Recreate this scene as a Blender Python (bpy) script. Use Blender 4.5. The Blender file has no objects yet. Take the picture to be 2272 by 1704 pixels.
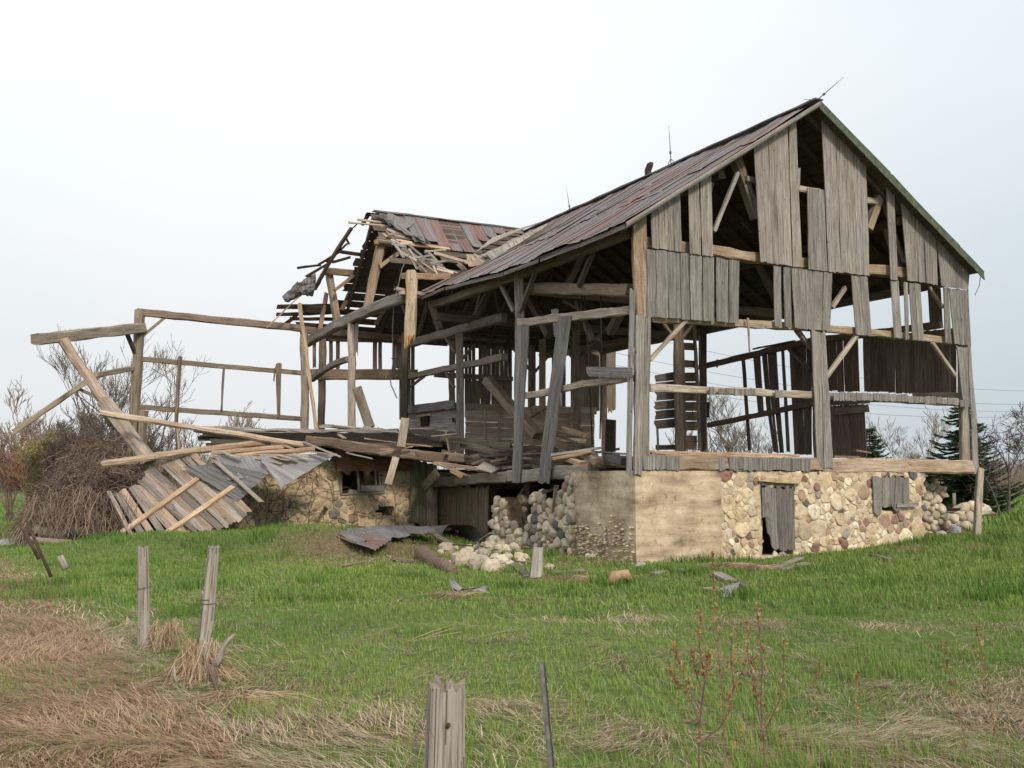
import bpy, math, random
import numpy as np
from mathutils import Vector, noise as mnoise
R_ = random.Random(7)
NP = np.random.RandomState(11)
PI = math.pi

# ------------------------------------------------------------------ camera
F_PX, HOR, CX, CY, EYE = 2280.0, 1063.0, 1136.0, 852.0, 1.87
TH = math.atan((HOR - CY) / F_PX)
scene = bpy.context.scene
col = scene.collection
cd = bpy.data.cameras.new("camera"); cam = bpy.data.objects.new("camera", cd); col.objects.link(cam)
cd.sensor_width = 36.0; cd.lens = 36.0 * F_PX / 2272.0
cd.clip_start = 0.1; cd.clip_end = 3000
cam.location = (0, 0, EYE); cam.rotation_euler = (PI / 2 + TH, 0, 0)
scene.camera = cam

# ------------------------------------------------------------------ world (thin overcast over a Nishita sky) and sun
SUN_EL, SUN_AZ = math.radians(34), math.radians(152)      # azimuth clockwise from +Y: behind the camera, right
w = bpy.data.worlds.new("World"); scene.world = w; w.use_nodes = True
nt = w.node_tree; N = nt.nodes; LK = nt.links; N.clear()
out = N.new('ShaderNodeOutputWorld'); bg = N.new('ShaderNodeBackground')
sky = N.new('ShaderNodeTexSky'); sky.sky_type = 'NISHITA'; sky.sun_disc = False
sky.sun_elevation = SUN_EL; sky.sun_rotation = SUN_AZ; sky.dust_density = 3.0; sky.air_density = 1.0
tc = N.new('ShaderNodeTexCoord')
mp = N.new('ShaderNodeMapping'); mp.inputs['Scale'].default_value = (1.0, 1.0, 2.6); mp.inputs['Location'].default_value = (.4, .2, .1)
nz = N.new('ShaderNodeTexNoise'); nz.inputs['Scale'].default_value = 1.6; nz.inputs['Detail'].default_value = 4; nz.inputs['Roughness'].default_value = .45
sep = N.new('ShaderNodeSeparateXYZ')
# cloud thins towards +X (right of the view): more blue shows
mr = N.new('ShaderNodeMapRange'); mr.inputs['From Min'].default_value = -0.1; mr.inputs['From Max'].default_value = 0.52
mr.interpolation_type = 'SMOOTHSTEP'
ad = N.new('ShaderNodeMath'); ad.operation = 'MULTIPLY_ADD'; ad.inputs[1].default_value = .9; ad.inputs[2].default_value = -.45
ad2 = N.new('ShaderNodeMath'); ad2.operation = 'ADD'
cr = N.new('ShaderNodeValToRGB')
cr.color_ramp.elements[0].position = 0.0; cr.color_ramp.elements[0].color = (0.985, 0.985, 0.985, 1)
cr.color_ramp.elements[1].position = 1.0; cr.color_ramp.elements[1].color = (0.70, 0.765, 0.80, 1)
# low cloud near the horizon a little greyer-blue
mz = N.new('ShaderNodeMapRange'); mz.inputs['From Min'].default_value = -0.02; mz.inputs['From Max'].default_value = 0.40
mz.inputs['To Min'].default_value = 0.70; mz.inputs['To Max'].default_value = 1.0
sc = N.new('ShaderNodeVectorMath'); sc.operation = 'SCALE'
mz2 = N.new('ShaderNodeMath'); mz2.operation = 'MULTIPLY'; mz2.inputs[1].default_value = 10.9
lowc = N.new('ShaderNodeMixRGB'); lowc.blend_type = 'MULTIPLY'; lowc.inputs[2].default_value = (.95, .98, 1.0, 1); lowc.inputs[0].default_value = 1
mix = N.new('ShaderNodeMixRGB'); mix.inputs[0].default_value = 0.97
LK.new(tc.outputs['Generated'], mp.inputs[0]); LK.new(mp.outputs[0], nz.inputs['Vector'])
LK.new(tc.outputs['Generated'], sep.inputs[0]); LK.new(sep.outputs['X'], mr.inputs['Value'])
LK.new(nz.outputs['Fac'], ad.inputs[0]); LK.new(mr.outputs[0], ad2.inputs[0]); LK.new(ad.outputs[0], ad2.inputs[1])
LK.new(ad2.outputs[0], cr.inputs[0]); LK.new(sep.outputs['Z'], mz.inputs['Value']); LK.new(mz.outputs[0], mz2.inputs[0])
LK.new(cr.outputs[0], lowc.inputs[1]); LK.new(lowc.outputs[0], sc.inputs[0]); LK.new(mz2.outputs[0], sc.inputs['Scale'])
LK.new(sky.outputs[0], mix.inputs[1]); LK.new(sc.outputs[0], mix.inputs[2])
LK.new(mix.outputs[0], bg.inputs[0]); bg.inputs[1].default_value = 0.1
LK.new(bg.outputs[0], out.inputs[0])
sl = bpy.data.lights.new("sun", 'SUN'); sl.energy = 2.5; sl.angle = math.radians(9); sl.color = (1.0, .90, .76)
so = bpy.data.objects.new("sun", sl); col.objects.link(so)
so.rotation_euler = (PI / 2 - SUN_EL, 0, PI - SUN_AZ)
so.location = (10, -20, 30)
scene.view_settings.view_transform = 'Standard'; scene.view_settings.look = 'None'
scene.view_settings.exposure = 0.1; scene.view_settings.gamma = 1.0
scene.render.engine = 'CYCLES'
scene.render.resolution_x = 1024; scene.render.resolution_y = 768
scene.cycles.max_bounces = 5; scene.cycles.diffuse_bounces = 3; scene.cycles.glossy_bounces = 2
scene.cycles.transparent_max_bounces = 4

# ------------------------------------------------------------------ frames: barn axes (t across the gable, s along the ridge)
AL = math.radians(27.7)
LV = Vector((-math.sin(AL), math.cos(AL), 0)); RV = Vector((math.cos(AL), math.sin(AL), 0)); ZV = Vector((0, 0, 1))
C0 = Vector((2.756, 23.0, 0))
def W(t, s, z): return C0 + RV * t + LV * s + ZV * z
EYEV = Vector((0, 0, EYE))
def ray(X, Y):
    x = (X - CX) / F_PX; z = (CY - Y) / F_PX
    return Vector((x, math.cos(TH) - z * math.sin(TH), math.sin(TH) + z * math.cos(TH)))
def hp(p, P0, n):
    d = ray(*p); k = (P0 - EYEV).dot(n) / d.dot(n); return EYEV + d * k
def S(p, s): return hp(p, W(0, s, 0), LV)
def T(p, t): return hp(p, W(t, 0, 0), RV)
def DY(p, y): return hp(p, Vector((0, y, 0)), Vector((0, 1, 0)))
def Zp(p, z): return hp(p, Vector((0, 0, z)), ZV)
def ts(P): q = P - C0; return q.dot(RV), q.dot(LV), P.z
def zoomer(x0, y0, k): return lambda x, y: (x0 + x / k, y0 + y / k)
z1 = zoomer(0, 640, 2.7645); z2 = zoomer(560, 440, 3.95); z3 = zoomer(860, 440, 3.6867); z4 = zoomer(1360, 160, 2.5136)
z5 = zoomer(640, 780, 3.318); z6 = zoomer(1280, 640, 2.3042); z7 = zoomer(1200, 960, 2.1269)
z8 = zoomer(0, 1150, 2.765); z9 = zoomer(800, 1200, 1.5027); zf = zoomer(0, 0, .97359)

def sstep(x, a, b):
    x = min(1, max(0, (x - a) / (b - a))); return x * x * (3 - 2 * x)
def gz(x, y):
    z = 0.42 * sstep(x, 6, 12) * sstep(y, 20, 29) * (1 - sstep(y, 60, 110))
    z += 0.42 * math.exp(-((x + 8.2) / 3.6) ** 4) * math.exp(-((y - 28.2) / 2.6) ** 4)
    z += 0.27 * math.exp(-((x + 4.2) / 2.9) ** 4) * math.exp(-((y - 30.2) / 2.3) ** 2)
    z += 0.22 * math.exp(-((x + 4.3) / 1.7) ** 4) * math.exp(-((y - 27.6) / 1.5) ** 4)
    z += 0.05 * mnoise.noise(Vector((x * .45, y * .45, 0))) + .03 * mnoise.noise(Vector((x * 1.3, y * 1.3, 5)))
    return z
def G(p, dz=0.0):
    q = Zp(p, dz)
    for _ in range(6): q = Zp(p, min(1.6, gz(q.x, q.y) + dz))
    return q

# ------------------------------------------------------------------ mesh builder
class MB:
    def __init__(s): s.V = []; s.F = []; s.U = []; s.C = []; s.sm = []
    def face(s, ids, uvs, c, sm=False):
        s.F.append(ids); s.U.extend(uvs); s.C.append(c); s.sm.append(sm)
    def beam(s, p0, p1, w, h=None, up=ZV, c=(1, 1, 1), rough=.012, ch=.12, seg=None, sag=0.0, taper=1.0, bend=None):
        h = h or w; p0 = Vector(p0); p1 = Vector(p1); d = p1 - p0; ln = d.length
        if ln < 1e-4: return
        x = d / ln
        y = up.cross(x)
        if y.length < .05: y = Vector((1, 0, 0)).cross(x)
        y.normalize(); z = x.cross(y)
        n = seg or max(2, min(14, int(ln / .35) + 1)); base = len(s.V); u0 = R_.uniform(0, 50); v0 = R_.uniform(0, 50)
        kf = R_.uniform(.86, 1.12); c = (c[0]*kf, c[1]*kf*R_.uniform(.99, 1.01), c[2]*kf*R_.uniform(.97, 1.02))
        k = ch * min(w, h)
        prof = [(-w/2+k, -h/2), (w/2-k, -h/2), (w/2, -h/2+k), (w/2, h/2-k), (w/2-k, h/2), (-w/2+k, h/2), (-w/2, h/2-k), (-w/2, -h/2+k)]
        per = [0]
        for i in range(8):
            a, b = prof[i], prof[(i+1) % 8]; per.append(per[-1] + math.hypot(a[0]-b[0], a[1]-b[1]))
        so = R_.uniform(0, 99)
        for i in range(n + 1):
            f = i / n; ctr = p0 + d * f + ZV * (-sag * 4 * f * (1 - f))
            if bend is not None: ctr = ctr + bend * (4 * f * (1 - f))
            tp = 1 + (taper - 1) * f
            wob = Vector((mnoise.noise(Vector((f*ln*.9, so, 0))), mnoise.noise(Vector((f*ln*.9, so, 7))), 0)) * rough * 1.6
            for (a, b) in prof:
                ra = R_.uniform(-1, 1) * rough; rb = R_.uniform(-1, 1) * rough
                ex = R_.uniform(-1, 1) * rough * 2.5 if i in (0, n) else 0
                s.V.append(ctr + y * (a * tp + ra + wob.x) + z * (b * tp + rb + wob.y) + x * ex)
        for i in range(n):
            for j in range(8):
                a = base + i*8 + j; b = base + i*8 + (j+1) % 8
                ua = u0 + ln*i/n; ub = u0 + ln*(i+1)/n
                s.face((a, b, b+8, a+8), [(ua, v0+per[j]), (ua, v0+per[j+1]), (ub, v0+per[j+1]), (ub, v0+per[j])], c)
        for e, st in ((0, base), (1, base + n*8)):
            ids = [st + j for j in range(8)]
            if not e: ids.reverse()
            s.face(tuple(ids), [(u0+.1*prof[j % 8][0], v0+prof[j % 8][1]) for j in range(8)], tuple(q*.8 for q in c))
    def board(s, a0, a1, b0, b1, nrm, th=.025, c=(1, 1, 1), seg=5, warp=.008, split=.5):
        """a0-a1: one end's edge (left,right); b0-b1: the other end's edge. nrm: side the thickness is added to."""
        a0, a1, b0, b1 = map(Vector, (a0, a1, b0, b1)); nrm = nrm.normalized()
        u0 = R_.uniform(0, 50); v0 = R_.uniform(0, 50)
        kf = R_.uniform(.80, 1.17); c = (c[0]*kf, c[1]*kf*R_.uniform(.99, 1.01), c[2]*kf*R_.uniform(.96, 1.03))
        wd = ((a1-a0).length + (b1-b0).length) / 2; ln = ((b0-a0).length + (b1-a1).length) / 2
        base = len(s.V); so = R_.uniform(0, 99); cup = R_.uniform(-1, 1) * warp; m = 3
        ej = [R_.uniform(-.5, 1) * split * .04 for _ in range(m + 1)]; ej2 = [R_.uniform(-.5, 1) * split * .04 for _ in range(m + 1)]
        for i in range(seg + 1):
            f = i / seg; p = a0.lerp(b0, f); q = a1.lerp(b1, f); ax = (b0 - a0).normalized()
            off = nrm * (mnoise.noise(Vector((f*ln*.8, so, 3))) * warp * 1.5)
            ed = mnoise.noise(Vector((f*ln*2.5, so, 9))) * .008
            for j in range(m + 1):
                g = j / m; r = p.lerp(q, g) + off + nrm * (cup * (1 - (2*g-1)**2))
                r = r + (q - p).normalized() * (ed if j in (0, m) else 0) if (q-p).length > 1e-6 else r
                if i == 0: r = r + ax * ej[j]
                if i == seg: r = r - ax * ej2[j]
                s.V.append(r); s.V.append(r + nrm * th)
        def id_(i, j, k): return base + (i*(m+1) + j)*2 + k
        fl = (a1-a0).cross(b0-a0).dot(nrm) > 0
        def q4(ids, uv):
            if fl: s.face(tuple(ids), uv, c)
            else: s.face(tuple(reversed(ids)), list(reversed(uv)), c)
        for i in range(seg):
            ua, ub = u0+ln*i/seg, u0+ln*(i+1)/seg
            for j in range(m):
                va, vb = v0+wd*j/m, v0+wd*(j+1)/m; uv = [(ua, va), (ua, vb), (ub, vb), (ub, va)]
                q4([id_(i, j, 1), id_(i, j+1, 1), id_(i+1, j+1, 1), id_(i+1, j, 1)], uv)
                q4([id_(i+1, j, 0), id_(i+1, j+1, 0), id_(i, j+1, 0), id_(i, j, 0)], [(a, b+.7) for a, b in (uv[3], uv[2], uv[1], uv[0])])
            q4([id_(i, 0, 0), id_(i, 0, 1), id_(i+1, 0, 1), id_(i+1, 0, 0)], [(ua, v0), (ua, v0+.02), (ub, v0+.02), (ub, v0)])
            q4([id_(i, m, 1), id_(i, m, 0), id_(i+1, m, 0), id_(i+1, m, 1)], [(ua, v0), (ua, v0+.02), (ub, v0+.02), (ub, v0)])
        for j in range(m):
            q4([id_(0, j, 0), id_(0, j+1, 0), id_(0, j+1, 1), id_(0, j, 1)], [(u0, v0)]*4)
            q4([id_(seg, j+1, 0), id_(seg, j, 0), id_(seg, j, 1), id_(seg, j+1, 1)], [(u0, v0)]*4)
    def prism(s, pts, nrm, th, c=(1, 1, 1), uo=0):
        pts = [Vector(p) for p in pts]; nrm = nrm.normalized(); n = len(pts)
        nn = Vector((0, 0, 0))
        for i in range(n): nn += (pts[i]-pts[0]).cross(pts[(i+1) % n]-pts[0])
        if nn.dot(nrm) < 0: pts.reverse()
        ax = (pts[1]-pts[0]).normalized(); ay = nrm.cross(ax); b = len(s.V); u0 = R_.uniform(0, 9)
        for p in pts: s.V.append(p)
        for p in pts: s.V.append(p + nrm*th)
        uv = [(u0+(p-pts[0]).dot(ax), u0+(p-pts[0]).dot(ay)) for p in pts]
        s.face(tuple(b+n+i for i in range(n)), uv, c); s.face(tuple(b+n-1-i for i in range(n)), uv[::-1], c)
        for i in range(n):
            j = (i+1) % n; s.face((b+i, b+j, b+n+j, b+n+i), [uv[i], uv[j], (uv[j][0], uv[j][1]+th), (uv[i][0], uv[i][1]+th)], c)
    def tube(s, pts, rads, n=4, c=(1, 1, 1), cap=False):
        base = len(s.V); u0 = R_.uniform(0, 20); m = len(pts); L_ = 0
        for i, p in enumerate(pts):
            p = Vector(p); a = Vector(pts[max(0, i-1)]); b = Vector(pts[min(m-1, i+1)]); x = (b-a)
            if x.length < 1e-6: x = ZV.copy()
            x.normalize(); y = x.cross(Vector((.3, .9, .1))).normalized(); z = x.cross(y)
            for j in range(n):
                an = 2*PI*j/n; s.V.append(p + (y*math.cos(an) + z*math.sin(an)) * rads[i])
        for i in range(m-1):
            l = (Vector(pts[i+1])-Vector(pts[i])).length
            for j in range(n):
                a = base+i*n+j; b = base+i*n+(j+1) % n
                s.face((a, b, b+n, a+n), [(u0+L_, j/n*.2), (u0+L_, (j+1)/n*.2), (u0+L_+l, (j+1)/n*.2), (u0+L_+l, j/n*.2)], c, n > 4)
            L_ += l
        if cap:
            s.face(tuple(base+(m-1)*n+j for j in range(n)), [(0, 0)]*n, c)
            s.face(tuple(base+j for j in reversed(range(n))), [(0, 0)]*n, c)
    def grid(s, fn, nu, nv, c=(1, 1, 1), uvf=None, sm=True, keep=None, th=None, cf=None):
        """fn(i/nu, j/nv) -> point"""
        base = len(s.V); P = [[Vector(fn(i/nu, j/nv)) for j in range(nv+1)] for i in range(nu+1)]
        for r in P: s.V.extend(r)
        uvf = uvf or (lambda a, b: (a, b))
        def id_(i, j): return base+i*(nv+1)+j
        for i in range(nu):
            for j in range(nv):
                if keep and not keep((i+.5)/nu, (j+.5)/nv): continue
                s.face((id_(i, j), id_(i+1, j), id_(i+1, j+1), id_(i, j+1)), [uvf(i/nu, j/nv), uvf((i+1)/nu, j/nv), uvf((i+1)/nu, (j+1)/nv), uvf(i/nu, (j+1)/nv)],
                       cf((i+.5)/nu, (j+.5)/nv) if cf else c, sm)
    def build(s, name, mat, parent=None, origin=None):
        me = bpy.data.meshes.new(name); V = s.V
        o = origin
        if parent is not None: o = parent.location
        elif o is None and V:
            o = Vector((sum(v.x for v in V)/len(V), sum(v.y for v in V)/len(V), min(v.z for v in V)))
        o = o or Vector((0, 0, 0))
        me.from_pydata([tuple(v - o) for v in V], [], s.F)
        uvl = me.uv_layers.new(name="UVMap"); uvl.data.foreach_set("uv", np.array(s.U, dtype=np.float32).ravel())
        ca = me.color_attributes.new("tint", 'FLOAT_COLOR', 'CORNER')
        cnt = np.array([len(f) for f in s.F]); cc = np.array([(c[0], c[1], c[2], 1) for c in s.C], dtype=np.float32)
        ca.data.foreach_set("color", np.repeat(cc, cnt, axis=0).ravel())
        me.polygons.foreach_set("use_smooth", s.sm)
        me.materials.append(mat); me.update()
        ob = bpy.data.objects.new(name, me); col.objects.link(ob)
        if parent is not None: ob.parent = parent
        else: ob.location = o
        return ob

def tag(o, label=None, cat=None, group=None, kind=None):
    if label: o['label'] = label
    if cat: o['category'] = cat
    if group: o['group'] = group
    if kind: o['kind'] = kind
    return o
def empty(name, loc, label=None, cat=None, group=None):
    o = bpy.data.objects.new(name, None); col.objects.link(o); o.location = loc; o.empty_display_size = .3
    return tag(o, label, cat, group)
def sub(name, mb, mat, part, label=None):
    """a sub-part: child of a part (the part's own origin equals its thing's)"""
    me = mb.build(name, mat)
    ob = me; root = part.parent
    off = Vector(ob.location) - Vector(root.location)
    for v in ob.data.vertices: v.co += off
    ob.location = (0, 0, 0); ob.parent = part
    if label: ob['label'] = label
    return ob

# ------------------------------------------------------------------ materials
def newmat(name):
    m = bpy.data.materials.new(name); m.use_nodes = True; t = m.node_tree; t.nodes.clear()
    o = t.nodes.new('ShaderNodeOutputMaterial'); b = t.nodes.new('ShaderNodeBsdfPrincipled'); t.links.new(b.outputs[0], o.inputs[0])
    b.inputs['Roughness'].default_value = .9
    b.inputs['Specular IOR Level'].default_value = .25
    return m, t, b
def nd(t, k, **kw):
    n = t.nodes.new('ShaderNode' + k)
    for a, v in kw.items():
        if a in n.inputs: n.inputs[a].default_value = v
        else: setattr(n, a, v)
    return n
def ramp(t, stops):
    r = t.nodes.new('ShaderNodeValToRGB'); e = r.color_ramp.elements
    while len(e) < len(stops): e.new(.5)
    for q, (p, c) in zip(e, stops): q.position = p; q.color = (*c, 1) if len(c) == 3 else c
    return r
def mult_tint(t, src):
    a = nd(t, 'VertexColor'); a.layer_name = 'tint'
    m = nd(t, 'MixRGB'); m.blend_type = 'MULTIPLY'; m.inputs[0].default_value = 1
    t.links.new(src, m.inputs[1]); t.links.new(a.outputs[0], m.inputs[2]); return m.outputs[0]
def wood(name, dark, mid, light, stain=(.5, .42, .33), stain_amt=.35, rust=None):
    m, t, b = newmat(name); lk = t.links.new
    uv = nd(t, 'UVMap'); mp = nd(t, 'Mapping'); mp.inputs['Scale'].default_value = (1.1, 34, 1); lk(uv.outputs[0], mp.inputs[0])
    n1 = nd(t, 'TexNoise', Scale=1.0, Detail=6, Roughness=.62, Distortion=.6); lk(mp.outputs[0], n1.inputs['Vector'])
    r1 = ramp(t, [(.28, dark), (.47, mid), (.72, light)]); lk(n1.outputs['Fac'], r1.inputs[0])
    n2 = nd(t, 'TexNoise', Scale=1.3, Detail=4, Roughness=.6)
    mp2 = nd(t, 'Mapping'); mp2.inputs['Scale'].default_value = (.7, 2.2, 1); lk(uv.outputs[0], mp2.inputs[0]); lk(mp2.outputs[0], n2.inputs['Vector'])
    r2 = ramp(t, [(.42, (0, 0, 0)), (.68, (1, 1, 1))]); lk(n2.outputs['Fac'], r2.inputs[0])
    ms = nd(t, 'Math', operation='MULTIPLY'); ms.inputs[1].default_value = stain_amt; lk(r2.outputs[0], ms.inputs[0])
    mx = nd(t, 'MixRGB'); mx.blend_type = 'MULTIPLY'; mx.inputs[2].default_value = (*stain, 1); lk(ms.outputs[0], mx.inputs[0]); lk(r1.outputs[0], mx.inputs[1])
    # knots and nail holes: sparse dark spots
    vo = nd(t, 'TexVoronoi', Scale=3.1); mp3 = nd(t, 'Mapping'); mp3.inputs['Scale'].default_value = (.9, 1.7, 1); lk(uv.outputs[0], mp3.inputs[0]); lk(mp3.outputs[0], vo.inputs['Vector'])
    r3 = ramp(t, [(.0, (.16, .13, .11)), (.075, (.3, .27, .24)), (.10, (1, 1, 1))]); lk(vo.outputs['Distance'], r3.inputs[0])
    mk = nd(t, 'MixRGB'); mk.blend_type = 'MULTIPLY'; mk.inputs[0].default_value = .75; lk(mx.outputs[0], mk.inputs[1]); lk(r3.outputs[0], mk.inputs[2])
    # long drying cracks
    mp4 = nd(t, 'Mapping'); mp4.inputs['Scale'].default_value = (.5, 13, 1); lk(uv.outputs[0], mp4.inputs[0])
    n4 = nd(t, 'TexNoise', Scale=1.7, Detail=3, Roughness=.5); lk(mp4.outputs[0], n4.inputs['Vector'])
    r4 = ramp(t, [(.475, (1, 1, 1)), (.497, (.35, .32, .3)), (.519, (1, 1, 1))]); lk(n4.outputs['Fac'], r4.inputs[0])
    m4 = nd(t, 'MixRGB'); m4.blend_type = 'MULTIPLY'; m4.inputs[0].default_value = .6; lk(mk.outputs[0], m4.inputs[1]); lk(r4.outputs[0], m4.inputs[2])
    lk(mult_tint(t, m4.outputs[0]), b.inputs['Base Color'])
    bp = nd(t, 'Bump', Strength=.55, Distance=.012); sm_ = nd(t, 'Math', operation='MULTIPLY'); lk(n1.outputs['Fac'], sm_.inputs[0]); lk(r4.outputs[0], sm_.inputs[1])
    lk(sm_.outputs[0], bp.inputs['Height']); lk(bp.outputs[0], b.inputs['Normal'])
    return m
M = {}
def wormy(m):
    t = m.node_tree; lk = t.links.new; b = [n for n in t.nodes if n.type == 'BSDF_PRINCIPLED'][0]; src = b.inputs['Base Color'].links[0].from_socket
    uv = nd(t, 'UVMap'); mp = nd(t, 'Mapping'); mp.inputs['Scale'].default_value = (9, 26, 1); lk(uv.outputs[0], mp.inputs[0])
    n = nd(t, 'TexNoise', Scale=1.6, Detail=5, Roughness=.7); lk(mp.outputs[0], n.inputs['Vector']); r = ramp(t, [(.34, (.30, .24, .2)), (.43, (1, 1, 1)), (.62, (1, 1, 1)), (.74, (.6, .5, .42))]); lk(n.outputs['Fac'], r.inputs[0])
    m_ = nd(t, 'MixRGB'); m_.blend_type = 'MULTIPLY'; m_.inputs[0].default_value = .9; lk(src, m_.inputs[1]); lk(r.outputs[0], m_.inputs[2]); lk(m_.outputs[0], b.inputs['Base Color']); return m
M['siding'] = wood('weathered_siding', (.095, .088, .084), (.25, .23, .219), (.45, .418, .40))
M['timber'] = wood('hewn_timber', (.14, .12, .105), (.34, .30, .268), (.53, .48, .435), (.45, .34, .27), .55)
M['fresh'] = wood('broken_wood', (.19, .14, .105), (.46, .38, .305), (.64, .57, .48), (.52, .37, .26), .6)
wormy(M['fresh'])
M['rotten'] = wormy(wood('wormy_sill_timber', (.17, .12, .09), (.44, .36, .285), (.62, .54, .45), (.5, .36, .26), .6))
M['brown'] = wood('sheltered_boards', (.075, .06, .05), (.19, .155, .128), (.32, .27, .23), (.5, .42, .36), .4)
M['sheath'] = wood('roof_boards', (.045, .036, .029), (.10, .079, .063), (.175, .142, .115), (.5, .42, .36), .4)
M['tan'] = wood('granary_boards', (.21, .155, .12), (.41, .325, .26), (.54, .45, .375), (.5, .4, .3), .4)
M['post'] = wood('fence_post_wood', (.15, .12, .10), (.36, .32, .28), (.50, .46, .41), (.5, .5, .4), .4)

def metal_mat():
    m, t, b = newmat('galvanised_sheet'); lk = t.links.new
    uv = nd(t, 'UVMap')
    mp = nd(t, 'Mapping'); mp.inputs['Scale'].default_value = (.55, 1.7, 1); lk(uv.outputs[0], mp.inputs[0])
    n1 = nd(t, 'TexNoise', Scale=1.2, Detail=7, Roughness=.62); lk(mp.outputs[0], n1.inputs['Vector'])
    a = nd(t, 'VertexColor'); a.layer_name = 'tint'; sx = nd(t, 'SeparateColor'); lk(a.outputs[0], sx.inputs[0])
    # tint.r = brightness, tint.g = rust amount of this sheet
    mr_ = nd(t, 'Math', operation='ADD'); lk(n1.outputs['Fac'], mr_.inputs[0]); lk(sx.outputs[1], mr_.inputs[1])
    r1 = ramp(t, [(.56, (0, 0, 0)), (.76, (1, 1, 1))]); lk(mr_.outputs[0], r1.inputs[0])
    mp2 = nd(t, 'Mapping'); mp2.inputs['Scale'].default_value = (.9, 22, 1); lk(uv.outputs[0], mp2.inputs[0])
    n2 = nd(t, 'TexNoise', Scale=1.0, Detail=4, Roughness=.6); lk(mp2.outputs[0], n2.inputs['Vector'])
    rg = ramp(t, [(.3, (.12, .115, .117)), (.55, (.21, .20, .203)), (.75, (.32, .305, .308))]); lk(n2.outputs['Fac'], rg.inputs[0])
    rr = ramp(t, [(.3, (.12, .065, .055)), (.6, (.225, .125, .105)), (.8, (.31, .20, .175))]); lk(n2.outputs['Fac'], rr.inputs[0])
    mx = nd(t, 'MixRGB'); lk(r1.outputs[0], mx.inputs[0]); lk(rg.outputs[0], mx.inputs[1]); lk(rr.outputs[0], mx.inputs[2])
    ml = nd(t, 'VectorMath', operation='SCALE'); lk(mx.outputs[0], ml.inputs[0]); lk(sx.outputs[0], ml.inputs['Scale'])
    lk(ml.outputs[0], b.inputs['Base Color'])
    mm = nd(t, 'MapRange'); mm.inputs['To Min'].default_value = .25; mm.inputs['To Max'].default_value = 0.0; lk(r1.outputs[0], mm.inputs['Value']); lk(mm.outputs[0], b.inputs['Metallic'])
    b.inputs['Roughness'].default_value = .6
    bp = nd(t, 'Bump', Strength=.3, Distance=.02); lk(n1.outputs['Fac'], bp.inputs['Height']); lk(bp.outputs[0], b.inputs['Normal'])
    return m
M['metal'] = metal_mat()
def obj_mat(name, stops, scale=3, detail=6, rough=.9, bump=.4, bdist=.02, tint=True, extra=None, uvs=False, mscale=(1, 1, 1)):
    m, t, b = newmat(name); lk = t.links.new
    tc_ = nd(t, 'TexCoord'); mp = nd(t, 'Mapping'); mp.inputs['Scale'].default_value = mscale
    lk(tc_.outputs['Object'], mp.inputs[0])
    n = nd(t, 'TexNoise', Scale=scale, Detail=detail, Roughness=.6); lk(mp.outputs[0], n.inputs['Vector'])
    r = ramp(t, stops); lk(n.outputs['Fac'], r.inputs[0]); c = r.outputs[0]
    if tint: c = mult_tint(t, c)
    lk(c, b.inputs['Base Color']); b.inputs['Roughness'].default_value = rough
    n3 = nd(t, 'TexNoise', Scale=scale*5, Detail=5, Roughness=.65); lk(mp.outputs[0], n3.inputs['Vector'])
    bp = nd(t, 'Bump', Strength=bump, Distance=bdist); lk(n3.outputs['Fac'], bp.inputs['Height']); lk(bp.outputs[0], b.inputs['Normal'])
    return m
M['stone'] = obj_mat('fieldstone', [(.3, (.5, .46, .42)), (.44, (.95, .94, .92)), (.55, (1.05, 1.05, 1.05)), (.72, (1.3, 1.28, 1.25))], 8, 9, bump=.9, bdist=.035)
M['mortar'] = obj_mat('lime_mortar', [(.3, (.36, .265, .17)), (.5, (.57, .455, .315)), (.7, (.68, .57, .43))], 5, 8, bump=.8, bdist=.04)
M['bark'] = obj_mat('bark', [(.3, (.6, .6, .6)), (.7, (1.2, 1.2, 1.2))], 9, 4)
M['leaf'] = obj_mat('small_leaves', [(.3, (.7, .7, .7)), (.7, (1.25, 1.25, 1.25))], 2, 3, bump=0)
M['iron'] = obj_mat('rusty_iron', [(.35, (.05, .04, .035)), (.65, (.12, .07, .05))], 12, 4, tint=False)
M['wire'] = obj_mat('wire', [(.35, (.10, .10, .10)), (.65, (.2, .19, .18))], 12, 2, tint=False)
M['moss'] = obj_mat('green_painted_trim', [(.3, (.05, .065, .045)), (.6, (.11, .13, .09))], 8, 4, tint=False)

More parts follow.
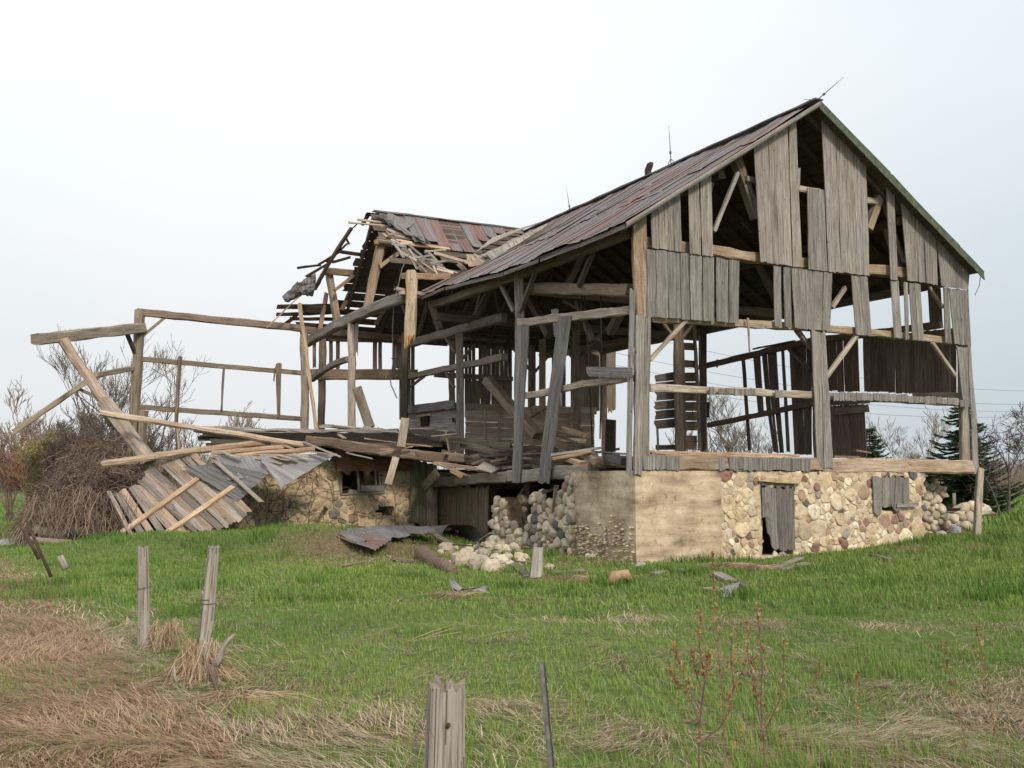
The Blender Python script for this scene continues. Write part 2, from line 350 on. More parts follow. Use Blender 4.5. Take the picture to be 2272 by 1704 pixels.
def concrete():
    m, t, b = newmat('board_formed_concrete'); lk = t.links.new
    tc_ = nd(t, 'TexCoord'); n = nd(t, 'TexNoise', Scale=1.4, Detail=7, Roughness=.6); lk(tc_.outputs['Object'], n.inputs['Vector'])
    mp = nd(t, 'Mapping'); mp.inputs['Scale'].default_value = (1.1, 1.1, 4.5); lk(tc_.outputs['Object'], mp.inputs[0])
    n2 = nd(t, 'TexNoise', Scale=1.0, Detail=5, Roughness=.6); lk(mp.outputs[0], n2.inputs['Vector'])
    av = nd(t, 'Math', operation='ADD'); lk(n.outputs['Fac'], av.inputs[0]); lk(n2.outputs['Fac'], av.inputs[1])
    r = ramp(t, [(.36, (.24, .17, .12)), (.44, (.42, .32, .225)), (.52, (.54, .415, .29)), (.60, (.66, .54, .40))])
    hf = nd(t, 'Math', operation='MULTIPLY'); hf.inputs[1].default_value = .5; lk(av.outputs[0], hf.inputs[0]); lk(hf.outputs[0], r.inputs[0])
    sx = nd(t, 'SeparateXYZ'); lk(tc_.outputs['Object'], sx.inputs[0]); zz = nd(t, 'Math', operation='MULTIPLY_ADD'); zz.inputs[1].default_value = 1/.235; zz.inputs[2].default_value = 2.3; lk(sx.outputs['Z'], zz.inputs[0])
    zw = nd(t, 'Math', operation='MULTIPLY_ADD'); zw.inputs[1].default_value = .16; lk(n.outputs['Fac'], zw.inputs[0]); lk(zz.outputs[0], zw.inputs[2]); fr_ = nd(t, 'Math', operation='FRACT'); lk(zw.outputs[0], fr_.inputs[0])
    rl = ramp(t, [(.0, (.62, .58, .55)), (.035, (.8, .78, .76)), (.06, (1, 1, 1)), (.93, (1, 1, 1)), (1.0, (1.12, 1.1, 1.08))]); lk(fr_.outputs[0], rl.inputs[0])
    n6 = nd(t, 'TexNoise', Scale=2.3, Detail=4, Roughness=.6); lk(tc_.outputs['Object'], n6.inputs['Vector']); r6 = ramp(t, [(.42, (0, 0, 0)), (.6, (1, 1, 1))]); lk(n6.outputs['Fac'], r6.inputs[0])
    ml = nd(t, 'MixRGB'); ml.blend_type = 'MULTIPLY'; lk(r6.outputs[0], ml.inputs[0]); lk(r.outputs[0], ml.inputs[1]); lk(rl.outputs[0], ml.inputs[2])
    n7 = nd(t, 'TexNoise', Scale=9, Detail=7, Roughness=.75); lk(tc_.outputs['Object'], n7.inputs['Vector']); r7 = ramp(t, [(.33, (.42, .36, .31)), (.45, (1, 1, 1)), (.6, (1, 1, 1)), (.68, (1.3, 1.26, 1.2))]); lk(n7.outputs['Fac'], r7.inputs[0])
    m7 = nd(t, 'MixRGB'); m7.blend_type = 'MULTIPLY'; m7.inputs[0].default_value = .8; lk(ml.outputs[0], m7.inputs[1]); lk(r7.outputs[0], m7.inputs[2])
    lk(mult_tint(t, m7.outputs[0]), b.inputs['Base Color'])
    n3 = nd(t, 'TexNoise', Scale=22, Detail=6, Roughness=.7); lk(tc_.outputs['Object'], n3.inputs['Vector'])
    ad_ = nd(t, 'Math', operation='ADD'); lk(n3.outputs['Fac'], ad_.inputs[0]); lk(n2.outputs['Fac'], ad_.inputs[1])
    bp = nd(t, 'Bump', Strength=.5, Distance=.03); lk(ad_.outputs[0], bp.inputs['Height']); lk(bp.outputs[0], b.inputs['Normal'])
    return m
M['concrete'] = concrete()
def attr_mat(name, translucent=.0):
    m, t, b = newmat(name); lk = t.links.new
    a = nd(t, 'VertexColor'); a.layer_name = 'tint'; lk(a.outputs[0], b.inputs['Base Color'])
    if translucent:
        tr = nd(t, 'BsdfTranslucent'); lk(a.outputs[0], tr.inputs[0]); mx = nd(t, 'MixShader'); mx.inputs[0].default_value = translucent
        o = [n for n in t.nodes if n.type == 'OUTPUT_MATERIAL'][0]
        lk(b.outputs[0], mx.inputs[1]); lk(tr.outputs[0], mx.inputs[2]); lk(mx.outputs[0], o.inputs[0])
    return m
M['blade'] = attr_mat('grass_blades', .3); M['straw'] = attr_mat('dead_grass', .12)
# ------------------------------------------------------------------ GROUND
def ground():
    m, t, b = newmat('meadow_soil'); lk = t.links.new
    tc_ = nd(t, 'TexCoord')
    n1 = nd(t, 'TexNoise', Scale=.35, Detail=8, Roughness=.65); lk(tc_.outputs['Object'], n1.inputs['Vector'])
    n2 = nd(t, 'TexNoise', Scale=9.0, Detail=6, Roughness=.7); lk(tc_.outputs['Object'], n2.inputs['Vector'])
    r1 = ramp(t, [(.38, (.10, .15, .04)), (.55, (.13, .175, .05)), (.70, (.19, .17, .085))]); lk(n1.outputs['Fac'], r1.inputs[0])
    r2 = ramp(t, [(.3, (.55, .55, .5)), (.7, (1.25, 1.25, 1.2))]); lk(n2.outputs['Fac'], r2.inputs[0])
    mx = nd(t, 'MixRGB'); mx.blend_type = 'MULTIPLY'; mx.inputs[0].default_value = 1; lk(r1.outputs[0], mx.inputs[1]); lk(r2.outputs[0], mx.inputs[2])
    # tint = dryness of the place (bare soil and dead grass)
    a = nd(t, 'VertexColor'); a.layer_name = 'tint'; sx = nd(t, 'SeparateColor'); lk(a.outputs[0], sx.inputs[0])
    r3 = ramp(t, [(.3, (.13, .085, .05)), (.7, (.27, .185, .115))]); lk(n2.outputs['Fac'], r3.inputs[0])
    m2 = nd(t, 'MixRGB'); lk(sx.outputs[0], m2.inputs[0]); lk(mx.outputs[0], m2.inputs[1]); lk(r3.outputs[0], m2.inputs[2])
    lk(m2.outputs[0], b.inputs['Base Color'])
    bp = nd(t, 'Bump', Strength=.8, Distance=.06); lk(n2.outputs['Fac'], bp.inputs['Height']); lk(bp.outputs[0], b.inputs['Normal'])
    mb = MB()
    ys = [-14] + list(np.arange(-6, 50, .45)) + list(np.arange(50, 120, 5)) + [150, 220, 400, 800]
    xs = [-700, -300, -140, -80, -50] + list(np.arange(-36, 36.1, .6)) + [50, 80, 140, 300, 700]
    for y in ys:
        for x in xs: mb.V.append(Vector((x, y, gz(x, y))))
    nx = len(xs)
    for i in range(len(ys)-1):
        for j in range(nx-1):
            a_ = i*nx+j; x = (xs[j]+xs[j+1])/2; y = (ys[i]+ys[i+1])/2; d = dryness(x, y)
            mb.face((a_, a_+1, a_+nx+1, a_+nx), [(0, 0)]*4, (d, d, d), True)
    o = mb.build('ground', m, origin=Vector((0, 0, 0))); tag(o, kind='structure')
def dryness(x, y):
    n = mnoise.noise(Vector((x*.33, y*.33, 3))) * .6 + mnoise.noise(Vector((x*1.1, y*1.1, 8))) * .45
    d = sstep(-x - 4.3 - (y - 11.4) * .58, -1.0, .5) * (1 - sstep(y, 22, 27)) * .95       # worn strip on the left
    d = max(d, sstep(11.2 - y - max(0, x + 1.2) * .9, -.9, 1.0) * (.08 + .72*sstep(n, -.06 if x < -1.5 else .05, .28)) * (1 - .78*sstep(x, -1.2, 1.0)))             # dead grass in front
    d = max(d, .6 * sstep(n, .12, .34)) if y < 17 else max(d, .42 * sstep(n, .15, .42))
    d += n * .5 * (1 if d > .2 else .3)
    # bare soil around the fallen sheets, under the barn
    q = Vector((x, y, 0)) - C0; t_, s_ = q.dot(RV), q.dot(LV)
    if 0 < t_ < 11.2 and .3 < s_ < 19: d = 1
    d = max(d, .95 * math.exp(-((x + 3.6) / 2.4) ** 4) * math.exp(-((y - 25.6) / 2.6) ** 4) * (1 if n > -.28 else .35))
    d = max(d, .9 * math.exp(-((t_ - 3.5) / 1.4) ** 4) * math.exp(-((s_ + 1.0) / .35) ** 4) * (1 if n > -.1 else .2))
    return min(1, max(0, d))

# ------------------------------------------------------------------ STONEWORK
def clip_poly(poly, m, n):
    """keep the part of poly where (p-m).n <= 0"""
    o = []; k = len(poly)
    for i in range(k):
        a, b = poly[i], poly[(i+1) % k]; da = (a[0]-m[0])*n[0]+(a[1]-m[1])*n[1]; db = (b[0]-m[0])*n[0]+(b[1]-m[1])*n[1]
        if da <= 0: o.append(a)
        if (da < 0 < db) or (db < 0 < da):
            f = da/(da-db); o.append((a[0]+(b[0]-a[0])*f, a[1]+(b[1]-a[1])*f))
    return o
def inpoly(p, poly):
    c = False; n = len(poly)
    for i in range(n):
        a, b = poly[i], poly[i-1]
        if (a[1] > p[1]) != (b[1] > p[1]) and p[0] < (b[0]-a[0])*(p[1]-a[1])/(b[1]-a[1])+a[0]: c = not c
    return c
STONE_COLS = [((.72, .59, .42), 30), ((.78, .69, .53), 24), ((.64, .50, .34), 18), ((.50, .40, .29), 11), ((.30, .185, .15), 9), ((.43, .29, .215), 8), ((.15, .145, .15), 3), ((.34, .30, .26), 3)]
GREY_COLS = [((.60, .51, .39), 28), ((.70, .60, .46), 26), ((.46, .39, .31), 18), ((.34, .30, .26), 8), ((.13, .13, .135), 6), ((.42, .30, .23), 8), ((.36, .23, .18), 4)]
TAN_COLS = [((.50, .42, .30), 30), ((.44, .36, .25), 20), ((.38, .30, .21), 14), ((.33, .24, .18), 8), ((.26, .24, .21), 5)]
def pick(cols):
    r = R_.uniform(0, sum(c[1] for c in cols))
    for c, w_ in cols:
        r -= w_
        if r <= 0: kf = R_.uniform(.86, 1.12); return (c[0]*kf, c[1]*kf, c[2]*kf*R_.uniform(.94, 1.04))
    return cols[0][0]
def stones(mb, org, ax, az, nrm, poly, holes, cols, rmin, rmax, gap, relief, rnd=.0, seed=1, prob=1.0, bounds=None):
    rr = random.Random(seed); pts = []
    xs = [p[0] for p in poly]; ys = [p[1] for p in poly]; x0, x1, y0, y1 = min(xs), max(xs), min(ys), max(ys)
    tries = int((x1-x0)*(y1-y0)/(rmin*rmin)*22)
    for k in range(tries):
        r = rmin + (rmax-rmin) * rr.random()**(1.0 if k < tries*.3 else 2.6); p = (rr.uniform(x0-.1, x1+.1), rr.uniform(y0-.1, y1+.1))
        if all((p[0]-q[0])**2 + ((p[1]-q[1])*1.12)**2 > (r+q[2])**2*.98 for q in pts): pts.append((p[0], p[1], r))
    for p in pts:
        if not inpoly(p, poly) or any(inpoly(p, h) for h in holes): continue
        if rr.random() > prob: continue
        cell = [(p[0]-.6, p[1]-.6), (p[0]+.6, p[1]-.6), (p[0]+.6, p[1]+.6), (p[0]-.6, p[1]+.6)]
        for q in sorted(pts, key=lambda q: (p[0]-q[0])**2+(p[1]-q[1])**2)[1:18]:
            dx, dy = q[0]-p[0], q[1]-p[1]; d = math.hypot(dx, dy); f = (d*d + p[2]**2 - q[2]**2)/(2*d*d); f = min(.8, max(.2, f))
            f -= gap/2/d
            cell = clip_poly(cell, (p[0]+dx*f, p[1]+dy*f), (dx, dy))
            if len(cell) < 3: break
        if len(cell) < 3: continue
        if bounds:
            for (m_, n_) in bounds: cell = clip_poly(cell, m_, n_) if len(cell) > 2 else cell
            if len(cell) < 3: continue
        for al in ((.90, .10), (.80, .20)) if rnd < .5 else ((.76, .24), (.75, .25)):
            k = len(cell); p_, q_ = al; cell = [c for i in range(k) for c in ((cell[i][0]*p_+cell[(i+1) % k][0]*q_, cell[i][1]*p_+cell[(i+1) % k][1]*q_), (cell[i][0]*q_+cell[(i+1) % k][0]*p_, cell[i][1]*q_+cell[(i+1) % k][1]*p_))]
        cell = [c for i, c in enumerate(cell) if math.hypot(c[0]-cell[i-1][0], c[1]-cell[i-1][1]) > .008]
        if len(cell) < 4: continue
        cx_ = sum(c[0] for c in cell)/len(cell); cy_ = sum(c[1] for c in cell)/len(cell); so = rr.uniform(0, 99)
        sz = sum(math.hypot(c[0]-cx_, c[1]-cy_) for c in cell)/len(cell); H_ = relief * min(1.6, .55+sz*4) * rr.uniform(.6, 1.3)
        c = pick(cols); base = len(mb.V); k = len(cell)
        rings = [(1.02, -.3), (1.0, .3), (.94, .78), (.78, 1.0), (.4, 1.03)] if rnd < .5 else [(1.0, -.12), (1.0, .2), (.93, .72), (.72, 1.0), (.36, 1.06)]
        tx, ty = rr.uniform(-.25, .25), rr.uniform(-.25, .25)
        for (f, h) in rings:
            for i, cc in enumerate(cell):
                a = math.atan2(cc[1]-cy_, cc[0]-cx_); wob = 1+(.12 if rnd < .5 else .07)*mnoise.noise(Vector((math.cos(a)*1.6, math.sin(a)*1.6, so+f)))
                X_ = cx_+(cc[0]-cx_)*f*wob; Y_ = cy_+(cc[1]-cy_)*f*wob
                hh = H_*h*(1+.25*mnoise.noise(Vector((X_*9, Y_*9, so)))) + ((X_-cx_)*tx+(Y_-cy_)*ty)*(h > 0)
                mb.V.append(org + ax*X_ + az*Y_ + nrm*hh)
        mb.V.append(org + ax*cx_ + az*cy_ + nrm*H_*1.05)
        fl = ax.cross(az).dot(nrm) > 0
        for r in range(len(rings)-1):
            for i in range(k):
                j = (i+1) % k; ids = (base+r*k+i, base+r*k+j, base+(r+1)*k+j, base+(r+1)*k+i)
                mb.face(ids if fl else ids[::-1], [(0, 0)]*4, c, True)
        for i in range(k):
            ids = (base+4*k+i, base+4*k+(i+1) % k, base+5*k); mb.face(ids if fl else ids[::-1], [(0, 0)]*3, c, True)
def slab(mb, org, ax, az, nrm, poly, holes, thick, c=(1, 1, 1), cell=.14, rough=.015):
    """rough mortar body in cells inside poly, minus holes"""
    xs = [p[0] for p in poly]; ys = [p[1] for p in poly]; x0, x1, y0, y1 = min(xs), max(xs), min(ys), max(ys)
    nx = max(1, int((x1-x0)/cell)); ny = max(1, int((y1-y0)/cell)); dx = (x1-x0)/nx; dy = (y1-y0)/ny
    on = lambda i, j: 0 <= i < nx and 0 <= j < ny and inpoly((x0+(i+.5)*dx, y0+(j+.5)*dy), poly) and not any(inpoly((x0+(i+.5)*dx, y0+(j+.5)*dy), h) for h in holes)
    idx = {}
    def vid(i, j, k):
        if (i, j, k) not in idx:
            X_, Y_ = x0+i*dx, y0+j*dy; e = rough*mnoise.noise(Vector((X_*5, Y_*5, k*9.)))*1.5
            idx[(i, j, k)] = len(mb.V); mb.V.append(org+ax*(X_+e)+az*(Y_+e*.7)+nrm*((0 if k else -thick)+e))
        return idx[(i, j, k)]
    O = {(i, j) for i in range(nx) for j in range(ny) if on(i, j)}
    fl = ax.cross(az).dot(nrm) > 0
    def f4(*a): mb.face(a if fl else a[::-1], [(0, 0)]*4, c)
    for (i, j) in O:
        f4(vid(i, j, 1), vid(i+1, j, 1), vid(i+1, j+1, 1), vid(i, j+1, 1)); f4(vid(i, j+1, 0), vid(i+1, j+1, 0), vid(i+1, j, 0), vid(i, j, 0))
        if (i-1, j) not in O: f4(vid(i, j, 0), vid(i, j, 1), vid(i, j+1, 1), vid(i, j+1, 0))
        if (i+1, j) not in O: f4(vid(i+1, j, 1), vid(i+1, j, 0), vid(i+1, j+1, 0), vid(i+1, j+1, 1))
        if (i, j-1) not in O: f4(vid(i, j, 0), vid(i+1, j, 0), vid(i+1, j, 1), vid(i, j, 1))
        if (i, j+1) not in O: f4(vid(i, j+1, 1), vid(i+1, j+1, 1), vid(i+1, j+1, 0), vid(i, j+1, 0))

# ------------------------------------------------------------------ THE BARN
barn = empty('barn', W(5.6, 9, 0), 'derelict timber-framed barn with missing siding and broken roof on a fieldstone basement', 'barn')
def part(name, mb, mat, label=None):
    o = mb.build(name, M[mat] if isinstance(mat, str) else mat, barn)
    if label: o['label'] = label
    return o
def one(name, mat, fn, label=None):
    mb = MB(); fn(mb); return part(name, mb, mat, label)
def bm1(name, mat, p0, p1, w_, h_=None, c=(1, 1, 1), label=None, **k):
    mb = MB(); mb.beam(p0, p1, w_, h_, c=c, **k); return part(name, mb, mat, label)
FL, E1, E2, E3, EV, RG, WR = 2.2, 3.9, 5.55, 7.2, 7.81, 11.32, 11.4
G0 = lambda p, h=None: h
# --- basement walls
def fullS(p, s, zz=None):
    q = S(p, s); t_, s_, z_ = ts(q); return (t_, z_)
def fullT(p, t):
    q = T(p, t); t_, s_, z_ = ts(q); return (s_, z_)
dh = [fullS(z7(*p), 0) for p in ((1036, 575), (1036, 245), (1193, 250), (1193, 575))]
wh = [fullS(z7(*p), 0) for p in ((1572, 375), (1572, 208), (1733, 208), (1733, 352))]
gp = [(2.3, -.3), (2.3, 2.05), (9.05, 2.05), (9.12, 1.8), (9.2, 1.55), (9.0, 1.35), (9.15, 1.1), (8.95, .9), (9.05, .6), (8.9, .3), (9.0, -.3)]
mb = MB(); stones(mb, W(0, -.02, 0), RV, ZV, -LV, gp, [dh, wh], STONE_COLS, .058, .25, .016, .030, seed=5, bounds=[((2.3, 0), (-1, 0)), ((0, 2.07), (0, 1))])
gw = part('stone_wall', mb, 'stone', 'cream and russet fieldstone basement wall under the gable')
mb = MB(); slab(mb, W(0, -.030, 0), RV, ZV, -LV, gp, [dh, wh], .5, rough=.022, cell=.09); sub('mortar', mb, M['mortar'], gw)
# concrete corner: two slabs
mb = MB()
def cgrid(org, ax, n_, L_, c, cb):
    nu, nv = int(L_/.12), 18; fl = ax.cross(ZV).dot(n_) > 0
    def fn(a, b):
        z = -.3 + b*2.36; X_ = a*L_; k = 0.006*math.sin(z/.21*PI*2)*0 + .012*mnoise.noise(Vector((X_*2, z*2, 1)))
        low = max(0, .95-z)*cb; k -= .06*low*(1+mnoise.noise(Vector((X_*7, z*7, 4))))
        st = .016*((int((z+.3)/.235) % 2) - .5)*(mnoise.noise(Vector((X_*.7, int((z+.3)/.235)*3.3, 4))) + .4)
        if a < .001: return org + (RV+LV)*(.012 + .05*abs(mnoise.noise(Vector((0, z*4.5, 2)))) + .02*abs(mnoise.noise(Vector((0, z*17, 2))))) + ZV*z
        return org + ax*X_ + ZV*z + n_*((k+st)*(1 if a < .98 else 0))
    mb.grid(fn if fl else (lambda a, b: fn(1-a, b)), nu, 34, c)
cgrid(W(-.06, -.06, 0), RV, -LV, 2.42, (1, 1, 1), .35)
cgrid(W(-.06, -.06, 0), LV, -RV, 2.75, (1.0, 1.01, 1.04), 1.0)
mb.prism([W(-.06, -.06, 2.06), W(2.3, -.06, 2.06), W(2.3, .4, 2.06), W(.4, .4, 2.06), W(.4, 2.69, 2.06), W(-.06, 2.69, 2.06)], ZV, .001)
mb.prism([W(2.3, -.06, -.3), W(2.3, -.06, 2.06), W(2.3, .4, 2.06), W(2.3, .4, -.3)], RV, .01)
mb.prism([W(-.06, 2.69, -.3), W(-.06, 2.69, 2.06), W(.4, 2.69, 2.06), W(.4, 2.69, -.3)], LV, .01)
part('concrete_corner', mb, 'concrete', 'tan board-marked concrete corner of the basement')
mb = MB()
for k in range(260):   # rough aggregate stones along its foot
    s_ = R_.uniform(.0, 2.7); z_ = R_.uniform(.0, 1.05)*(.6+.4*mnoise.noise(Vector((s_*2, 3, 3)))+.2); P = W(-.062, s_, z_); r = R_.uniform(.015, .055)
    mb.tube([P - LV*r, P - LV*r*.4 - RV*.03, P + LV*r*.5 - RV*.03, P + LV*r], [.005, r*.6, r*.55, .005], 6, pick(STONE_COLS[:4]))
part('pebble_facing', mb, 'stone')
# broken wall along the long side
bp_ = [fullT(p, -.05) for p in (z7(-0, 620), z5(1475, 1430), z5(1500, 1340), z5(1510, 1130), z5(1540, 1060), z5(1600, 1070), z5(1625, 1160), z5(1625, 1270), z5(1700, 1300), z5(1780, 1280), z5(1775, 1210), z5(1810, 1150), z5(1815, 1070), z5(1890, 1060), z5(1900, 1120), z5(1960, 1100), z5(1995, 1010), z5(2040, 920), z5(2140, 920))] + [(2.66, -.3), (7.2, -.3)]
bp_ = [q for q in bp_[1:]]
mb = MB(); stones(mb, W(-.02, 0, 0), LV, ZV, -RV, bp_, [], GREY_COLS, .085, .20, .004, .10, 1, seed=9)
stones(mb, W(.42, 0, 0), LV, ZV, RV, bp_, [], GREY_COLS, .09, .16, .01, .12, 1, seed=10)
bw = part('broken_stone_wall', mb, 'stone', 'half-fallen wall of round grey fieldstones')
mb = MB(); slab(mb, W(-.04, 0, 0), LV, ZV, -RV, [(a, b-.07) for a, b in bp_], [], .40, (.42, .38, .34), cell=.07, rough=.03); sub('mortar', mb, M['mortar'], bw)  # mortar core coloured dark to stand for shaded gaps between the stones
# wing basement wall with window (faces right-front)
ww = [fullS(p, 11.7) for p in (z5(385, 1050), z5(380, 885), z5(680, 868), z5(685, 1040))]
wp = [(-6.6, -.1), (-6.6, 2.25), (-5.5, 2.45), (-.55, 2.55), (-.5, -.1)]
hol = [fullS(z5(x, y), 11.7) for x, y in ((640, 1170), (700, 1120), (770, 1150), (780, 1195), (690, 1205))]
mb = MB(); stones(mb, W(0, 11.68, 0), RV, ZV, -LV, wp, [ww, hol], TAN_COLS, .08, .19, .05, .045, seed=14, bounds=[((0, 2.5), (0, 1))])
vw = part('wing_stone_wall', mb, 'stone', 'tan mortared fieldstone wall of the collapsed wing')
mb = MB(); slab(mb, W(0, 11.65, 0), RV, ZV, -LV, wp, [ww, hol], .5, (1.0, .95, .88), rough=.03, cell=.1); sub('mortar', mb, M['mortar'], vw)
mb = MB()   # rest of the wing's and the back basement walls
slab(mb, W(-6.6, 0, 0), LV, ZV, -RV, [(11.7, -.2), (11.7, 2.2), (18.7, 2.2), (18.7, -.2)], [], .45, (.8, .76, .7), cell=.3)
slab(mb, W(0, 18.7, 0), RV, ZV, LV, [(-6.6, -.2), (-6.6, 2.2), (11.4, 2.1), (11.4, -.2)], [], .45, (.7, .66, .6), cell=.3)
slab(mb, W(11.0, 0, 0), LV, ZV, RV, [(3.2, -.2), (3.2, 1.6), (3.6, 2.05), (18.7, 2.05), (18.7, -.2)], [], .45, (.7, .66, .6), cell=.3)
part('rear_basement_wall', mb, 'mortar')
# low rubble wall at right
rp = [fullS(z7(*p), .9) for p in ((1785, 490), (1785, 330), (1800, 215), (1850, 205), (1890, 260), (1915, 280), (1880, 350), (1930, 395), (2010, 345), (2075, 330), (2080, 500))]
mb = MB(); stones(mb, W(0, .9, 0), RV, ZV, -LV, rp, [], GREY_COLS, .08, .17, .01, .12, 1, seed=21)
rw = part('broken_stone_wall', mb, 'stone', 'crumbling end of the wall below the right corner')
mb = MB(); slab(mb, W(0, .98, 0), RV, ZV, -LV, [(a, b-.07) for a, b in rp], [], .5, (.5, .47, .43), cell=.1); sub('mortar', mb, M['mortar'], rw)

# --- floor deck
mb = MB()
for k in range(44):
    s0 = .35 + k*.425
    if 3.2 < s0 < 11:
        t0 = R_.uniform(2.2, 3.2)
        if R_.random() < .85: mb.board(W(.2+R_.uniform(0, .5), s0, 1.93+R_.uniform(-.1, .12)), W(.2, s0+.40, 1.95), W(t0-.02, s0, 2.13), W(t0-.02, s0+.41, 2.13), ZV, .05, seg=3, split=4)
    else: t0 = .25
    mb.board(W(t0, s0, 2.13), W(t0, s0+.41, 2.13), W(11.1, s0, 2.13), W(11.1, s0+.41, 2.13), ZV, .05, seg=3)
part('floor_deck', mb, 'sheath')
mb = MB()
for k in range(17): mb.board(W(-6.4, 11.9+k*.4, 2.2), W(-6.4, 12.28+k*.4, 2.2), W(.1, 11.9+k*.4, 2.12), W(.1, 12.28+k*.4, 2.12), ZV, .05, seg=3)
part('floor_deck', mb, 'sheath')
for k, (a, b) in enumerate([((0.2, 3.0, 1.98), (11.1, 3.0, 1.98)), ((0, 5.8, 1.98), (11.1, 5.8, 1.98)), ((.4, 8.8, 1.7), (11.1, 8.8, 1.98)), ((0, 11.6, 1.98), (11.1, 11.6, 1.98)), ((0, 14.6, 1.98), (11.1, 14.6, 1.98))]):
    bm1('floor_beam', 'brown', W(*a), W(*b), .26)

# --- sills, rails, ties on the gable
def onS(p, d=0.0, s=0.0): return S(p, s + d)
GS = .10
bm1('sill', 'rotten', S(z6(335, 893), GS), S(z6(1240, 903), GS), .30, .33, rough=.02, seg=16, c=(.85, .80, .75))
bm1('sill', 'rotten', S(z6(1240, 903), GS), S(z6(2012, 913), GS), .30, .36, rough=.02, seg=14, c=(1.0, .93, .86))
bm1('sill', 'timber', T(z5(2240, 865), GS), T(z5(1640, 925), GS), .30, .33, rough=.025, seg=14, c=(.95, .93, .9))
bm1('sill', 'timber', T(z5(1640, 925), GS), T(z5(1060, 965), GS), .26, .30, rough=.02, seg=10, c=(.8, .76, .7))
# middle rail
bm1('rail', 'timber', S(z6(372, 508), GS), S(z6(1220, 546), GS), .15, .17, rough=.014, c=(1.2, 1.14, 1.05))
bm1('rail', 'timber', S(z6(1280, 552), GS), S(z6(1990, 588), GS), .15, .18, rough=.014, c=(.95, .94, .92))
bm1('rail', 'rotten', S(z6(375, 150), GS+.05), S(z6(1190, 200), GS+.05), .18, .19, rough=.014, c=(.95, .9, .82))
bm1('rail', 'rotten', S(z6(1190, 198), GS+.05), S(z6(1960, 272), GS+.05), .18, .19, rough=.014, c=(.92, .88, .8))
bm1('tie_beam', 'rotten', S(z4(180, 950), GS+.1), S(z4(1000, 1065), GS+.1), .24, .26, rough=.02, c=(.92, .84, .74))
bm1('tie_beam', 'rotten', S(z4(1000, 1062), GS+.1), S(z4(1950, 1160), GS+.1), .24, .27, rough=.02, c=(.92, .82, .72))
bm1('collar', 'timber', S(z4(1030, 650), .12), S(z4(1190, 672), .12), .12, .14, c=(1.1, 1, .9))
bm1('collar', 'fresh', S(z4(1405, 712), .2), S(z4(1465, 722), .2), .16, .16)
bm1('collar', 'timber', S(z4(740, 598), .2), S(z4(800, 604), .2), .14, .14)
# --- gable posts
bm1('post', 'rotten', S(z4(138, 795), .17), S(z4(162, 1365), .17), .32, .32, rough=.02, c=(.97, .89, .80), label='rotten tan upper length of the near corner post')
bm1('post', 'timber', S(z4(160, 1355), .17), S(z6(322, 960), .17), .33, .30, rough=.014, c=(.82, .8, .75))
bm1('post', 'timber', S(z6(1226, 190), .2), S(z6(1262, 900), .2), .26, .26, c=(.82, .8, .76))
bm1('post', 'timber', S(z6(1972, 285), .17), S(z6(1985, 890), .17), .24, .24, rough=.008, c=(1.05, 1.04, 1.0))
def col_board(mat, tl, tr, bl, br, d=-.02, name='corner_board', c=(1, 1, 1), pl=S, seg=8, nrm=None):
    mb = MB(); mb.board(pl(tl, d), pl(tr, d), pl(bl, d), pl(br, d), nrm or -LV, .028, c, seg=seg, split=1.5, warp=.02); return part(name, mb, mat)
col_board('siding', z6(268, 0), z6(292, 0), z6(250, 958), z6(276, 962), -.03, c=(.78, .8, .82))
col_board('siding', z6(300, 140), z6(345, 142), z6(290, 962), z6(328, 965), -.06, c=(.9, .88, .85))
col_board('siding', z6(346, 145), z6(374, 148), z6(332, 868), z6(366, 872), -.03, c=(.85, .84, .82))
col_board('siding', z6(1196, 215), z6(1240, 218), z6(1225, 880), z6(1258, 925), -.03, c=(.98, .96, .93))
col_board('siding', z6(1241, 218), z6(1267, 220), z6(1262, 925), z6(1307, 922), -.04, c=(.92, .9, .88))
col_board('siding', z6(1996, 292), z6(2010, 294), z6(2024, 955), z6(2056, 948), -.03, c=(.95, .95, .95))
col_board('siding', z6(1938, 290), z6(1995, 294), z6(1976, 603), z6(2002, 605), -.05, c=(.95, .94, .92))
col_board('sheath', z6(1215, 880), z6(1235, 880), z6(1225, 955), z6(1250, 957), .0, name='hanging_scrap')
# stubs of broken-off boards nailed along sill and middle rail
def stubs(x0, x1, yt, yb, n, d=-.07, c=(.9, .9, .9), jag=6):
    mb = MB()
    for k in range(n):
        a = x0+(x1-x0)*k/n; b = x0+(x1-x0)*(k+.94)/n; f = (k+.5)/n
        t_, b_ = yt[0]+(yt[1]-yt[0])*f, yb[0]+(yb[1]-yb[0])*f
        if len(yt) > 2: t_ += yt[2]*4*f*(1-f); b_ += yb[2]*4*f*(1-f)
        e = R_.uniform(-jag, jag)*.5; g = R_.uniform(-jag, jag)*.7
        mb.board(S(z6(a, t_+e), d), S(z6(b, t_+e+R_.uniform(-2, 2)), d), S(z6(a, b_+g), d), S(z6(b, b_+g+R_.uniform(-3, 3)), d), -LV, .025, c, seg=2)
    part('board_stubs', mb, 'siding')
stubs(335, 525, (853, 855), (928, 932), 8); stubs(725, 757, (868, 868), (935, 935), 1); stubs(775, 1192, (862, 868), (930, 933), 17)
stubs(675, 700, (503, 505), (540, 542), 1); stubs(722, 910, (508, 515), (542, 548), 7); stubs(1012, 1050, (520, 522), (562, 564), 1)
stubs(1310, 1950, (530, 566, -8), (574, 600, -8), 22); stubs(1955, 2002, (568, 570), (605, 607), 2)
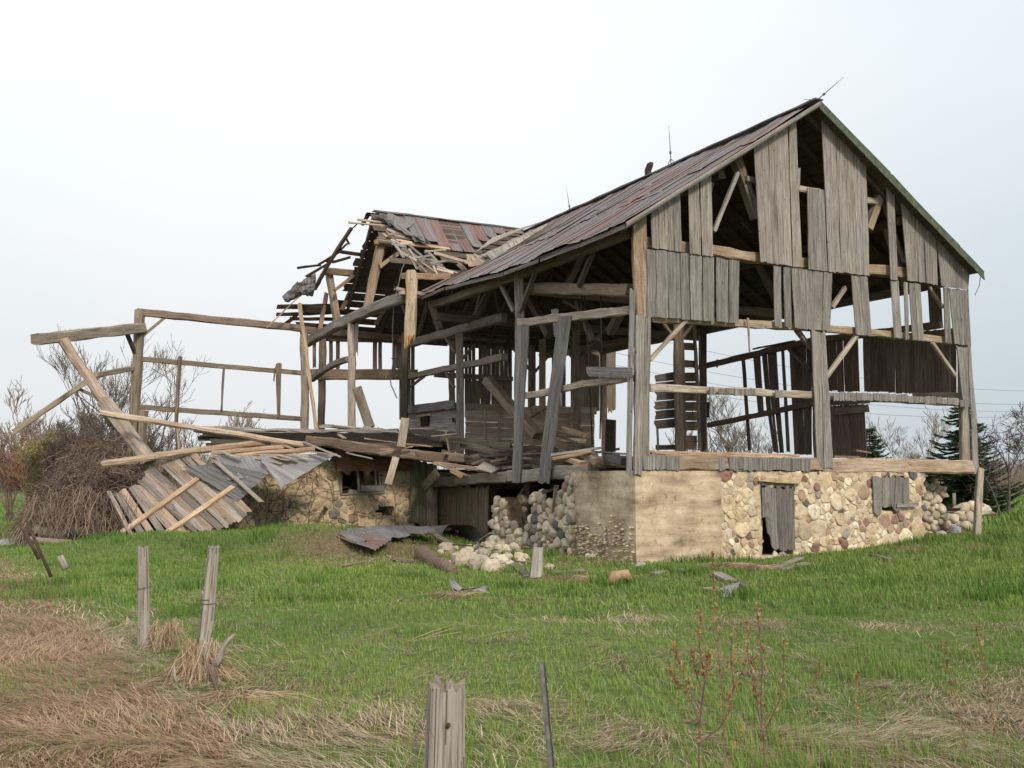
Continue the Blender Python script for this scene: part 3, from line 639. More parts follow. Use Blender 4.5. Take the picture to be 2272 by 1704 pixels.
# --- gable siding, patch by patch (boards with their true gaps)
def patch(top, bot, n, d, c=(1, 1, 1), zz=z4, gapf=.07, fr=None, mat='siding', pl=S, nrm=None, name='siding_panel', topf=None, seg=6, wf=.0, sk=.0):
    """top=(x0,y0,x1,y1) bot=(x0,y0,x1,y1) in photo coordinates; n boards of uneven width"""
    mb = MB(); ws = [R_.uniform(.75, 1.3) for _ in range(n)]; tot = sum(ws); acc = 0; fr = fr or []
    for k in range(n):
        f0, f1 = acc/tot, (acc+ws[k])/tot; acc += ws[k]; g = gapf*(f1-f0)*R_.choice([.5, 1, 1, 2.5])
        f1 -= g
        def pt(e, f): return (e[0]+(e[2]-e[0])*f, e[1]+(e[3]-e[1])*f)
        a, b_, c_, d_ = pt(top, f0), pt(top, f1), pt(bot, f0), pt(bot, f1); j = R_.uniform(-wf, wf); sw = R_.uniform(-sk, sk)
        mb.board(pl(zz(*a), d), pl(zz(*b_), d), pl(zz(c_[0]+sw, c_[1]+j), d), pl(zz(d_[0]+sw, d_[1]+j), d), nrm or -LV, .024, c, seg=seg, warp=.012)
    return part(name, mb, mat)
wm = (1.0, .965, .93)
patch((205, 740, 372, 648), (218, 985, 383, 1003), 4, -.07, (1.0, .97, .93), wf=3)
patch((415, 612, 550, 548), (427, 1012, 562, 1030), 4, -.07, (1.08, 1.05, 1.0), wf=3)
patch((783, 402, 975, 288), (820, 1060, 998, 1086), 5, -.07, (1.12, 1.07, 1.02), wf=3, gapf=.03)
patch((976, 288, 1018, 262), (1000, 1088, 1052, 1090), 1, -.07, (1.06, 1.02, .98))
patch((1028, 535, 1044, 535), (1020, 640, 1040, 645), 1, -.06)
patch((1080, 645, 1176, 658), (1088, 1100, 1197, 1112), 2, -.07, (.92, .9, .88), gapf=.06)
patch((1160, 262, 1412, 500), (1200, 1112, 1428, 1140), 6, -.075, (1.06, 1.03, .98), wf=3, gapf=.03)
patch((1520, 612, 1568, 660), (1546, 1160, 1588, 1164), 1, -.07, (1.0, .98, .95))
patch((1602, 695, 1700, 785), (1640, 1165, 1700, 1172), 2, -.07, (.98, .95, .9))
patch((1690, 775, 1800, 885), (1705, 1172, 1812, 1190), 3, -.075, (1.0, .97, .92), sk=4)
patch((1800, 890, 1990, 1100), (1830, 1195, 1980, 1216), 5, -.07, (.9, .87, .83), gapf=.02)
patch((185, 985, 420, 1010), (190, 1365, 428, 1382), 4, -.03, (.86, .86, .85), wf=2)
patch((425, 1012, 705, 1055), (432, 1382, 700, 1405), 4, -.03, (.84, .84, .83), wf=2)
patch((895, 1080, 944, 1086), (900, 1420, 946, 1420), 1, -.03, (.86, .85, .84))
patch((948, 1086, 990, 1090), (955, 1422, 995, 1425), 1, -.03, (.82, .82, .8))
patch((992, 1090, 1230, 1120), (1012, 1430, 1215, 1446), 5, -.03, (.88, .87, .85))
patch((1327, 1128, 1426, 1142), (1352, 1465, 1448, 1468), 2, -.03, (.92, .91, .9))
patch((1545, 1162, 1592, 1166), (1567, 1482, 1612, 1485), 1, -.03, (.98, .96, .93))
patch((1618, 1170, 1645, 1172), (1630, 1492, 1652, 1492), 1, -.03, (.9, .88, .85))
patch((1648, 1175, 1714, 1180), (1668, 1495, 1733, 1500), 2, -.03, (.97, .95, .92), gapf=.1)
patch((1840, 1200, 1868, 1202), (1850, 1510, 1888, 1515), 1, -.03, (.82, .8, .78))
patch((1870, 1205, 1980, 1216), (1902, 1518, 1993, 1526), 3, -.03, (.9, .9, .89), gapf=.02)
# braces and leaning timbers seen in the gable's gaps
for (a, b, s_, w_, mt, c) in [
    (z6(552, 165), z6(372, 368), .05, .10, 'timber', (1.2, 1.15, 1.05)), (z6(1432, 238), z6(1275, 452), .05, .11, 'timber', (1.25, 1.2, 1.12)),
    (z6(1118, 212), z6(1195, 305), .2, .10, 'timber', (.6, .56, .5)), (z6(1815, 278), z6(1938, 452), .05, .10, 'timber', (1.2, 1.15, 1.05)),
    (z6(1802, -5), z6(1868, 98), .25, .10, 'timber', (1.1, 1.02, .92)), (z6(1372, -5), z6(1303, 100), .2, .11, 'timber', (1.05, 1.0, .95)),
    (z4(695, 562), z4(562, 890), .0, .10, 'siding', (1.15, 1.12, 1.08)), (z4(680, 470), z4(800, 815), .35, .26, 'timber', (.72, .68, .62)),
    (z4(1508, 636), z4(1420, 880), .25, .24, 'fresh', (.85, .8, .72)), (z4(1500, 700), z4(1625, 1060), .35, .10, 'timber', (1.1, 1.05, .98))]:
    bm1('brace', mt, S(a, s_), S(b, s_), w_, w_*.9, c=c, rough=.006)
col_board('fresh', z6(866, 143), z6(876, 143), z6(878, 318), z6(883, 322), -.04, name='hanging_splinter', c=(1, .95, .9))

# --- roof planes
TM = 5.42; SLP = (RG - EV) / (TM)
def rz(t): return RG - abs(t - TM) * SLP
WS, WH, WSL = 15.2, 3.5, (WR - 7.72) / 3.5
def wz(s): return WR - abs(s - WS) * WSL
def valley(t): return WS - (WR - rz(t)) / WSL
mn = lambda t, s: .27*sstep(s, 5, 11.5)*sstep(3.5-t, 0, 3.5) + .07*mnoise.noise(Vector((s*1.1, 3, 1)))*sstep(-t, -2, .5) + .06*mnoise.noise(Vector((t*.7, s*.5, 2))) - .10*sstep(s, 5, 12)*math.sin(PI*min(1, max(0, (t+.4)/6.2)))
def roof_sheets(name, F, ulist, v0f, v1f, ribn, gcol, lift=.035, label=None):
    """sheets of width step along u, running v0(u)..v1(u)"""
    mb = MB()
    for k in range(len(ulist)-1):
        a, b = ulist[k], ulist[k+1]; br, rs = gcol((a+b)/2)
        nv = 7; v0, v1 = v0f((a+b)/2), v1f((a+b)/2)
        if v1 - v0 < .15: continue
        lo = R_.uniform(0, .018); e0, e1 = R_.uniform(-.05, .02), R_.uniform(-.04, .04); cuts = R_.uniform(.3, .7)
        dv = [(0.0, cuts, 0), (cuts-.02, 1.0, .012)]
        for (c0, c1, l2) in dv:
            rs2 = rs + R_.uniform(-.05, .08); br2 = br*R_.uniform(.88, 1.12); cu = R_.uniform(0, .03)
            mb.grid(lambda p, q: F(a + (b+.03-a)*p, v0+e0 + (v1+e1-v0-e0)*(c0+(c1-c0)*q), lift + lo + l2*(1) + .03*(1 if p < .07 or p > .96 else 0) + cu*(1-q)**4),
                    8, nv, (br2, rs2, 0), uvf=lambda p, q: (v0+(v1-v0)*(c0+(c1-c0)*q)+a*3.1, a + (b-a)*p), sm=False)
    return part(name, mb, 'metal', label)
def Fmain(s, t, l): return W(t, s, rz(t) + mn(t, s) + l)
steps = [-.38]
while steps[-1] < 15.0: steps.append(steps[-1] + .62)
def valm(s):   # lower t limit of the main left slope for a given s
    if s < 11.5: return -.45
    return TM - (RG - WR + (WS - s) * WSL) / SLP
mb_l = roof_sheets('roof_covering', Fmain, steps, lambda s: valm(s), lambda s: TM, 8, lambda s: (R_.uniform(.92, 1.06), R_.choice([.06, .08, .11, .14])), label='rust-streaked sheet metal on the long slope of the main roof')
roof_sheets('roof_covering', Fmain, [-.38+.62*k for k in range(31)], lambda s: TM, lambda s: 11.3, 8, lambda s: (.9, 0))
# sheathing under both main slopes
def sheath_main(t0, t1, label=None, s1=18.6, holes=()):
    mb = MB(); n = int(abs(t1-t0)/.27)
    for k in range(n):
        ta = t0 + (t1-t0)*k/n; tb = ta + (t1-t0)/n*.9; mid = (ta+tb)/2
        se = s1 if mid > TM else min(s1, valley(mid))
        s0 = -.34
        cuts = [s0]; 
        while cuts[-1] < se - 4: cuts.append(cuts[-1] + R_.uniform(2.4, 3.8))
        cuts.append(se)
        for a, b in zip(cuts, cuts[1:]):
            skip = any(h[0] < mid < h[1] and not (b < h[2] or a > h[3]) for h in holes)
            segs = [(a, b)] if not skip else [(a, max(a, h_[2])) for h_ in holes if h_[0] < mid < h_[1]][:1] + [(min(b, h_[3]), b) for h_ in holes if h_[0] < mid < h_[1]][:1]
            for (a2, b2) in segs:
                if b2 - a2 < .1: continue
                P = lambda s, t: W(t, s, rz(t) + mn(t, s) - .035)
                mb.board(P(a2, ta), P(a2, tb), P(b2-.02, ta), P(b2-.02, tb), ZV, .03, seg=4)
    return part('roof_sheathing', mb, 'sheath', label)
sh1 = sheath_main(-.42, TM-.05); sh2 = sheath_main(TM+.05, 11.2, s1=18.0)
for k in range(15):
    s_ = .1 + k*.82
    if s_ < 11.6:
        P = lambda t, s=s_: W(t, s, rz(t) + mn(t, s) - .12)
        mb = MB(); mb.beam(P(-.3), P(TM), .10, .14, seg=6, c=(.95, .95, .95)); sub('rafter', mb, M['sheath'], sh1)
for k in range(22):
    s_ = .1 + k*.82; P = lambda t, s=s_: W(t, s, rz(t) + mn(t, s) - .12)
    mb = MB(); mb.beam(P(11.15), P(TM), .10, .14, seg=6); sub('rafter', mb, M['sheath'], sh2)
# barge boards and green edge
P = lambda t, s, l=0: W(t, s, rz(t) + mn(t, s) + l)
mb = MB(); mb.board(P(-.46, -.40, -.10), P(-.46, -.40, .03), P(TM, -.40, -.10), P(TM, -.40, .03), -LV, .03, seg=12, warp=.03, c=(.8, .78, .75)); part('barge_board', mb, 'siding')
mb = MB(); mb.board(P(TM, -.42, -.16), P(TM, -.42, .07), P(11.33, -.42, -.16), P(11.33, -.42, .07), -LV, .03, seg=12, warp=.01)
for k in range(6):
    t_ = TM + .8*k + R_.uniform(0, .3); mb.prism([P(t_, -.44, .075), P(t_+.8, -.44, .075), P(t_+.85, -.1, .085), P(t_, -.1, .085)], ZV, .02)
part('barge_board', mb, 'moss', 'green-edged right verge of the gable roof')
# eave beams (wall plates) and soffit edge
bm1('wall_plate', 'timber', W(.12, .3, 7.55), W(.12, 5.9, 7.5), .2, .24, c=(.5, .46, .42)); bm1('wall_plate', 'timber', W(.12, 5.9, 7.5), W(.05, 11.5, 7.55), .2, .24, c=(.5, .46, .42))
bm1('wall_plate', 'brown', W(11.05, .2, 7.42), W(11.05, 9.2, 7.42), .2, .24); bm1('wall_plate', 'brown', W(11.05, 9.2, 7.42), W(11.05, 18.6, 7.42), .2, .24)
for k in range(6):
    sa, sb = -.35+k*1.98, -.35+(k+1)*1.98-.04; mb = MB(); za, zb = rz(-.44)+mn(-.44, sa), rz(-.44)+mn(-.44, sb)
    mb.board(W(-.44, sa, za-.12), W(-.44, sa, za-.03), W(-.44, sb, zb-.12), W(-.44, sb, zb-.03), -RV, .03, seg=4, warp=.03, c=(.7, .66, .62)); part('eave_board', mb, 'siding')
# ridge cap
bm1('ridge_cap', 'metal', P(TM, -.42, .09), P(TM, 9.0, .09), .26, .05, c=(.9, .0, 0)); bm1('ridge_cap', 'metal', P(TM, 9.0, .09), P(TM, 15.3, .09), .26, .05, c=(.9, .02, 0))
# purlins under main slopes + purlin posts
for t_, mt in ((2.7, 'sheath'), (8.8, 'sheath')):
    bm1('purlin', mt, W(t_, .1, rz(t_)-.33), W(t_, 6, rz(t_)-.33-.05), .2, c=(1.5, 1.4, 1.3)); bm1('purlin', mt, W(t_, 6, rz(t_)-.38), W(t_, 12.5, rz(t_)-.38-.05), .2, c=(1.5, 1.4, 1.3))
for s_ in (.6, 5.83, 11.7, 18.5):
    for t0_, t1_, in ((1.6, 2.7), (9.8, 8.8)):
        if s_ > .7 or True: bm1('purlin_post', 'brown', W(t0_ if s_ > 1 else t1_-.6*(1 if t1_ < 5 else -1), s_, 7.2), W(t1_, s_, rz(t1_)-.4), .2, c=(1.4, 1.35, 1.3))
# interior bents
for s_, posts in ((5.83, (5.6, 11.15)), (11.7, (5.6, 11.15)), (18.55, (-1.5, 3.9, 7.6, 11.15))):
    for t_ in posts:
        bm1('post', 'timber' if s_ < 18 else 'brown', W(t_, s_, 2.2), W(t_, s_, 7.45), .25, c=(.8, .74, .66) if s_ < 18 else (1.3, 1.2, 1.1))
bm1('tie_beam', 'timber', W(0.2, 5.83, 7.15), W(5.6, 5.83, 7.15), .24, .26, c=(.75, .68, .6)); bm1('tie_beam', 'timber', W(5.6, 5.83, 7.15), W(11.1, 5.83, 7.15), .24, .26, c=(.75, .68, .6))
bm1('tie_beam', 'timber', W(0.2, 11.7, 7.2), W(5.6, 11.7, 7.2), .24, .26, c=(.6, .54, .48)); bm1('tie_beam', 'timber', W(5.6, 11.7, 7.2), W(11.1, 11.7, 7.2), .24, .26, c=(.6, .54, .48))
for (t_, s_, dt, z0) in ((5.6, 5.83, 1.0, 7.1), (5.6, 5.83, -1.0, 7.1), (5.6, 11.7, 1, 7.1), (5.6, 11.7, -1, 7.1), (11.1, 5.83, -1, 7.1), (7.6, 18.5, -1, 7.4), (7.6, 18.5, 1, 7.4), (3.9, 18.5, 1, 7.4)):
    bm1('brace', 'brown', W(t_, s_, z0-1.15), W(t_+dt, s_, z0-.05), .1, c=(1.5, 1.4, 1.3), rough=.006)
# --- long side posts & rails (t=0)
bm1('post', 'timber', T(z3(1075, 570), .1), T(z3(1085, 1040), .1), .26, .26, rough=.012, c=(.85, .83, .8))
bm1('post', 'timber', T(z3(1080, 1030), .1), T(z5(1690, 905), .1), .27, .26, rough=.012, c=(.85, .83, .8))
mb = MB(); mb.board(T(z3(1068, 1025), -.06), T(z3(1100, 1025), -.06), T(z5(1650, 960), -.06), T(z5(1700, 970), -.06), -RV, .03, (.95, .97, 1), seg=8, warp=.03); part('corner_board', mb, 'siding')
mb = MB(); mb.board(T(z3(1104, 1040), -.08), T(z3(1160, 1030), -.08), T(z5(1662, 965), -.08), T(z5(1706, 968), -.08), -RV, .03, (.88, .9, .92), seg=8, warp=.03); part('corner_board', mb, 'siding')
bm1('rail', 'timber', T(z3(1075, 1020), -.05), T(z3(1985, 915), .0), .16, .2, rough=.016, c=(1.1, 1.05, .98))
bm1('rail', 'timber', T(z3(1130, 1620), 0), T(z3(1620, 1520), 0), .17, .17, rough=.016, c=(1.1, 1.02, .92)); bm1('rail', 'timber', T(z3(1600, 1525), 0), T(z3(2010, 1462), 0), .17, .17, rough=.016, c=(1.0, .95, .88))
# hanging boards beside post
mb = MB()
mb.board(T(z3(1345, 905), -.05), T(z3(1398, 905), -.05), T(z3(1372, 1140), -.05), T(z3(1400, 1110), -.05), -RV, .03, (.8, .8, .82), seg=4)
mb.board(T(z3(1405, 965), -.10), T(z3(1450, 962), -.10), T(z5(1838, 968), -.10), T(z5(1878, 972), -.10), -RV, .03, (.95, .96, .98), seg=9, warp=.03)
mb.board(T(z3(1452, 962), -.12), T(z3(1508, 962), -.12), T(z5(1880, 955), -.12), T(z5(1918, 972), -.12), -RV, .03, (.88, .89, .9), seg=9, warp=.03)
part('hanging_boards', mb, 'siding', 'two grey boards hanging askew from the upper rail')
mb = MB(); mb.board(T(z3(1640, 1378), -.16), T(z3(1632, 1455), -.16), T(z3(2032, 1385), -.16), T(z3(2012, 1475), -.16), -RV, .03, (.8, .84, .88), seg=6, split=3); part('cross_board', mb, 'siding', 'loose grey board nailed across near the corner post')
# braces on long side
for a, b, w_, c in ((z3(905, 670), z3(1035, 925), .11, (.6, .56, .52)), (z3(1232, 540), z3(1080, 935), .11, (.5, .47, .4)), (z3(1715, 350), z3(1565, 720), .12, (.4, .36, .33))):
    bm1('brace', 'timber', T(a, .05 if w_ < .12 else .4), T(b, .05 if w_ < .12 else .4), w_, c=c, rough=.006)
bm1('tie_beam', 'timber', T(z3(1130, 735), .6), T(z3(1985, 752), .6), .27, .30, c=(.8, .72, .62))
# ropes/pipes hanging inside
for a, b in ((z3(1605, 720), z6(78, 800)), (z3(1745, 770), z6(118, 770)), (z3(1583, 600), z3(1590, 1120))):
    mb = MB(); p0, p1 = T(a, 1.2), T(b, 1.2); mb.tube([p0, p0.lerp(p1, .5)+RV*.03, p1], [.02]*3, 5, (.8, .7, .6), True); part('hanging_rod', mb, 'sheath')
# --- front line posts of the wing gable (t about -1)
pa, pb = S(z2(1345, 865), 11.7), S(z2(480, 1260), 18.7)
bm1('tie_beam', 'timber', pa, pb, .30, .34, rough=.02, c=(.72, .73, .74), seg=14, bend=ZV*.12, label='bowed grey tie beam across the open front of the wing')
def lerp_at(px):   # parameter on the tie beam where its picture x is px
    best = min(range(101), key=lambda i: abs(projx(pa.lerp(pb, i/100)) - px)); return pa.lerp(pb, best/100)
def projx(P):
    q = P - EYEV; d = q.y*math.cos(TH) + q.z*math.sin(TH); return CX + F_PX*q.x/d
q760 = lerp_at(z2(870, 0)[0]); y760 = q760.y
def deb(p, y): return DY(p, y)
bm1('post', 'timber', DY(z2(870, 1100), y760), DY(z5(468, 600), y760), .25, .25, c=(1.1, 1.05, .98), rough=.014)
mb = MB(); mb.board(DY(z2(898, 1090), y760-.15), DY(z2(930, 1090), y760-.15), DY(z2(893, 1370), y760-.15), DY(z2(926, 1365), y760-.15), Vector((0, -1, 0)), .03, (.9, .88, .85), seg=4, split=4); part('corner_board', mb, 'siding')
bm1('post', 'timber', DY(z2(455, 1170), pb.y), DY(z5(120, 600), pb.y), .27, .27, c=(.9, .86, .76), rough=.02)
# lower grey rail ends
bm1('rail', 'timber', DY(z2(838, 1410), y760-.1), DY(z2(520, 1585), pb.y-.2), .2, .2, c=(.7, .7, .7), bend=ZV*.1)
bm1('rail', 'brown', S(z2(510, 1545), 18.5), S(z2(1440, 1545), 18.5), .3, .40, c=(1.7, 1.5, 1.25))
# hanging corner post
hy = pa.y - .2
bm1('post', 'fresh', DY(z2(1400, 650), hy), DY(z2(1378, 1240), hy), .36, .34, rough=.022, c=(1.0, .96, .88), label='pale broken post hanging from the purlin, splintered at its foot')
mb = MB()
for k in range(7):
    a = 1335 + k*13; mb.board(DY(z2(a, 1200), hy-.17+.04*(k % 3)), DY(z2(a+14, 1200), hy-.17+.04*(k % 3)), DY(z2(a-3+4*(k % 2), 1225+[95, 110, 80, 60, 20, 5, 35][k]), hy-.15), DY(z2(a+5, 1220+[90, 105, 75, 55, 20, 5, 30][k]), hy-.15), Vector((0, -1, 0)), .05, (1.15, .85, .5), seg=3, split=2)
part('splinters', mb, 'fresh')
bm1('purlin', 'fresh', DY(z2(1325, 680), hy-.05), DY(z2(1720, 690), hy+2.0), .16, .2, c=(.85, .75, .62)); bm1('rail', 'fresh', DY(z2(1250, 790), hy-.3), DY(z2(1560, 850), hy+.8), .09, .1, c=(1, .95, .9))
bm1('peg', 'timber', DY(z2(1280, 830), hy-.1), DY(z2(1340, 830), hy-.1), .12, .12)
# beams running back from there (t 1.5)
bm1('tie_beam', 'timber', T(z2(1385, 1275), 1.5), T(z2(2212, 1040), 1.5), .24, .28, c=(.68, .66, .63), rough=.016); 
bm1('rail', 'timber', T(z2(1370, 1565), 1.5), T(z2(2212, 1390), 1.5), .2, .22, c=(.7, .67, .63), rough=.016)
bm1('post', 'timber', T(z2(1815, 1180), 1.4), T(z5(1265, 770), 1.4), .25, .26, c=(.78, .74, .68), rough=.01)
bm1('post', 'timber', T(z2(1340, 1190), 1.3), T(z5(850, 560), 1.3), .26, .26, c=(.45, .41, .36)); 
for a, b, c in ((z2(1690, 1215), z2(1775, 1350), .7), (z2(1695, 1520), z2(1770, 1655), .7), (z2(1505, 1560), z2(1390, 1650), .45), (z2(1310, 940), z2(1340, 1010), .9)):
    bm1('brace', 'timber', T(a, 1.45), T(b, 1.45), .09, c=(c, c*.95, c*.9), rough=.006)
for a, b, w_ in ((z3(350, 860), z3(430, 1085), .22), (z3(330, 850), z3(255, 1110), .12), (z3(770, 750), z3(715, 1010), .15), (z3(875, 755), z3(915, 960), .1), (z3(1150, 800), z3(1320, 1120), .22), (z3(1550, 850), z3(1680, 1170), .16), (z3(1440, 840), z3(1580, 915), .1), (z3(1900, 950), z3(1815, 1100), .22)):
    bm1('brace', 'timber', T(a, 2.2), T(b, 2.2), w_, c=(.5, .46, .42))
# ------------------------------------------------------------------ WING ROOF
NR = (ZV - LV * WSL).normalized()      # right slope (faces camera-right): rises with s
PR0 = W(0, WS, WR)
NL = (ZV + LV * WSL).normalized()
def SR(p, l=0): return hp(p, PR0 + NR*l, NR)
def SLP_(p, l=0): return hp(p, PR0 + NL*l, NL)
def tsx(P): q = P - C0; return q.dot(RV), q.dot(LV)
wn = lambda t, s: .05*mnoise.noise(Vector((t*.8+5, s*.8, 2)))
cov_poly = [tsx(SR(z2(*p))) for p in ((1060, 110), (1110, 160), (1240, 250), (1330, 330), (1400, 365), (1560, 420), (1700, 445), (1850, 500), (1930, 520), (2000, 470), (2212, 330), (2330, 300), (2500, 240), (2400, 210))]
cov_poly = [(t, s) for t, s in cov_poly] + [(9, 15.2)]
us = [-1.0 + .45*k for k in range(22)]
def rest_cov():
    mb = MB()
    for k in range(len(us)-1):
        a, b = us[k], us[k+1]; rust = R_.choice([.02, .16, .22, .12, .03, .2]); br = R_.uniform(.85, 1.15); lo = R_.uniform(0, .02)
        st = 24; run = []
        for i in range(st):
            s_ = 11.3 + (WS+.0-11.3)*(i+.5)/st
            if inpoly(((a+b)/2, s_), cov_poly) and s_ > valley((a+b)/2)-.1: run.append(i)
        if not run: continue
        s0 = 11.3+(WS-11.3)*run[0]/st + R_.uniform(-.1, .1); s1 = WS + .02
        curl = R_.uniform(.03, .14) if b < 4 else .02
        mb.grid(lambda p, q: W(a+(b+.02-a)*p + (R_.uniform(-.04, .04) if q == 0 else 0), s0+(s1-s0)*q, wz(s0+(s1-s0)*q) + wn(a, s0) + .05 + lo + .03*(1 if p < .08 or p > .95 else 0) + curl*(1-q)**5),
                8, 9, (br, rust, 0), uvf=lambda p, q: (s0+(s1-s0)*q+a, a+(b-a)*p), sm=False)
    return part('roof_covering', mb, 'metal', 'torn grey and rust-red sheets on the wing roof')
wc = rest_cov()
# curled sheets at the torn edge
def sheet(pts, n=6, m=8, br=1, rust=0.0, curl=0.0, crump=.0, rib=.0, seed=0):
    """pts: 4 corners (a0,a1,b1,b0); returns an MB of one bent metal sheet with raised ribs"""
    mb = MB(); a0, a1, b1, b0 = pts; nn = (a1-a0).cross(b0-a0).normalized()
    if nn.z < 0: nn = -nn
    L1 = (a1-a0).length; L2 = (b0-a0).length
    def fn(p, q):
        P = (a0.lerp(a1, p)).lerp(b0.lerp(b1, p), q)
        return P + nn*(curl*(2*q-1)**2 + crump*mnoise.noise(Vector((p*3+seed, q*3, seed))) + rib*(1 if (int(p*n*3) % 3) == 0 else 0))
    for off in (0, -.004):
        mb.grid(lambda p, q: fn(p, q) + nn*off, n*3, m, (br, rust, 0), uvf=lambda p, q: (q*L2+seed, p*L1), sm=False)
    return mb
for pts, br, ru, cu, crp in (
    ([(1065, 135), (1180, 240), (1240, 235), (1140, 160)], .8, 0, .12, .1), ([(1180, 140), (1420, 215), (1350, 275), (1190, 225)], 1.0, 0, .05, .06),
    ([(1210, 240), (1330, 275), (1560, 415), (1400, 350)], 1.2, -.05, .1, .1), ([(1390, 350), (1470, 350), (1560, 415), (1430, 400)], .7, 0, .1, .1)):
    part('torn_sheet', sheet([SR(z2(*p), .12) for p in pts], 3, 6, br, ru, cu, crp), 'metal')
# lath boards on the right slope below the sheets and rafters
mb = MB()
for i in range(14):
    s_ = 11.75 + i*.26
    t0 = -.95 + R_.uniform(-.1, .1) if s_ > 12.8 else -.3+R_.uniform(-.3, .5)
    for k in range(4):
        ta = t0 + k*2.0; tb = min(ta+1.98, 7.5)
        if i < 8 and (k == 0) and R_.random() < .6: continue
        if i < 6 and k == 1 and R_.random() < .5: continue
        if s_ < valley(ta): continue
        mb.board(W(ta, s_, wz(s_)-.0), W(ta, s_+.2, wz(s_+.2)-.0), W(tb, s_, wz(s_)-.0), W(tb, s_+.2, wz(s_+.2)-.0), NR, .025, seg=3)
wsr = part('roof_sheathing', mb, 'sheath')
def wr(a, b, w_=.13, c=(1, 1, 1), mt='timber'):
    mb = MB(); mb.beam(SR(z2(*a), -.05), SR(z2(*b), -.05), w_, .14, c=c, rough=.012); sub('rafter', mb, M[mt], wsr)
wr((1125, 250), (1530, 665), .16, (.95, .9, .86)); wr((1525, 465), (1740, 690), .17, (.9, .86, .82)); wr((1790, 560), (1890, 655), .17, (1.0, .95, .9)); wr((1400, 500), (1620, 665), .07, (1, .95, .9)); wr((1380, 480), (1700, 700), .06, (1.1, 1, .95))
wr((1520, 660), (1725, 720), .12, (.8, .7, .6)); wr((1160, 260), (1700, 690), .10, (.6, .5, .42))
for a, b, w_, mt, c in (((920, 188), (1180, 215), .09, 'fresh', (.95, .9, .82)), ((845, 212), (1200, 245), .07, 'fresh', (1, .96, .9)), ((1300, 395), (1730, 440), .16, 'fresh', (1.0, .8, .6)), ((1590, 480), (1880, 560), .18, 'fresh', (.9, .85, .78)), ((1860, 570), (2080, 570), .12, 'fresh', (.9, .87, .8)), ((1180, 270), (1250, 300), .13, 'timber', (1.2, 1.1, 1)), ((1210, 310), (1330, 345), .13, 'timber', (1.2, 1.1, 1)), ((1260, 365), (1400, 390), .13, 'timber', (1.2, 1.1, 1)), ((1140, 305), (1180, 340), .12, 'timber', (1.2, 1.1, 1)), ((1480, 560), (1640, 670), .05, 'timber', (1.1, 1, .9))):
    mb = MB(); P0_, P1_ = SR(z2(*a), .03), SR(z2(*b), .03); mb.beam(P0_, P1_, w_, .04, up=NR, c=c, rough=.008); part('lath', mb, mt)
for k in range(16):
    a_ = (R_.uniform(1150, 1650), 0); f = (a_[0]-1150)/500; y_ = 330+f*230+R_.uniform(-30, 90); an = R_.choice([.35, .8, 1.0, .2, -.1])+R_.uniform(-.15, .15); l_ = R_.uniform(90, 260)
    mb = MB(); mb.beam(SR(z2(a_[0], y_), .04), SR(z2(a_[0]+math.cos(an)*l_, y_+math.sin(an)*l_), .04), R_.uniform(.06, .14), .03, up=NR, c=(R_.choice([.7, .95, 1.15]),)*3, rough=.01); part('lath', mb, R_.choice(['timber', 'siding', 'fresh']))
# broken sheathing piece lying in the valley
def quadboards(corners, n, nrm, mat, c=(1, 1, 1), th=.03, jag=.06, name='x', gap=.04, seg=4, warp=.02):
    a0, a1, b1, b0 = corners; mb = MB()
    for k in range(n):
        f0, f1 = k/n, (k+1-gap-R_.uniform(0, gap))/n; e0, e1 = R_.uniform(-jag, jag), R_.uniform(-jag, jag)
        p, q = a0.lerp(a1, f0), a0.lerp(a1, f1); r, s_ = b0.lerp(b1, f0), b0.lerp(b1, f1); ax = (r-p).normalized()
        mb.board(p+ax*e0, q+ax*e0, r+ax*e1, s_+ax*e1, nrm, th, c, seg=seg, warp=warp, split=1.5)
    return mb
for cs, n, l, c in (([z3(715, 445), z3(850, 330), z3(1285, 185), z3(900, 330)], 3, .2, (1.25, 1.2, 1.12)), ([z3(750, 470), z3(1375, 180), z3(1395, 205), z3(870, 500)], 6, .25, (1.2, 1.16, 1.08)), ([z3(640, 460), z3(760, 470), z3(870, 560), z3(660, 555)], 4, .1, (1.3, 1.1, .9))):
    Pm = lambda p: hp(p, W(2.5, 12.5, 9.6 + l), (ZV*1.0 - LV*.45 - RV*.45).normalized())
    cc = [Pm(p) for p in cs]; mb = quadboards(cc, n, ZV, 'siding', c, name='x'); part('loose_sheathing', mb, 'siding')
for k in range(9):   # short boards across the piece
    f = k/9; a = z3(800+f*560, 455-f*250); b = z3(860+f*480, 510-f*245); Pm = lambda p: hp(p, W(2.5, 12.5, 9.95), (ZV*1.0 - LV*.45 - RV*.45).normalized())
    mb = MB(); A, B = Pm(a), Pm(b); e = (Pm(z3(800+f*560+55, 455-f*250-24)) - A); mb.board(A, A+e, B, B+e, ZV, .025, (1.25, 1.2, 1.12), seg=2, split=2); part('loose_sheathing', mb, 'siding')
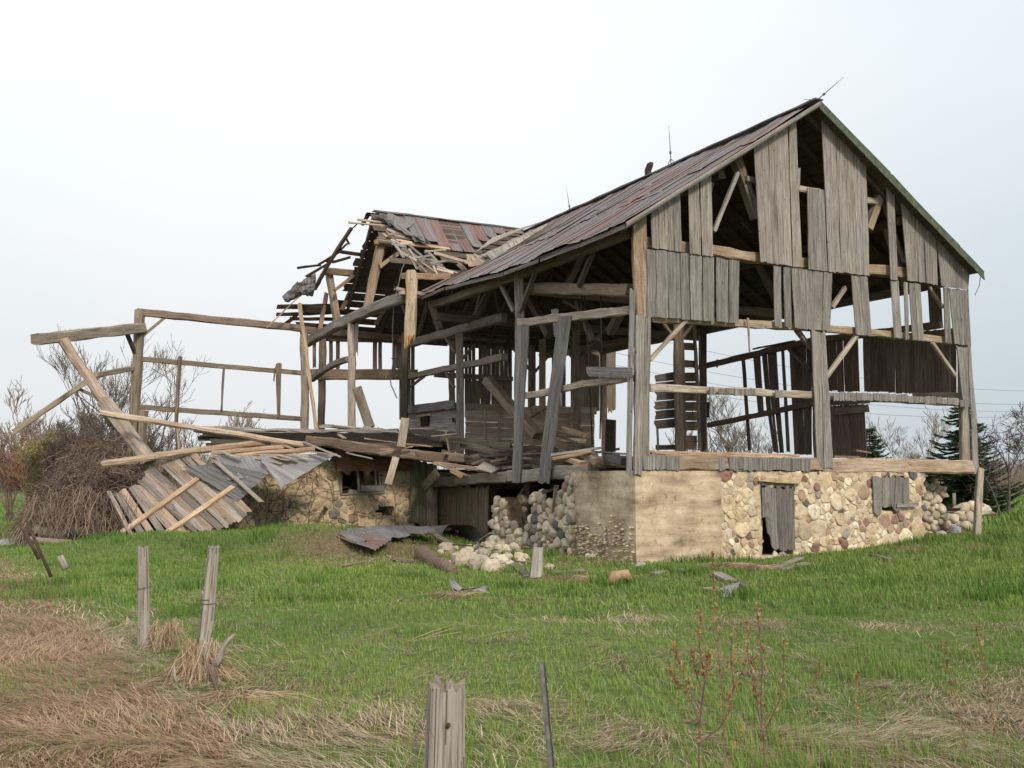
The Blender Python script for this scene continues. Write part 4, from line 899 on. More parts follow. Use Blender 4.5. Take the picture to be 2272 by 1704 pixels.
# left slope seen from underneath
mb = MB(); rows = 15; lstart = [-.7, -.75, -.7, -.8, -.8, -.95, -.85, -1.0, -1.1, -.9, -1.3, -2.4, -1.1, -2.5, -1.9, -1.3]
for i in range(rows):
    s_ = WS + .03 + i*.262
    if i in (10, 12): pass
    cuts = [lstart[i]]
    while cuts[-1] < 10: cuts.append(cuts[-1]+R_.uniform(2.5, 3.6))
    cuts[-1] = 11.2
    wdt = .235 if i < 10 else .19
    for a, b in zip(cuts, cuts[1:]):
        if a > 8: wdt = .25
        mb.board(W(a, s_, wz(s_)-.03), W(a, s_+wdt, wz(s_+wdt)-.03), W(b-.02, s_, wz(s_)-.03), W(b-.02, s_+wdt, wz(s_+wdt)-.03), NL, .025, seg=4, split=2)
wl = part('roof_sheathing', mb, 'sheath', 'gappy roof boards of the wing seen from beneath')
for k in range(16):
    t_ = -.7 + k*.8; s1 = 19.0 if k > 1 else 18.2
    mb = MB(); mb.beam(W(t_, WS, WR-.09), W(t_, s1, wz(s1)-.1), .10, .14, c=(1.1, 1.05, 1), seg=6); sub('rafter', mb, M['sheath'], wl)
def wl_(a, b, w_=.10, c=(1, 1, 1), mt='sheath', bend=0):
    mb = MB(); mb.beam(SLP_(z2(*a), .05), SLP_(z2(*b), .05), w_, w_*.8, c=c, rough=.01, bend=NL*bend, seg=6); sub('rafter', mb, M[mt], wl)
wl_((868, 258), (640, 620), .13); wl_((640, 620), (545, 800), .13); wl_((1015, 140), (960, 235), .13)
for a, b, w_ in (((392, 610), (600, 583), .09), ((580, 580), (770, 465), .09), ((470, 688), (700, 550), .1), ((700, 560), (860, 515), .1), ((770, 468), (1000, 500), .14), ((820, 350), (850, 400), .07), ((650, 560), (830, 400), .08), ((880, 260), (915, 225), .04), ((215, 950), (800, 945), .2), ((212, 1018), (800, 1000), .15), ((330, 1055), (800, 1060), .15), ((280, 1100), (370, 1035), .1), ((310, 1100), (400, 1020), .08)):
    mb = MB(); mb.beam(SLP_(z2(*a), .06), SLP_(z2(*b), .06), w_, .03, up=NL, c=(1.1, 1, .95), rough=.01); sub('lath', mb, M['sheath'], wl)
# covering on the left slope (top side)
mb = MB()
for k in range(20):
    a = -.55+.6*k; lim = 17.4 if k < 2 else 19.1
    mb.grid(lambda p, q: W(a+.62*p, WS+(lim-WS)*q, wz(WS+(lim-WS)*q)+.04+.03*(p < .1)), 5, 6, (.95, .03, 0), uvf=lambda p, q: (q*4+a, a+.6*p), sm=False)
part('roof_covering', mb, 'metal')
bm1('ridge_cap', 'metal', W(-.75, WS, WR+.05), W(5.3, WS, WR+.05), .2, .05, c=(.8, .04, 0))
part('crumpled_sheet', sheet([SLP_(z2(*p), .1) for p in ((265, 880), (405, 745), (430, 880), (305, 930))], 3, 8, 1.15, -.1, .12, .08, .03, 3), 'metal', 'crumpled grey sheet hanging off the torn roof edge')
part('crumpled_sheet', sheet([SLP_(z2(*p), -.1) for p in ((405, 755), (560, 665), (560, 760), (415, 880))], 3, 8, 1.2, -.1, .10, .10, .03, 8), 'metal')
part('crumpled_sheet', sheet([SLP_(z2(*p), -.3) for p in ((410, 800), (560, 750), (530, 880), (440, 860))], 3, 8, 1.05, -.05, .12, .10, .03, 12), 'metal')
bm1('lath', 'fresh', DY(z2(412, 860), 37.5), DY(z2(120, 1135), 37.0), .10, .04, c=(1, .92, .8))
bm1('leaning_pole', 'fresh', DY(z2(412, 920), 37.3), DY(z5(208, 590), 36.8), .12, .12, c=(1.1, 1.0, .88), taper=.8)
# timbers under the wing roof
for a, b, s_, w_, mt, c in ((z2(1135, 350), z2(1010, 960), 14.2, .27, 'timber', (1.0, .85, .68)), (z2(670, 635), z2(745, 1090), 17.6, .25, 'timber', (1.0, .88, .76)), (z2(1068, 380), z2(1240, 400), 14.0, .18, 'fresh', (.85, .72, .55)), (z2(1300, 465), z2(1115, 600), 14.0, .14, 'timber', (1.1, .92, .72)), (z2(880, 680), z2(720, 805), 17.0, .12, 'timber', (.95, .78, .6)), (z2(640, 640), z2(1330, 700), 17.4, .24, 'brown', (1.9, 1.6, 1.3)), (z2(650, 830), z2(590, 1160), 18.2, .14, 'brown', (1.6, 1.3, 1.1)), (z2(1070, 410), z2(780, 980), 17.9, .16, 'brown', (1.5, 1.3, 1.1)), (z2(1280, 770), z2(1080, 1110), 18.0, .14, 'brown', (1.2, 1.1, 1))):
    bm1('brace', mt, S(a, s_), S(b, s_), w_, c=c, rough=.014)
# --- wing's left wall: plate, rails, posts, slats (plane s = 18.7)
pl = 18.7
bm1('wall_plate', 'timber', S(z1(845, 145), pl), S(z1(1850, 245), pl), .22, .26, c=(.72, .62, .54), seg=14); bm1('wall_plate', 'timber', S(z2(420, 1150), pl), S(z2(1345, 1235), pl), .22, .26, c=(.6, .5, .42), seg=12)
bm1('rail', 'brown', S(z2(500, 1225), 18.9), S(z2(1345, 1245), 18.9), .2, .2, c=(1.8, 1.6, 1.4))
bm1('post', 'timber', S(z1(860, 130), pl), S(z1(810, 1080), pl), .30, .3, c=(.72, .67, .58), rough=.016, label='far front corner post of the wing')
bm1('rail', 'timber', S(z1(870, 433), pl), S(z1(1850, 520), pl), .13, .17, c=(.62, .56, .47)); bm1('rail', 'timber', S(z1(855, 728), pl), S(z1(1850, 800), pl), .13, .18, c=(.68, .62, .52))
bm1('stud', 'timber', S(z1(1105, 422), 18.6), S(z1(1080, 830), 18.6), .22, .08, c=(.68, .62, .52)); bm1('stud', 'timber', S(z1(1085, 845), 18.4), S(z1(1098, 1000), 18.4), .26, .1, c=(1.1, 1.0, .85))
bm1('stud', 'timber', S(z1(1375, 490), 18.6), S(z1(1357, 750), 18.6), .08, .06, c=(.6, .55, .48))
col_board('timber', z1(1690, 455), z1(1727, 460), z1(1700, 795), z1(1718, 800), 18.6, name='siding_remnant', c=(.62, .56, .48)); col_board('timber', z1(1683, 480), z1(1692, 480), z1(1675, 560), z1(1682, 575), 18.6, name='siding_remnant', c=(.62, .56, .48), seg=2)
bm1('brace', 'timber', S(z1(1015, 175), pl), S(z1(878, 290), pl), .1, c=(.8, .74, .65), rough=.006)
yc = S(z1(850, 300), pl).y
bm1('tie_beam', 'timber', DY(z1(875, 245), yc), DY(z1(222, 310), yc-5.5), .32, .34, c=(.98, .93, .82), rough=.022, seg=10, label='broken tie beam jutting out from the far corner post')
bm1('brace', 'timber', DY(z1(780, 280), yc-.6), DY(z1(828, 400), yc-.1), .12, c=(.3, .28, .26)); bm1('rail', 'timber', DY(z1(830, 488), yc), DY(z1(560, 535), yc-2.2), .17, c=(.7, .68, .56))
bm1('rail', 'timber', DY(z1(600, 520), yc-2.4), DY(z1(85, 880), yc-3.6), .17, c=(.85, .8, .68), label='broken rail dangling down to the left'); bm1('brace', 'timber', DY(z1(465, 605), yc-2.5), DY(z1(640, 690), yc-2.3), .1, c=(.75, .7, .62))
bm1('board', 'timber', DY(z1(815, 615), yc-.3), DY(z1(805, 830), yc-.3), .12, .04, c=(.85, .75, .6))
bm1('fallen_post', 'timber', DY(z1(388, 322), yc-4.5), DY(z1(640, 690), yc-4.9), .30, .30, ch=.29, c=(1.15, 1.0, .9), rough=.016); bm1('fallen_post', 'timber', DY(z1(640, 690), yc-4.9), DY(z1(920, 1060), yc-5.4), .42, .3, c=(1.05, 1.0, .9), rough=.016)
bm1('brace', 'timber', DY(z1(880, 750), yc-.2), DY(z1(865, 1080), yc-.2), .4, .2, c=(.75, .7, .6))
# siding boards left on the s=18.8 wall
def slats(x0, x1, yt, yb, n, zz, gap=.25, s_=18.95, mat='brown', c=(1, 1, 1), pl_=S, nrm=None, jag=10, skip=()):
    mb = MB(); x = x0; ws = (x1-x0)/n
    for k in range(n):
        if k in skip: continue
        a = x0+ws*k; b = a+ws*(1-gap*R_.uniform(.3, 1.4)); f = (k+.5)/n
        t_ = yt[0]+(yt[1]-yt[0])*f; b_ = yb[0]+(yb[1]-yb[0])*f+R_.uniform(-jag, jag)
        mb.board(pl_(zz(a, t_), s_), pl_(zz(b, t_), s_), pl_(zz(a, b_), s_), pl_(zz(b, b_), s_), nrm or LV, .025, c, seg=4, warp=.02, split=2)
    return part('siding_panel', mb, mat)
cb = (1.15, 1.1, 1.05)
slats(530, 570, (1230, 1230), (1500, 1500), 1, z2, c=cb); slats(675, 718, (1190, 1190), (1510, 1510), 1, z2, c=cb); slats(733, 775, (1190, 1190), (1510, 1510), 1, z2, c=cb)
slats(1057, 1098, (1190, 1195), (1500, 1500), 1, z2, c=cb); slats(1104, 1145, (1190, 1195), (1505, 1505), 1, z2, c=cb); slats(1228, 1290, (1200, 1200), (1510, 1510), 2, z2, .15, c=cb)
slats(1288, 1425, (1190, 1200), (1900, 1960), 4, z2, .12, c=cb, jag=50)
slats(632, 720, (1150, 1155), (1800, 1820), 3, z3, .12, c=cb); slats(745, 1022, (1150, 1160), (1640, 1700), 8, z3, .09, c=cb); slats(632, 1022, (1480, 1490), (1700, 1720), 9, z3, .10, c=cb)
bm1('rail', 'brown', S(z3(380, 1440), 18.8), S(z3(1020, 1480), 18.8), .15, .2, c=(1.3, 1.2, 1.1)); bm1('rail', 'brown', S(z3(480, 1130), 18.8), S(z3(1020, 1165), 18.8), .15, .22, c=(1.3, 1.2, 1.1))
slats(1150, 1215, (1060, 1060), (1720, 1720), 2, z3, .1, c=cb); slats(1240, 1300, (1150, 1150), (1720, 1720), 1, z3, .2, 18.0, c=(2.2, 2.0, 1.7))
slats(1345, 1460, (1190, 1190), (1720, 1720), 3, z3, .12, c=cb); slats(1500, 1570, (990, 990), (1720, 1720), 2, z3, .1, c=cb); slats(1575, 1870, (1100, 1100), (1740, 1740), 9, z3, .1, c=cb, jag=20)
bm1('rail', 'brown', S(z3(1250, 1295), 18.4), S(z3(1980, 1160), 14.0), .22, .24, c=(1.2, 1.1, 1.0))
# --- back long wall (t = 11.2)
TB = 11.2
def tb_(poly_t, poly_b, n, c=(1, 1, 1), gap=.05, d=TB):
    return patch(poly_t, poly_b, n, d, c, zz=z6, gapf=gap, mat='brown', pl=T, nrm=RV, wf=3)
bm1('rail', 'brown', T(z6(630, 402), TB-.1), T(z6(1195, 268), TB-.1), .16, .2, c=(1.1, 1, .95)); bm1('rail', 'brown', T(z6(1195, 268), TB-.1), T(z6(1860, 185), TB-.1), .16, .2, c=(1.4, 1.3, 1.2))
bm1('rail', 'brown', T(z6(900, 310), TB-.1), T(z6(1115, 270), TB-.1), .1, .05)
bm1('rail', 'brown', T(z6(672, 700), TB-.1), T(z6(1200, 590), TB-.1), .14, .18, c=(1.2, 1.1, 1.05)); bm1('rail', 'brown', T(z6(1200, 592), TB-.1), T(z6(1490, 572), TB-.1), .14, .18, c=(1.2, 1.1, 1.05))
tb_((1462, 250, 1940, 200), (1468, 525, 1940, 552), 14, (1.05, 1, .95), .03)
bm1('rail', 'brown', T(z6(1720, 546), TB-.1), T(z6(1945, 545), TB-.1), .1, .15, c=(2, 1.9, 1.8))
tb_((1270, 262, 1438, 240), (1275, 525, 1448, 530), 5, (1.1, 1.0, .95), .04)
tb_((1085, 300, 1200, 270), (1112, 845, 1200, 850), 4, (1.0, .95, .92), .05); tb_((900, 345, 940, 338), (925, 640, 958, 640), 1); tb_((945, 335, 1022, 318), (972, 640, 1040, 640), 3, gap=.05)
tb_((975, 635, 1040, 625), (1005, 838, 1058, 838), 3, gap=.15); tb_((1043, 312, 1058, 312), (1072, 838, 1090, 838), 1); tb_((840, 362, 858, 358), (874, 830, 890, 830), 1); tb_((712, 365, 720, 362), (712, 402, 720, 405), 1)
tb_((1792, -5, 1860, 0), (1803, 178, 1870, 180), 2, (1.2, 1.15, 1.1)); tb_((665, 580, 680, 580), (663, 660, 678, 655), 1)
tb_((1290, 600, 1470, 590), (1305, 868, 1482, 860), 7, (1.25, 1.15, 1.1), .03); bm1('rail', 'brown', T(z6(1320, 628), TB-.16), T(z6(1490, 612), TB-.16), .05, .22, c=(1.6, 1.5, 1.4))
bm1('brace', 'brown', T(z6(1085, 312), TB-.2), T(z6(1195, 420), TB-.2), .12)
slats(632, 662, (170, 170), (830, 830), 1, z6, .05, 10.9, 'brown', pl_=T, nrm=RV)
# --- chute with ladder and boarded bin (s about 5.9)
c9 = (1.3, 1.15, 1.0)
bm1('post', 'timber', S(z6(520, 160), 6.0), S(z6(538, 828), 6.0), .26, .26, c=(.72, .62, .53)); bm1('ladder_stile', 'timber', S(z6(600, 165), 6.4), S(z6(628, 828), 6.4), .1, .1, c=(.85, .78, .7))
for y in (205, 295, 383): bm1('ladder_rung', 'brown', S(z6(545, y), 6.5), S(z6(606, y+4), 6.5), .05, .22, c=(1.7, 1.5, 1.3))
mb = MB()
for k in range(6):
    y = 435+k*48; mb.board(S(z6(395, y+(0 if k else 10)), 6.3), S(z6(398, y+44), 6.3), S(z6(512, y-12), 6.3), S(z6(515, y+34), 6.3), -LV, .03, (.95, .9, .86), seg=3, split=2)
part('bin_boards', mb, 'siding', 'grey bin of horizontal boards beside the ladder')
mb = MB()
for k in range(6):
    y = 430+k*50; mb.board(S(z6(548, y), 6.7), S(z6(548, y+46), 6.7), S(z6(612, y), 6.7), S(z6(612, y+46), 6.7), -LV, .03, (1.3, 1.15, 1.0), seg=2)
part('bin_boards', mb, 'brown')
bm1('stud', 'siding', S(z6(412, 715), 6.2), S(z6(415, 830), 6.2), .09, .05); mb = MB(); mb.board(S(z6(400, 800), 6.3), S(z6(400, 825), 6.3), S(z6(612, 798), 6.3), S(z6(612, 825), 6.3), -LV, .03, c9); part('bin_boards', mb, 'brown'); mb = MB(); mb.board(S(z6(560, 752), 6.6), S(z6(560, 805), 6.6), S(z6(612, 752), 6.6), S(z6(612, 805), 6.6), -LV, .03, c9); part('bin_boards', mb, 'brown')
# --- granary of tan horizontal boards and the grey box with a little window
def hboards(zz, x0, x1, yt, yb, n, P_, nrm, mat, c, name, label=None, holes=None):
    mb = MB()
    for k in range(n):
        f0, f1 = k/n, (k+.99)/n
        def pt(x, e, f): return zz(x, yt[e]+(yb[e]-yt[e])*f)
        mb.board(P_(pt(x0, 0, f0)), P_(pt(x0, 0, f1)), P_(pt(x1, 1, f0)), P_(pt(x1, 1, f1)), nrm, .03, c, seg=5)
    return part(name, mb, mat, label)
SS = lambda p: S(p, 13.2)
hboards(z5, 1300, 1800, (395, 410), (675, 690), 7, SS, -LV, 'tan', (1.3, 1.28, 1.25), 'granary_wall', 'tan wall of horizontal boards on the barn floor')  # tan lifted on both granary walls to stand for light through the roof hole
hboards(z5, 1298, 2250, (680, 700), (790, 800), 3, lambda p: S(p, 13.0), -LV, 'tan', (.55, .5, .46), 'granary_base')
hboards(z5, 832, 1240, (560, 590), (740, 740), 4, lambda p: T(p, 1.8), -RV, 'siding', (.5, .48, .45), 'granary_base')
hboards(z5, 1790, 2250, (410, 430), (690, 700), 7, SS, -LV, 'tan', (1.35, 1.32, 1.28), 'granary_wall')
bm1('rail', 'tan', SS(z5(1298, 405))-LV*.08, SS(z5(1650, 415))-LV*.08, .06, .22, c=(.8, .78, .7)); bm1('rail', 'tan', SS(z5(1790, 425))-LV*.08, SS(z5(2260, 440))-LV*.08, .06, .26, c=(1.3, 1.3, 1.3))
for x in (1437, 1545, 2062, 1960): bm1('batten', 'tan', SS(z5(x, 425))-LV*.08, SS(z5(x+4, 680))-LV*.08, .09, .06, c=(1.0, .95, .9))
TT = lambda p: T(p, 1.9)
hb = hboards(z5, 832, 1238, (425, 375), (560, 590), 5, TT, -RV, 'siding', (1.0, 1.0, 1.02), 'granary_side', 'grey boarded side of the granary with a small dark hatch')
mb = MB(); mb.prism([T(z5(*p), 1.80) for p in ((975, 482), (1030, 475), (1032, 545), (978, 548))], -RV, .02, (.12, .1, .09)); part('hatch', mb, 'brown'); mb = MB(); mb.prism([T(z5(*p), 1.80) for p in ((1208, 488), (1222, 486), (1222, 518), (1208, 520))], -RV, .02, (.12, .1, .09)); part('hatch', mb, 'brown')
mb = MB(); mb.beam(T(z5(940, 480), 1.78), T(z5(1045, 462), 1.78), .05, .06); mb.beam(T(z5(960, 485), 1.78), T(z5(962, 550), 1.78), .12, .04, c=(1.2, 1.1, 1)); part('hatch_frame', mb, 'tan')
bm1('rail', 'siding', T(z5(835, 432), 1.75), T(z5(1225, 385), 1.75), .06, .3, c=(.7, .7, .72))
# --- door, boarded window, wing window
def plankset(cols_, zz, d, mat, name, c, label, nrm=-LV, PL_=S, seg=8):
    mb = MB()
    for (tl, tr, bl, br) in cols_: mb.board(PL_(zz(*tl), d), PL_(zz(*tr), d), PL_(zz(*bl), d), PL_(zz(*br), d), nrm, .03, c, seg=seg, warp=.02, split=2)
    return part(name, mb, mat, label)
plankset([((1040, 250), (1080, 252), (1046, 400), (1090, 420)), ((1060, 252), (1110, 254), (1085, 545), (1118, 548)), ((1108, 252), (1150, 252), (1116, 555), (1158, 555)), ((1150, 250), (1192, 253), (1156, 560), (1197, 566)), ((1046, 330), (1075, 335), (1068, 470), (1085, 500))], z7, -.06, 'siding', 'door', (.72, .71, .70), 'weathered grey plank door with broken boards', seg=8)
mb = MB(); mb.beam(S(z7(1030, 242), .05), S(z7(1200, 246), .05), .2, .07, c=(.9, .85, .8)); mb.beam(S(z7(1037, 250), .08), S(z7(1034, 560), .08), .1, .1, c=(.5, .45, .42)); mb.beam(S(z7(1193, 250), .08), S(z7(1197, 560), .08), .08, .1, c=(.5, .45, .42)); part('door_frame', mb, 'siding')
mb = MB(); mb.prism([S(z7(*p), -.03) for p in ((1020, 228), (1075, 214), (1200, 222), (1190, 240), (1100, 236))], -LV, .12, (.9, .85, .75)); part('lintel_stone', mb, 'mortar')
plankset([((1563, 208), (1612, 208), (1572, 385), (1605, 388)), ((1612, 206), (1640, 208), (1606, 345), (1640, 350)), ((1640, 206), (1672, 208), (1640, 345), (1672, 352)), ((1672, 208), (1705, 210), (1660, 372), (1700, 360)), ((1706, 208), (1735, 210), (1706, 335), (1733, 335))], z7, -.09, 'siding', 'window_shutter', (.85, .84, .82), 'vertical grey boards nailed over the basement window')
mb = MB(); mb.board(S(z7(1672, 335), -.13), S(z7(1676, 352), -.13), S(z7(1772, 332), -.13), S(z7(1776, 346), -.13), -LV, .05, (1.1, 1.08, 1.05)); part('window_sill', mb, 'siding')
S12 = lambda p, d=0: S(p, 11.62 + d)
mb = MB()
for a, b, w_ in ((z5(383, 885), z5(388, 1050), .09), (z5(508, 875), z5(520, 1035), .07), (z5(384, 1048), z5(705, 1038), .09), (z5(640, 875), z5(645, 985), .09), (z5(665, 872), z5(672, 985), .09)): mb.beam(S12(a), S12(b), w_, .06)
part('window_frame', mb, 'siding')
mb = MB(); mb.board(S12(z5(528, 985)), S12(z5(528, 1030)), S12(z5(700, 982)), S12(z5(705, 1028)), -LV, .03, (1, 1, 1)); part('window_board', mb, 'siding')
mb = MB(); mb.prism([S(z5(*p), 11.4) for p in ((215, 742), (345, 800), (345, 880), (895, 880), (895, 790), (700, 735), (420, 715))], -LV, .2, (.42, .27, .19)); o = part('window_lintel', mb, 'fresh', 'rust-brown timber lintel over the wing window'); 
# --- big planks / stable doors below the floor on the long side
for k, (tl, tr, bl, br, c, dd) in enumerate([((900, 800), (960, 800), (895, 1260), (960, 1275), (.72, .72, .5), 11.5), ((962, 800), (1020, 810), (962, 1275), (1022, 1290), (.62, .58, .42), 11.45), ((1020, 815), (1090, 830), (1015, 1290), (1095, 1310), (.8, .75, .62), 11.4)]):
    mb = MB(); mb.board(S(z5(*tl), dd), S(z5(*tr), dd), S(z5(*bl), dd), S(z5(*br), dd), -LV, .04, c, seg=6, split=2); part('stable_boards', mb, 'siding')
mb = MB()
for k in range(5):
    a, b = 1095+k*78, 1095+(k+.95)*78; mb.board(T(z5(a, 985), .35), T(z5(b, 985), .35), T(z5(a-k*2, 1300+k*18), .35), T(z5(b-k*2, 1310+k*16), .35), -RV, .04, (.80, .68, .50), seg=6, split=3)
part('stable_boards', mb, 'siding', 'dark mossy upright boards closing the basement')
bm1('post', 'brown', T(z5(1480, 960), 1.0), T(z5(1460, 1380), 1.0), .3, .3, c=(1.6, 1.4, 1.2))
for a, b, c in ((z5(1790, 940), z5(1650, 1150), 1.8), (z5(1760, 980), z5(1765, 1270), 1.5), (z5(1560, 980), z5(1500, 1050), 2), (z5(1620, 1165), z5(1720, 1160), 2.2)): bm1('fallen_prop', 'brown', T(a, 1.2), T(b, 1.2), .12, c=(c, c*.95, c*.9))
# ridge ironwork
def rod(p0, p1, r=.015, k='lightning_rod', extra=()):
    mb = MB(); mb.tube([p0, p0.lerp(p1, .5), p1], [r, r*.8, r*.25], 5, cap=True)
    for f in (.33, .36): c_ = p0.lerp(p1, f); mb.tube([c_-ZV*.02, c_+ZV*.02], [r*2, r*2], 6, cap=True)
    for e in extra: mb.tube([p0.lerp(p1, .2), e], [r*.6, r*.6], 4)
    part(k, mb, 'wire')
a = W(TM, -.2, RG+.05); a2 = hp(z4(1290, 25), W(0, -.2, 0), LV); rod(a, a2, .016, extra=(W(TM-.15, .2, RG), W(TM+.2, -.3, RG-.1)))
mb = MB(); mb.tube([hp(z4(*q), W(0, -.2, 0), LV) for q in ((1135, 162), (1110, 153), (1066, 155))], [.012, .012, .006], 4); part('bent_wire', mb, 'wire')
b0 = T(z4(325, 530), TM); b1 = T(z4(312, 295), TM); rod(b0, b1, .017, extra=(b0+LV*.3, b0-LV*.3))
d0 = T(z3(1500, 148), TM); d1 = T(z3(1462, -90), TM); rod(d0, d1, .017, extra=(d0+LV*.3,))
mb = MB(); q = [T(z4(*p), TM) for p in ((178, 600), (176, 545), (190, 510), (208, 500), (208, 515), (196, 550), (205, 585))]; mb.prism(q, RV, .12, (1, 1, 1)); part('ventilator_stub', mb, 'iron')
mb = MB(); mb.tube([W(11.3, -.35, 7.45), W(11.3, -.3, 7.2), W(11.1, -.3, 6.9)], [.01]*3, 4); part('gutter_wire', mb, 'wire')
mb = MB(); pp = [z2(1370, 500), z2(1310, 620), z2(1280, 760), z2(1240, 900), z2(1228, 1200), z2(1240, 1400), z2(1210, 1590), z5(755, 245), z5(800, 345)]; mb.tube([DY(p, 33.8) for p in pp], [.02]*len(pp), 5); mb.tube([DY(z2(1236, 1392), 33.8), DY(z2(1236, 1402), 33.8), DY(z2(1236, 1415), 33.8)], [.01, .09, .01], 6, (3, 3, 3)); part('hanging_cable', mb, 'wire')
# ------------------------------------------------------------------ LOOSE THINGS
def thing1(name, mb, mat, label, cat, group=None):
    o = mb.build(name, M[mat]); return tag(o, label, cat, group)
def plank(a, b, w_, label, mat='siding', c=(1, 1, 1), h=.035, cat='plank', name='fallen_plank', up=ZV, group=None, **k):
    mb = MB(); mb.beam(a, b, w_, h, up=up, c=c, rough=k.pop('rough', .006), **k); return thing1(name, mb, mat, label, cat, group)
# fallen wall panel of planks (left, leaning)
pb0 = DY(z1(900, 1570), 28.0)
PN = Vector((-.12, -1.0, .72)).normalized()
def PP(p, l=0): return hp(z1(*p), pb0 + PN*l, PN)
panel = empty('fallen_wall_panel', PP((1000, 1540)), 'fallen panel of tan planks held by two cross battens, leaning on the left heap', 'wall panel')
ends = [((840, 1185), (1225, 1505)), ((885, 1130), (1285, 1500)), ((900, 1110), (1345, 1490)), ((960, 1060), (1390, 1475)), ((1000, 1045), (1420, 1450)), ((1060, 1060), (1460, 1435)), ((1110, 1040), (1490, 1415)), ((1160, 1020), (1515, 1390))]
ends = [((705, 1270), (880, 1560)), ((735, 1245), (930, 1540)), ((790, 1225), (990, 1530)), ((800, 1225), (1075, 1535)), ((835, 1220), (1120, 1520)), ((842, 1190), (1200, 1510)), ((870, 1160), (1245, 1510))] + ends[1:]
def panel_parts():
    for k, (a, b) in enumerate(ends):
        A, B = PP(a), PP(b); wv = (B-A).cross(PN).normalized()*.172
        if wv.x < 0: wv = -wv
        mb = MB(); mb.board(A-wv*.0, A+wv*1.0, B-wv*.0, B+wv*1.0, PN, .025, R_.choice([(.8, .75, .71), (1.05, .98, .93), (.95, .87, .80), (1.15, 1.05, .96)]), seg=6, split=2, warp=.015)
        mb.build('plank', M['tan'] if k % 3 == 1 else M['siding'], panel)
    for a, b, c in (((745, 1500), (1360, 1062), 1), ((985, 1525), (1485, 1180), 1.05)):
        mb = MB(); mb.beam(PP(a, .07), PP(b, .07), .15, .08, up=PN, c=(1.15*c, 1.02*c, .85*c), rough=.008); mb.build('batten', M['fresh'], panel)
panel_parts()
plank(PP((668, 1245), .1), PP((815, 1530), .1), .12, 'thin bleached plank leaning at the left edge of the fallen panel', c=(1.2, 1.1, 1.0))
plank(PP((1300, 1040), .25), PP((1605, 1310), .15), .17, 'pale grey plank sloping down over the bent sheet right of the fallen panel', c=(1.25, 1.15, 1.05))
plank(G(z1(765, 1570), .06), G(z1(838, 1588), .04), .09, 'short pale stick on the grass below the fallen panel', 'fresh')
# collapsed roof lying on the wing basement
cr_ = empty('collapsed_roof', W(-3, 15, 2.5), 'flattened dark roof section of the wing lying over its basement', 'fallen roof')
def Hs(p, y): return DY(z1(*p), y)
mb = MB()
tl, tr = Hs((1180, 868), 33.5), DY(z5(1180, 668), 33.2); bl, br_ = Hs((1330, 985), 30.5), DY(z5(1130, 690), 31.0)
for k in range(10):
    f0, f1 = k/10, (k+.95)/10
    a, b = tl.lerp(bl, f0), tl.lerp(bl, f1); c_, d_ = tr.lerp(br_, f0), tr.lerp(br_, f1); e = (c_-a).normalized()*R_.uniform(-.3, .3)
    mb.board(a+e+ZV*.05*k*.2, b+e, c_, d_, ZV, .03, (.7, .7, .7), seg=6, warp=.05)
mb.build('roof_boards', M['sheath'], cr_)
rp_ = [((1300, 850), (2101, 880), 33.2), ((1180, 868), (1800, 905), 33.6)]
for k, (a, b, y) in enumerate(((z1(1265, 853), z5(300, 590), 32.8), (z5(0, 590), z5(800, 585), 32.6), (z5(230, 550), z5(840, 590), 33.2), (z1(1200, 870), z1(2100, 905), 32.0), (z5(120, 610), z5(560, 640), 32.2), (z5(560, 560), z5(700, 580), 33))):
    mb = MB(); mb.beam(DY(a, y), DY(b, y), .28, .10, c=(1.1, 1.1, 1.1), rough=.025, seg=12); mb.build('rafter', M['siding'] if k % 2 else M['timber'], cr_)
mb = MB(); mb.prism([DY(p, 31.6) for p in (z1(1190, 872), z1(1700, 885), z5(900, 600), z5(1180, 690), z5(1140, 800), z5(560, 790), z5(230, 745), z5(60, 720), z1(1560, 1010), z1(1500, 960))], Vector((0, 1, 0)), .3, (.28, .28, .28)); mb.build('roof_shade_sheet', M['sheath'], cr_)  # near-black sheet added for the roof's dark underside and the shadow below it
bw2 = lambda *a, **k: plank(*a, **k)
plank(DY(z5(150, 655), 31.2), DY(z5(1160, 790), 30.0), .34, 'long brown beam lying along the top of the wing wall', 'timber', (.62, .5, .42), .3, 'beam', 'fallen_beam', rough=.02)
plank(DY(z5(680, 735), 30.2), DY(z5(1290, 790), 30.2), .28, 'grey brown beam ending above the mossy boards', 'timber', (.75, .65, .56), .26, 'beam', 'fallen_beam', rough=.02)
plank(DY(z1(620, 765), 29.6), DY(z1(1860, 960), 30.6), .19, 'long pale pole slanting over the left heap, upper of the two', 'fresh', (1.02, .97, .94), .17, 'pole', 'fallen_pole', ch=.29, rough=.012, seg=14)
plank(DY(z1(625, 1080), 28.7), DY(z1(1230, 990), 29.8), .24, 'thick tan pole jutting left below the long pale one', 'fresh', (.85, .80, .75), .2, 'pole', 'fallen_pole', ch=.29, rough=.016, seg=12)
plank(DY(z1(1230, 990), 29.8), DY(z1(1650, 945), 30.6), .22, 'tan pole lying on the collapsed roof edge behind the sheets', 'fresh', (.85, .76, .70), .2, 'pole', 'fallen_pole', ch=.29, rough=.012)
plank(DY(z1(1300, 1010), 29.7), DY(z1(1740, 975), 30.4), .18, 'orange tan pole second above the bent sheets', 'fresh', (.88, .76, .66), .15, 'pole', 'fallen_pole', ch=.29, rough=.012)
plank(DY(z1(1440, 1030), 29.6), DY(z1(1930, 985), 30.4), .2, 'orange tan pole just above the triangular sheet', 'fresh', (.95, .80, .68), .15, 'pole', 'fallen_pole', ch=.29, rough=.012)
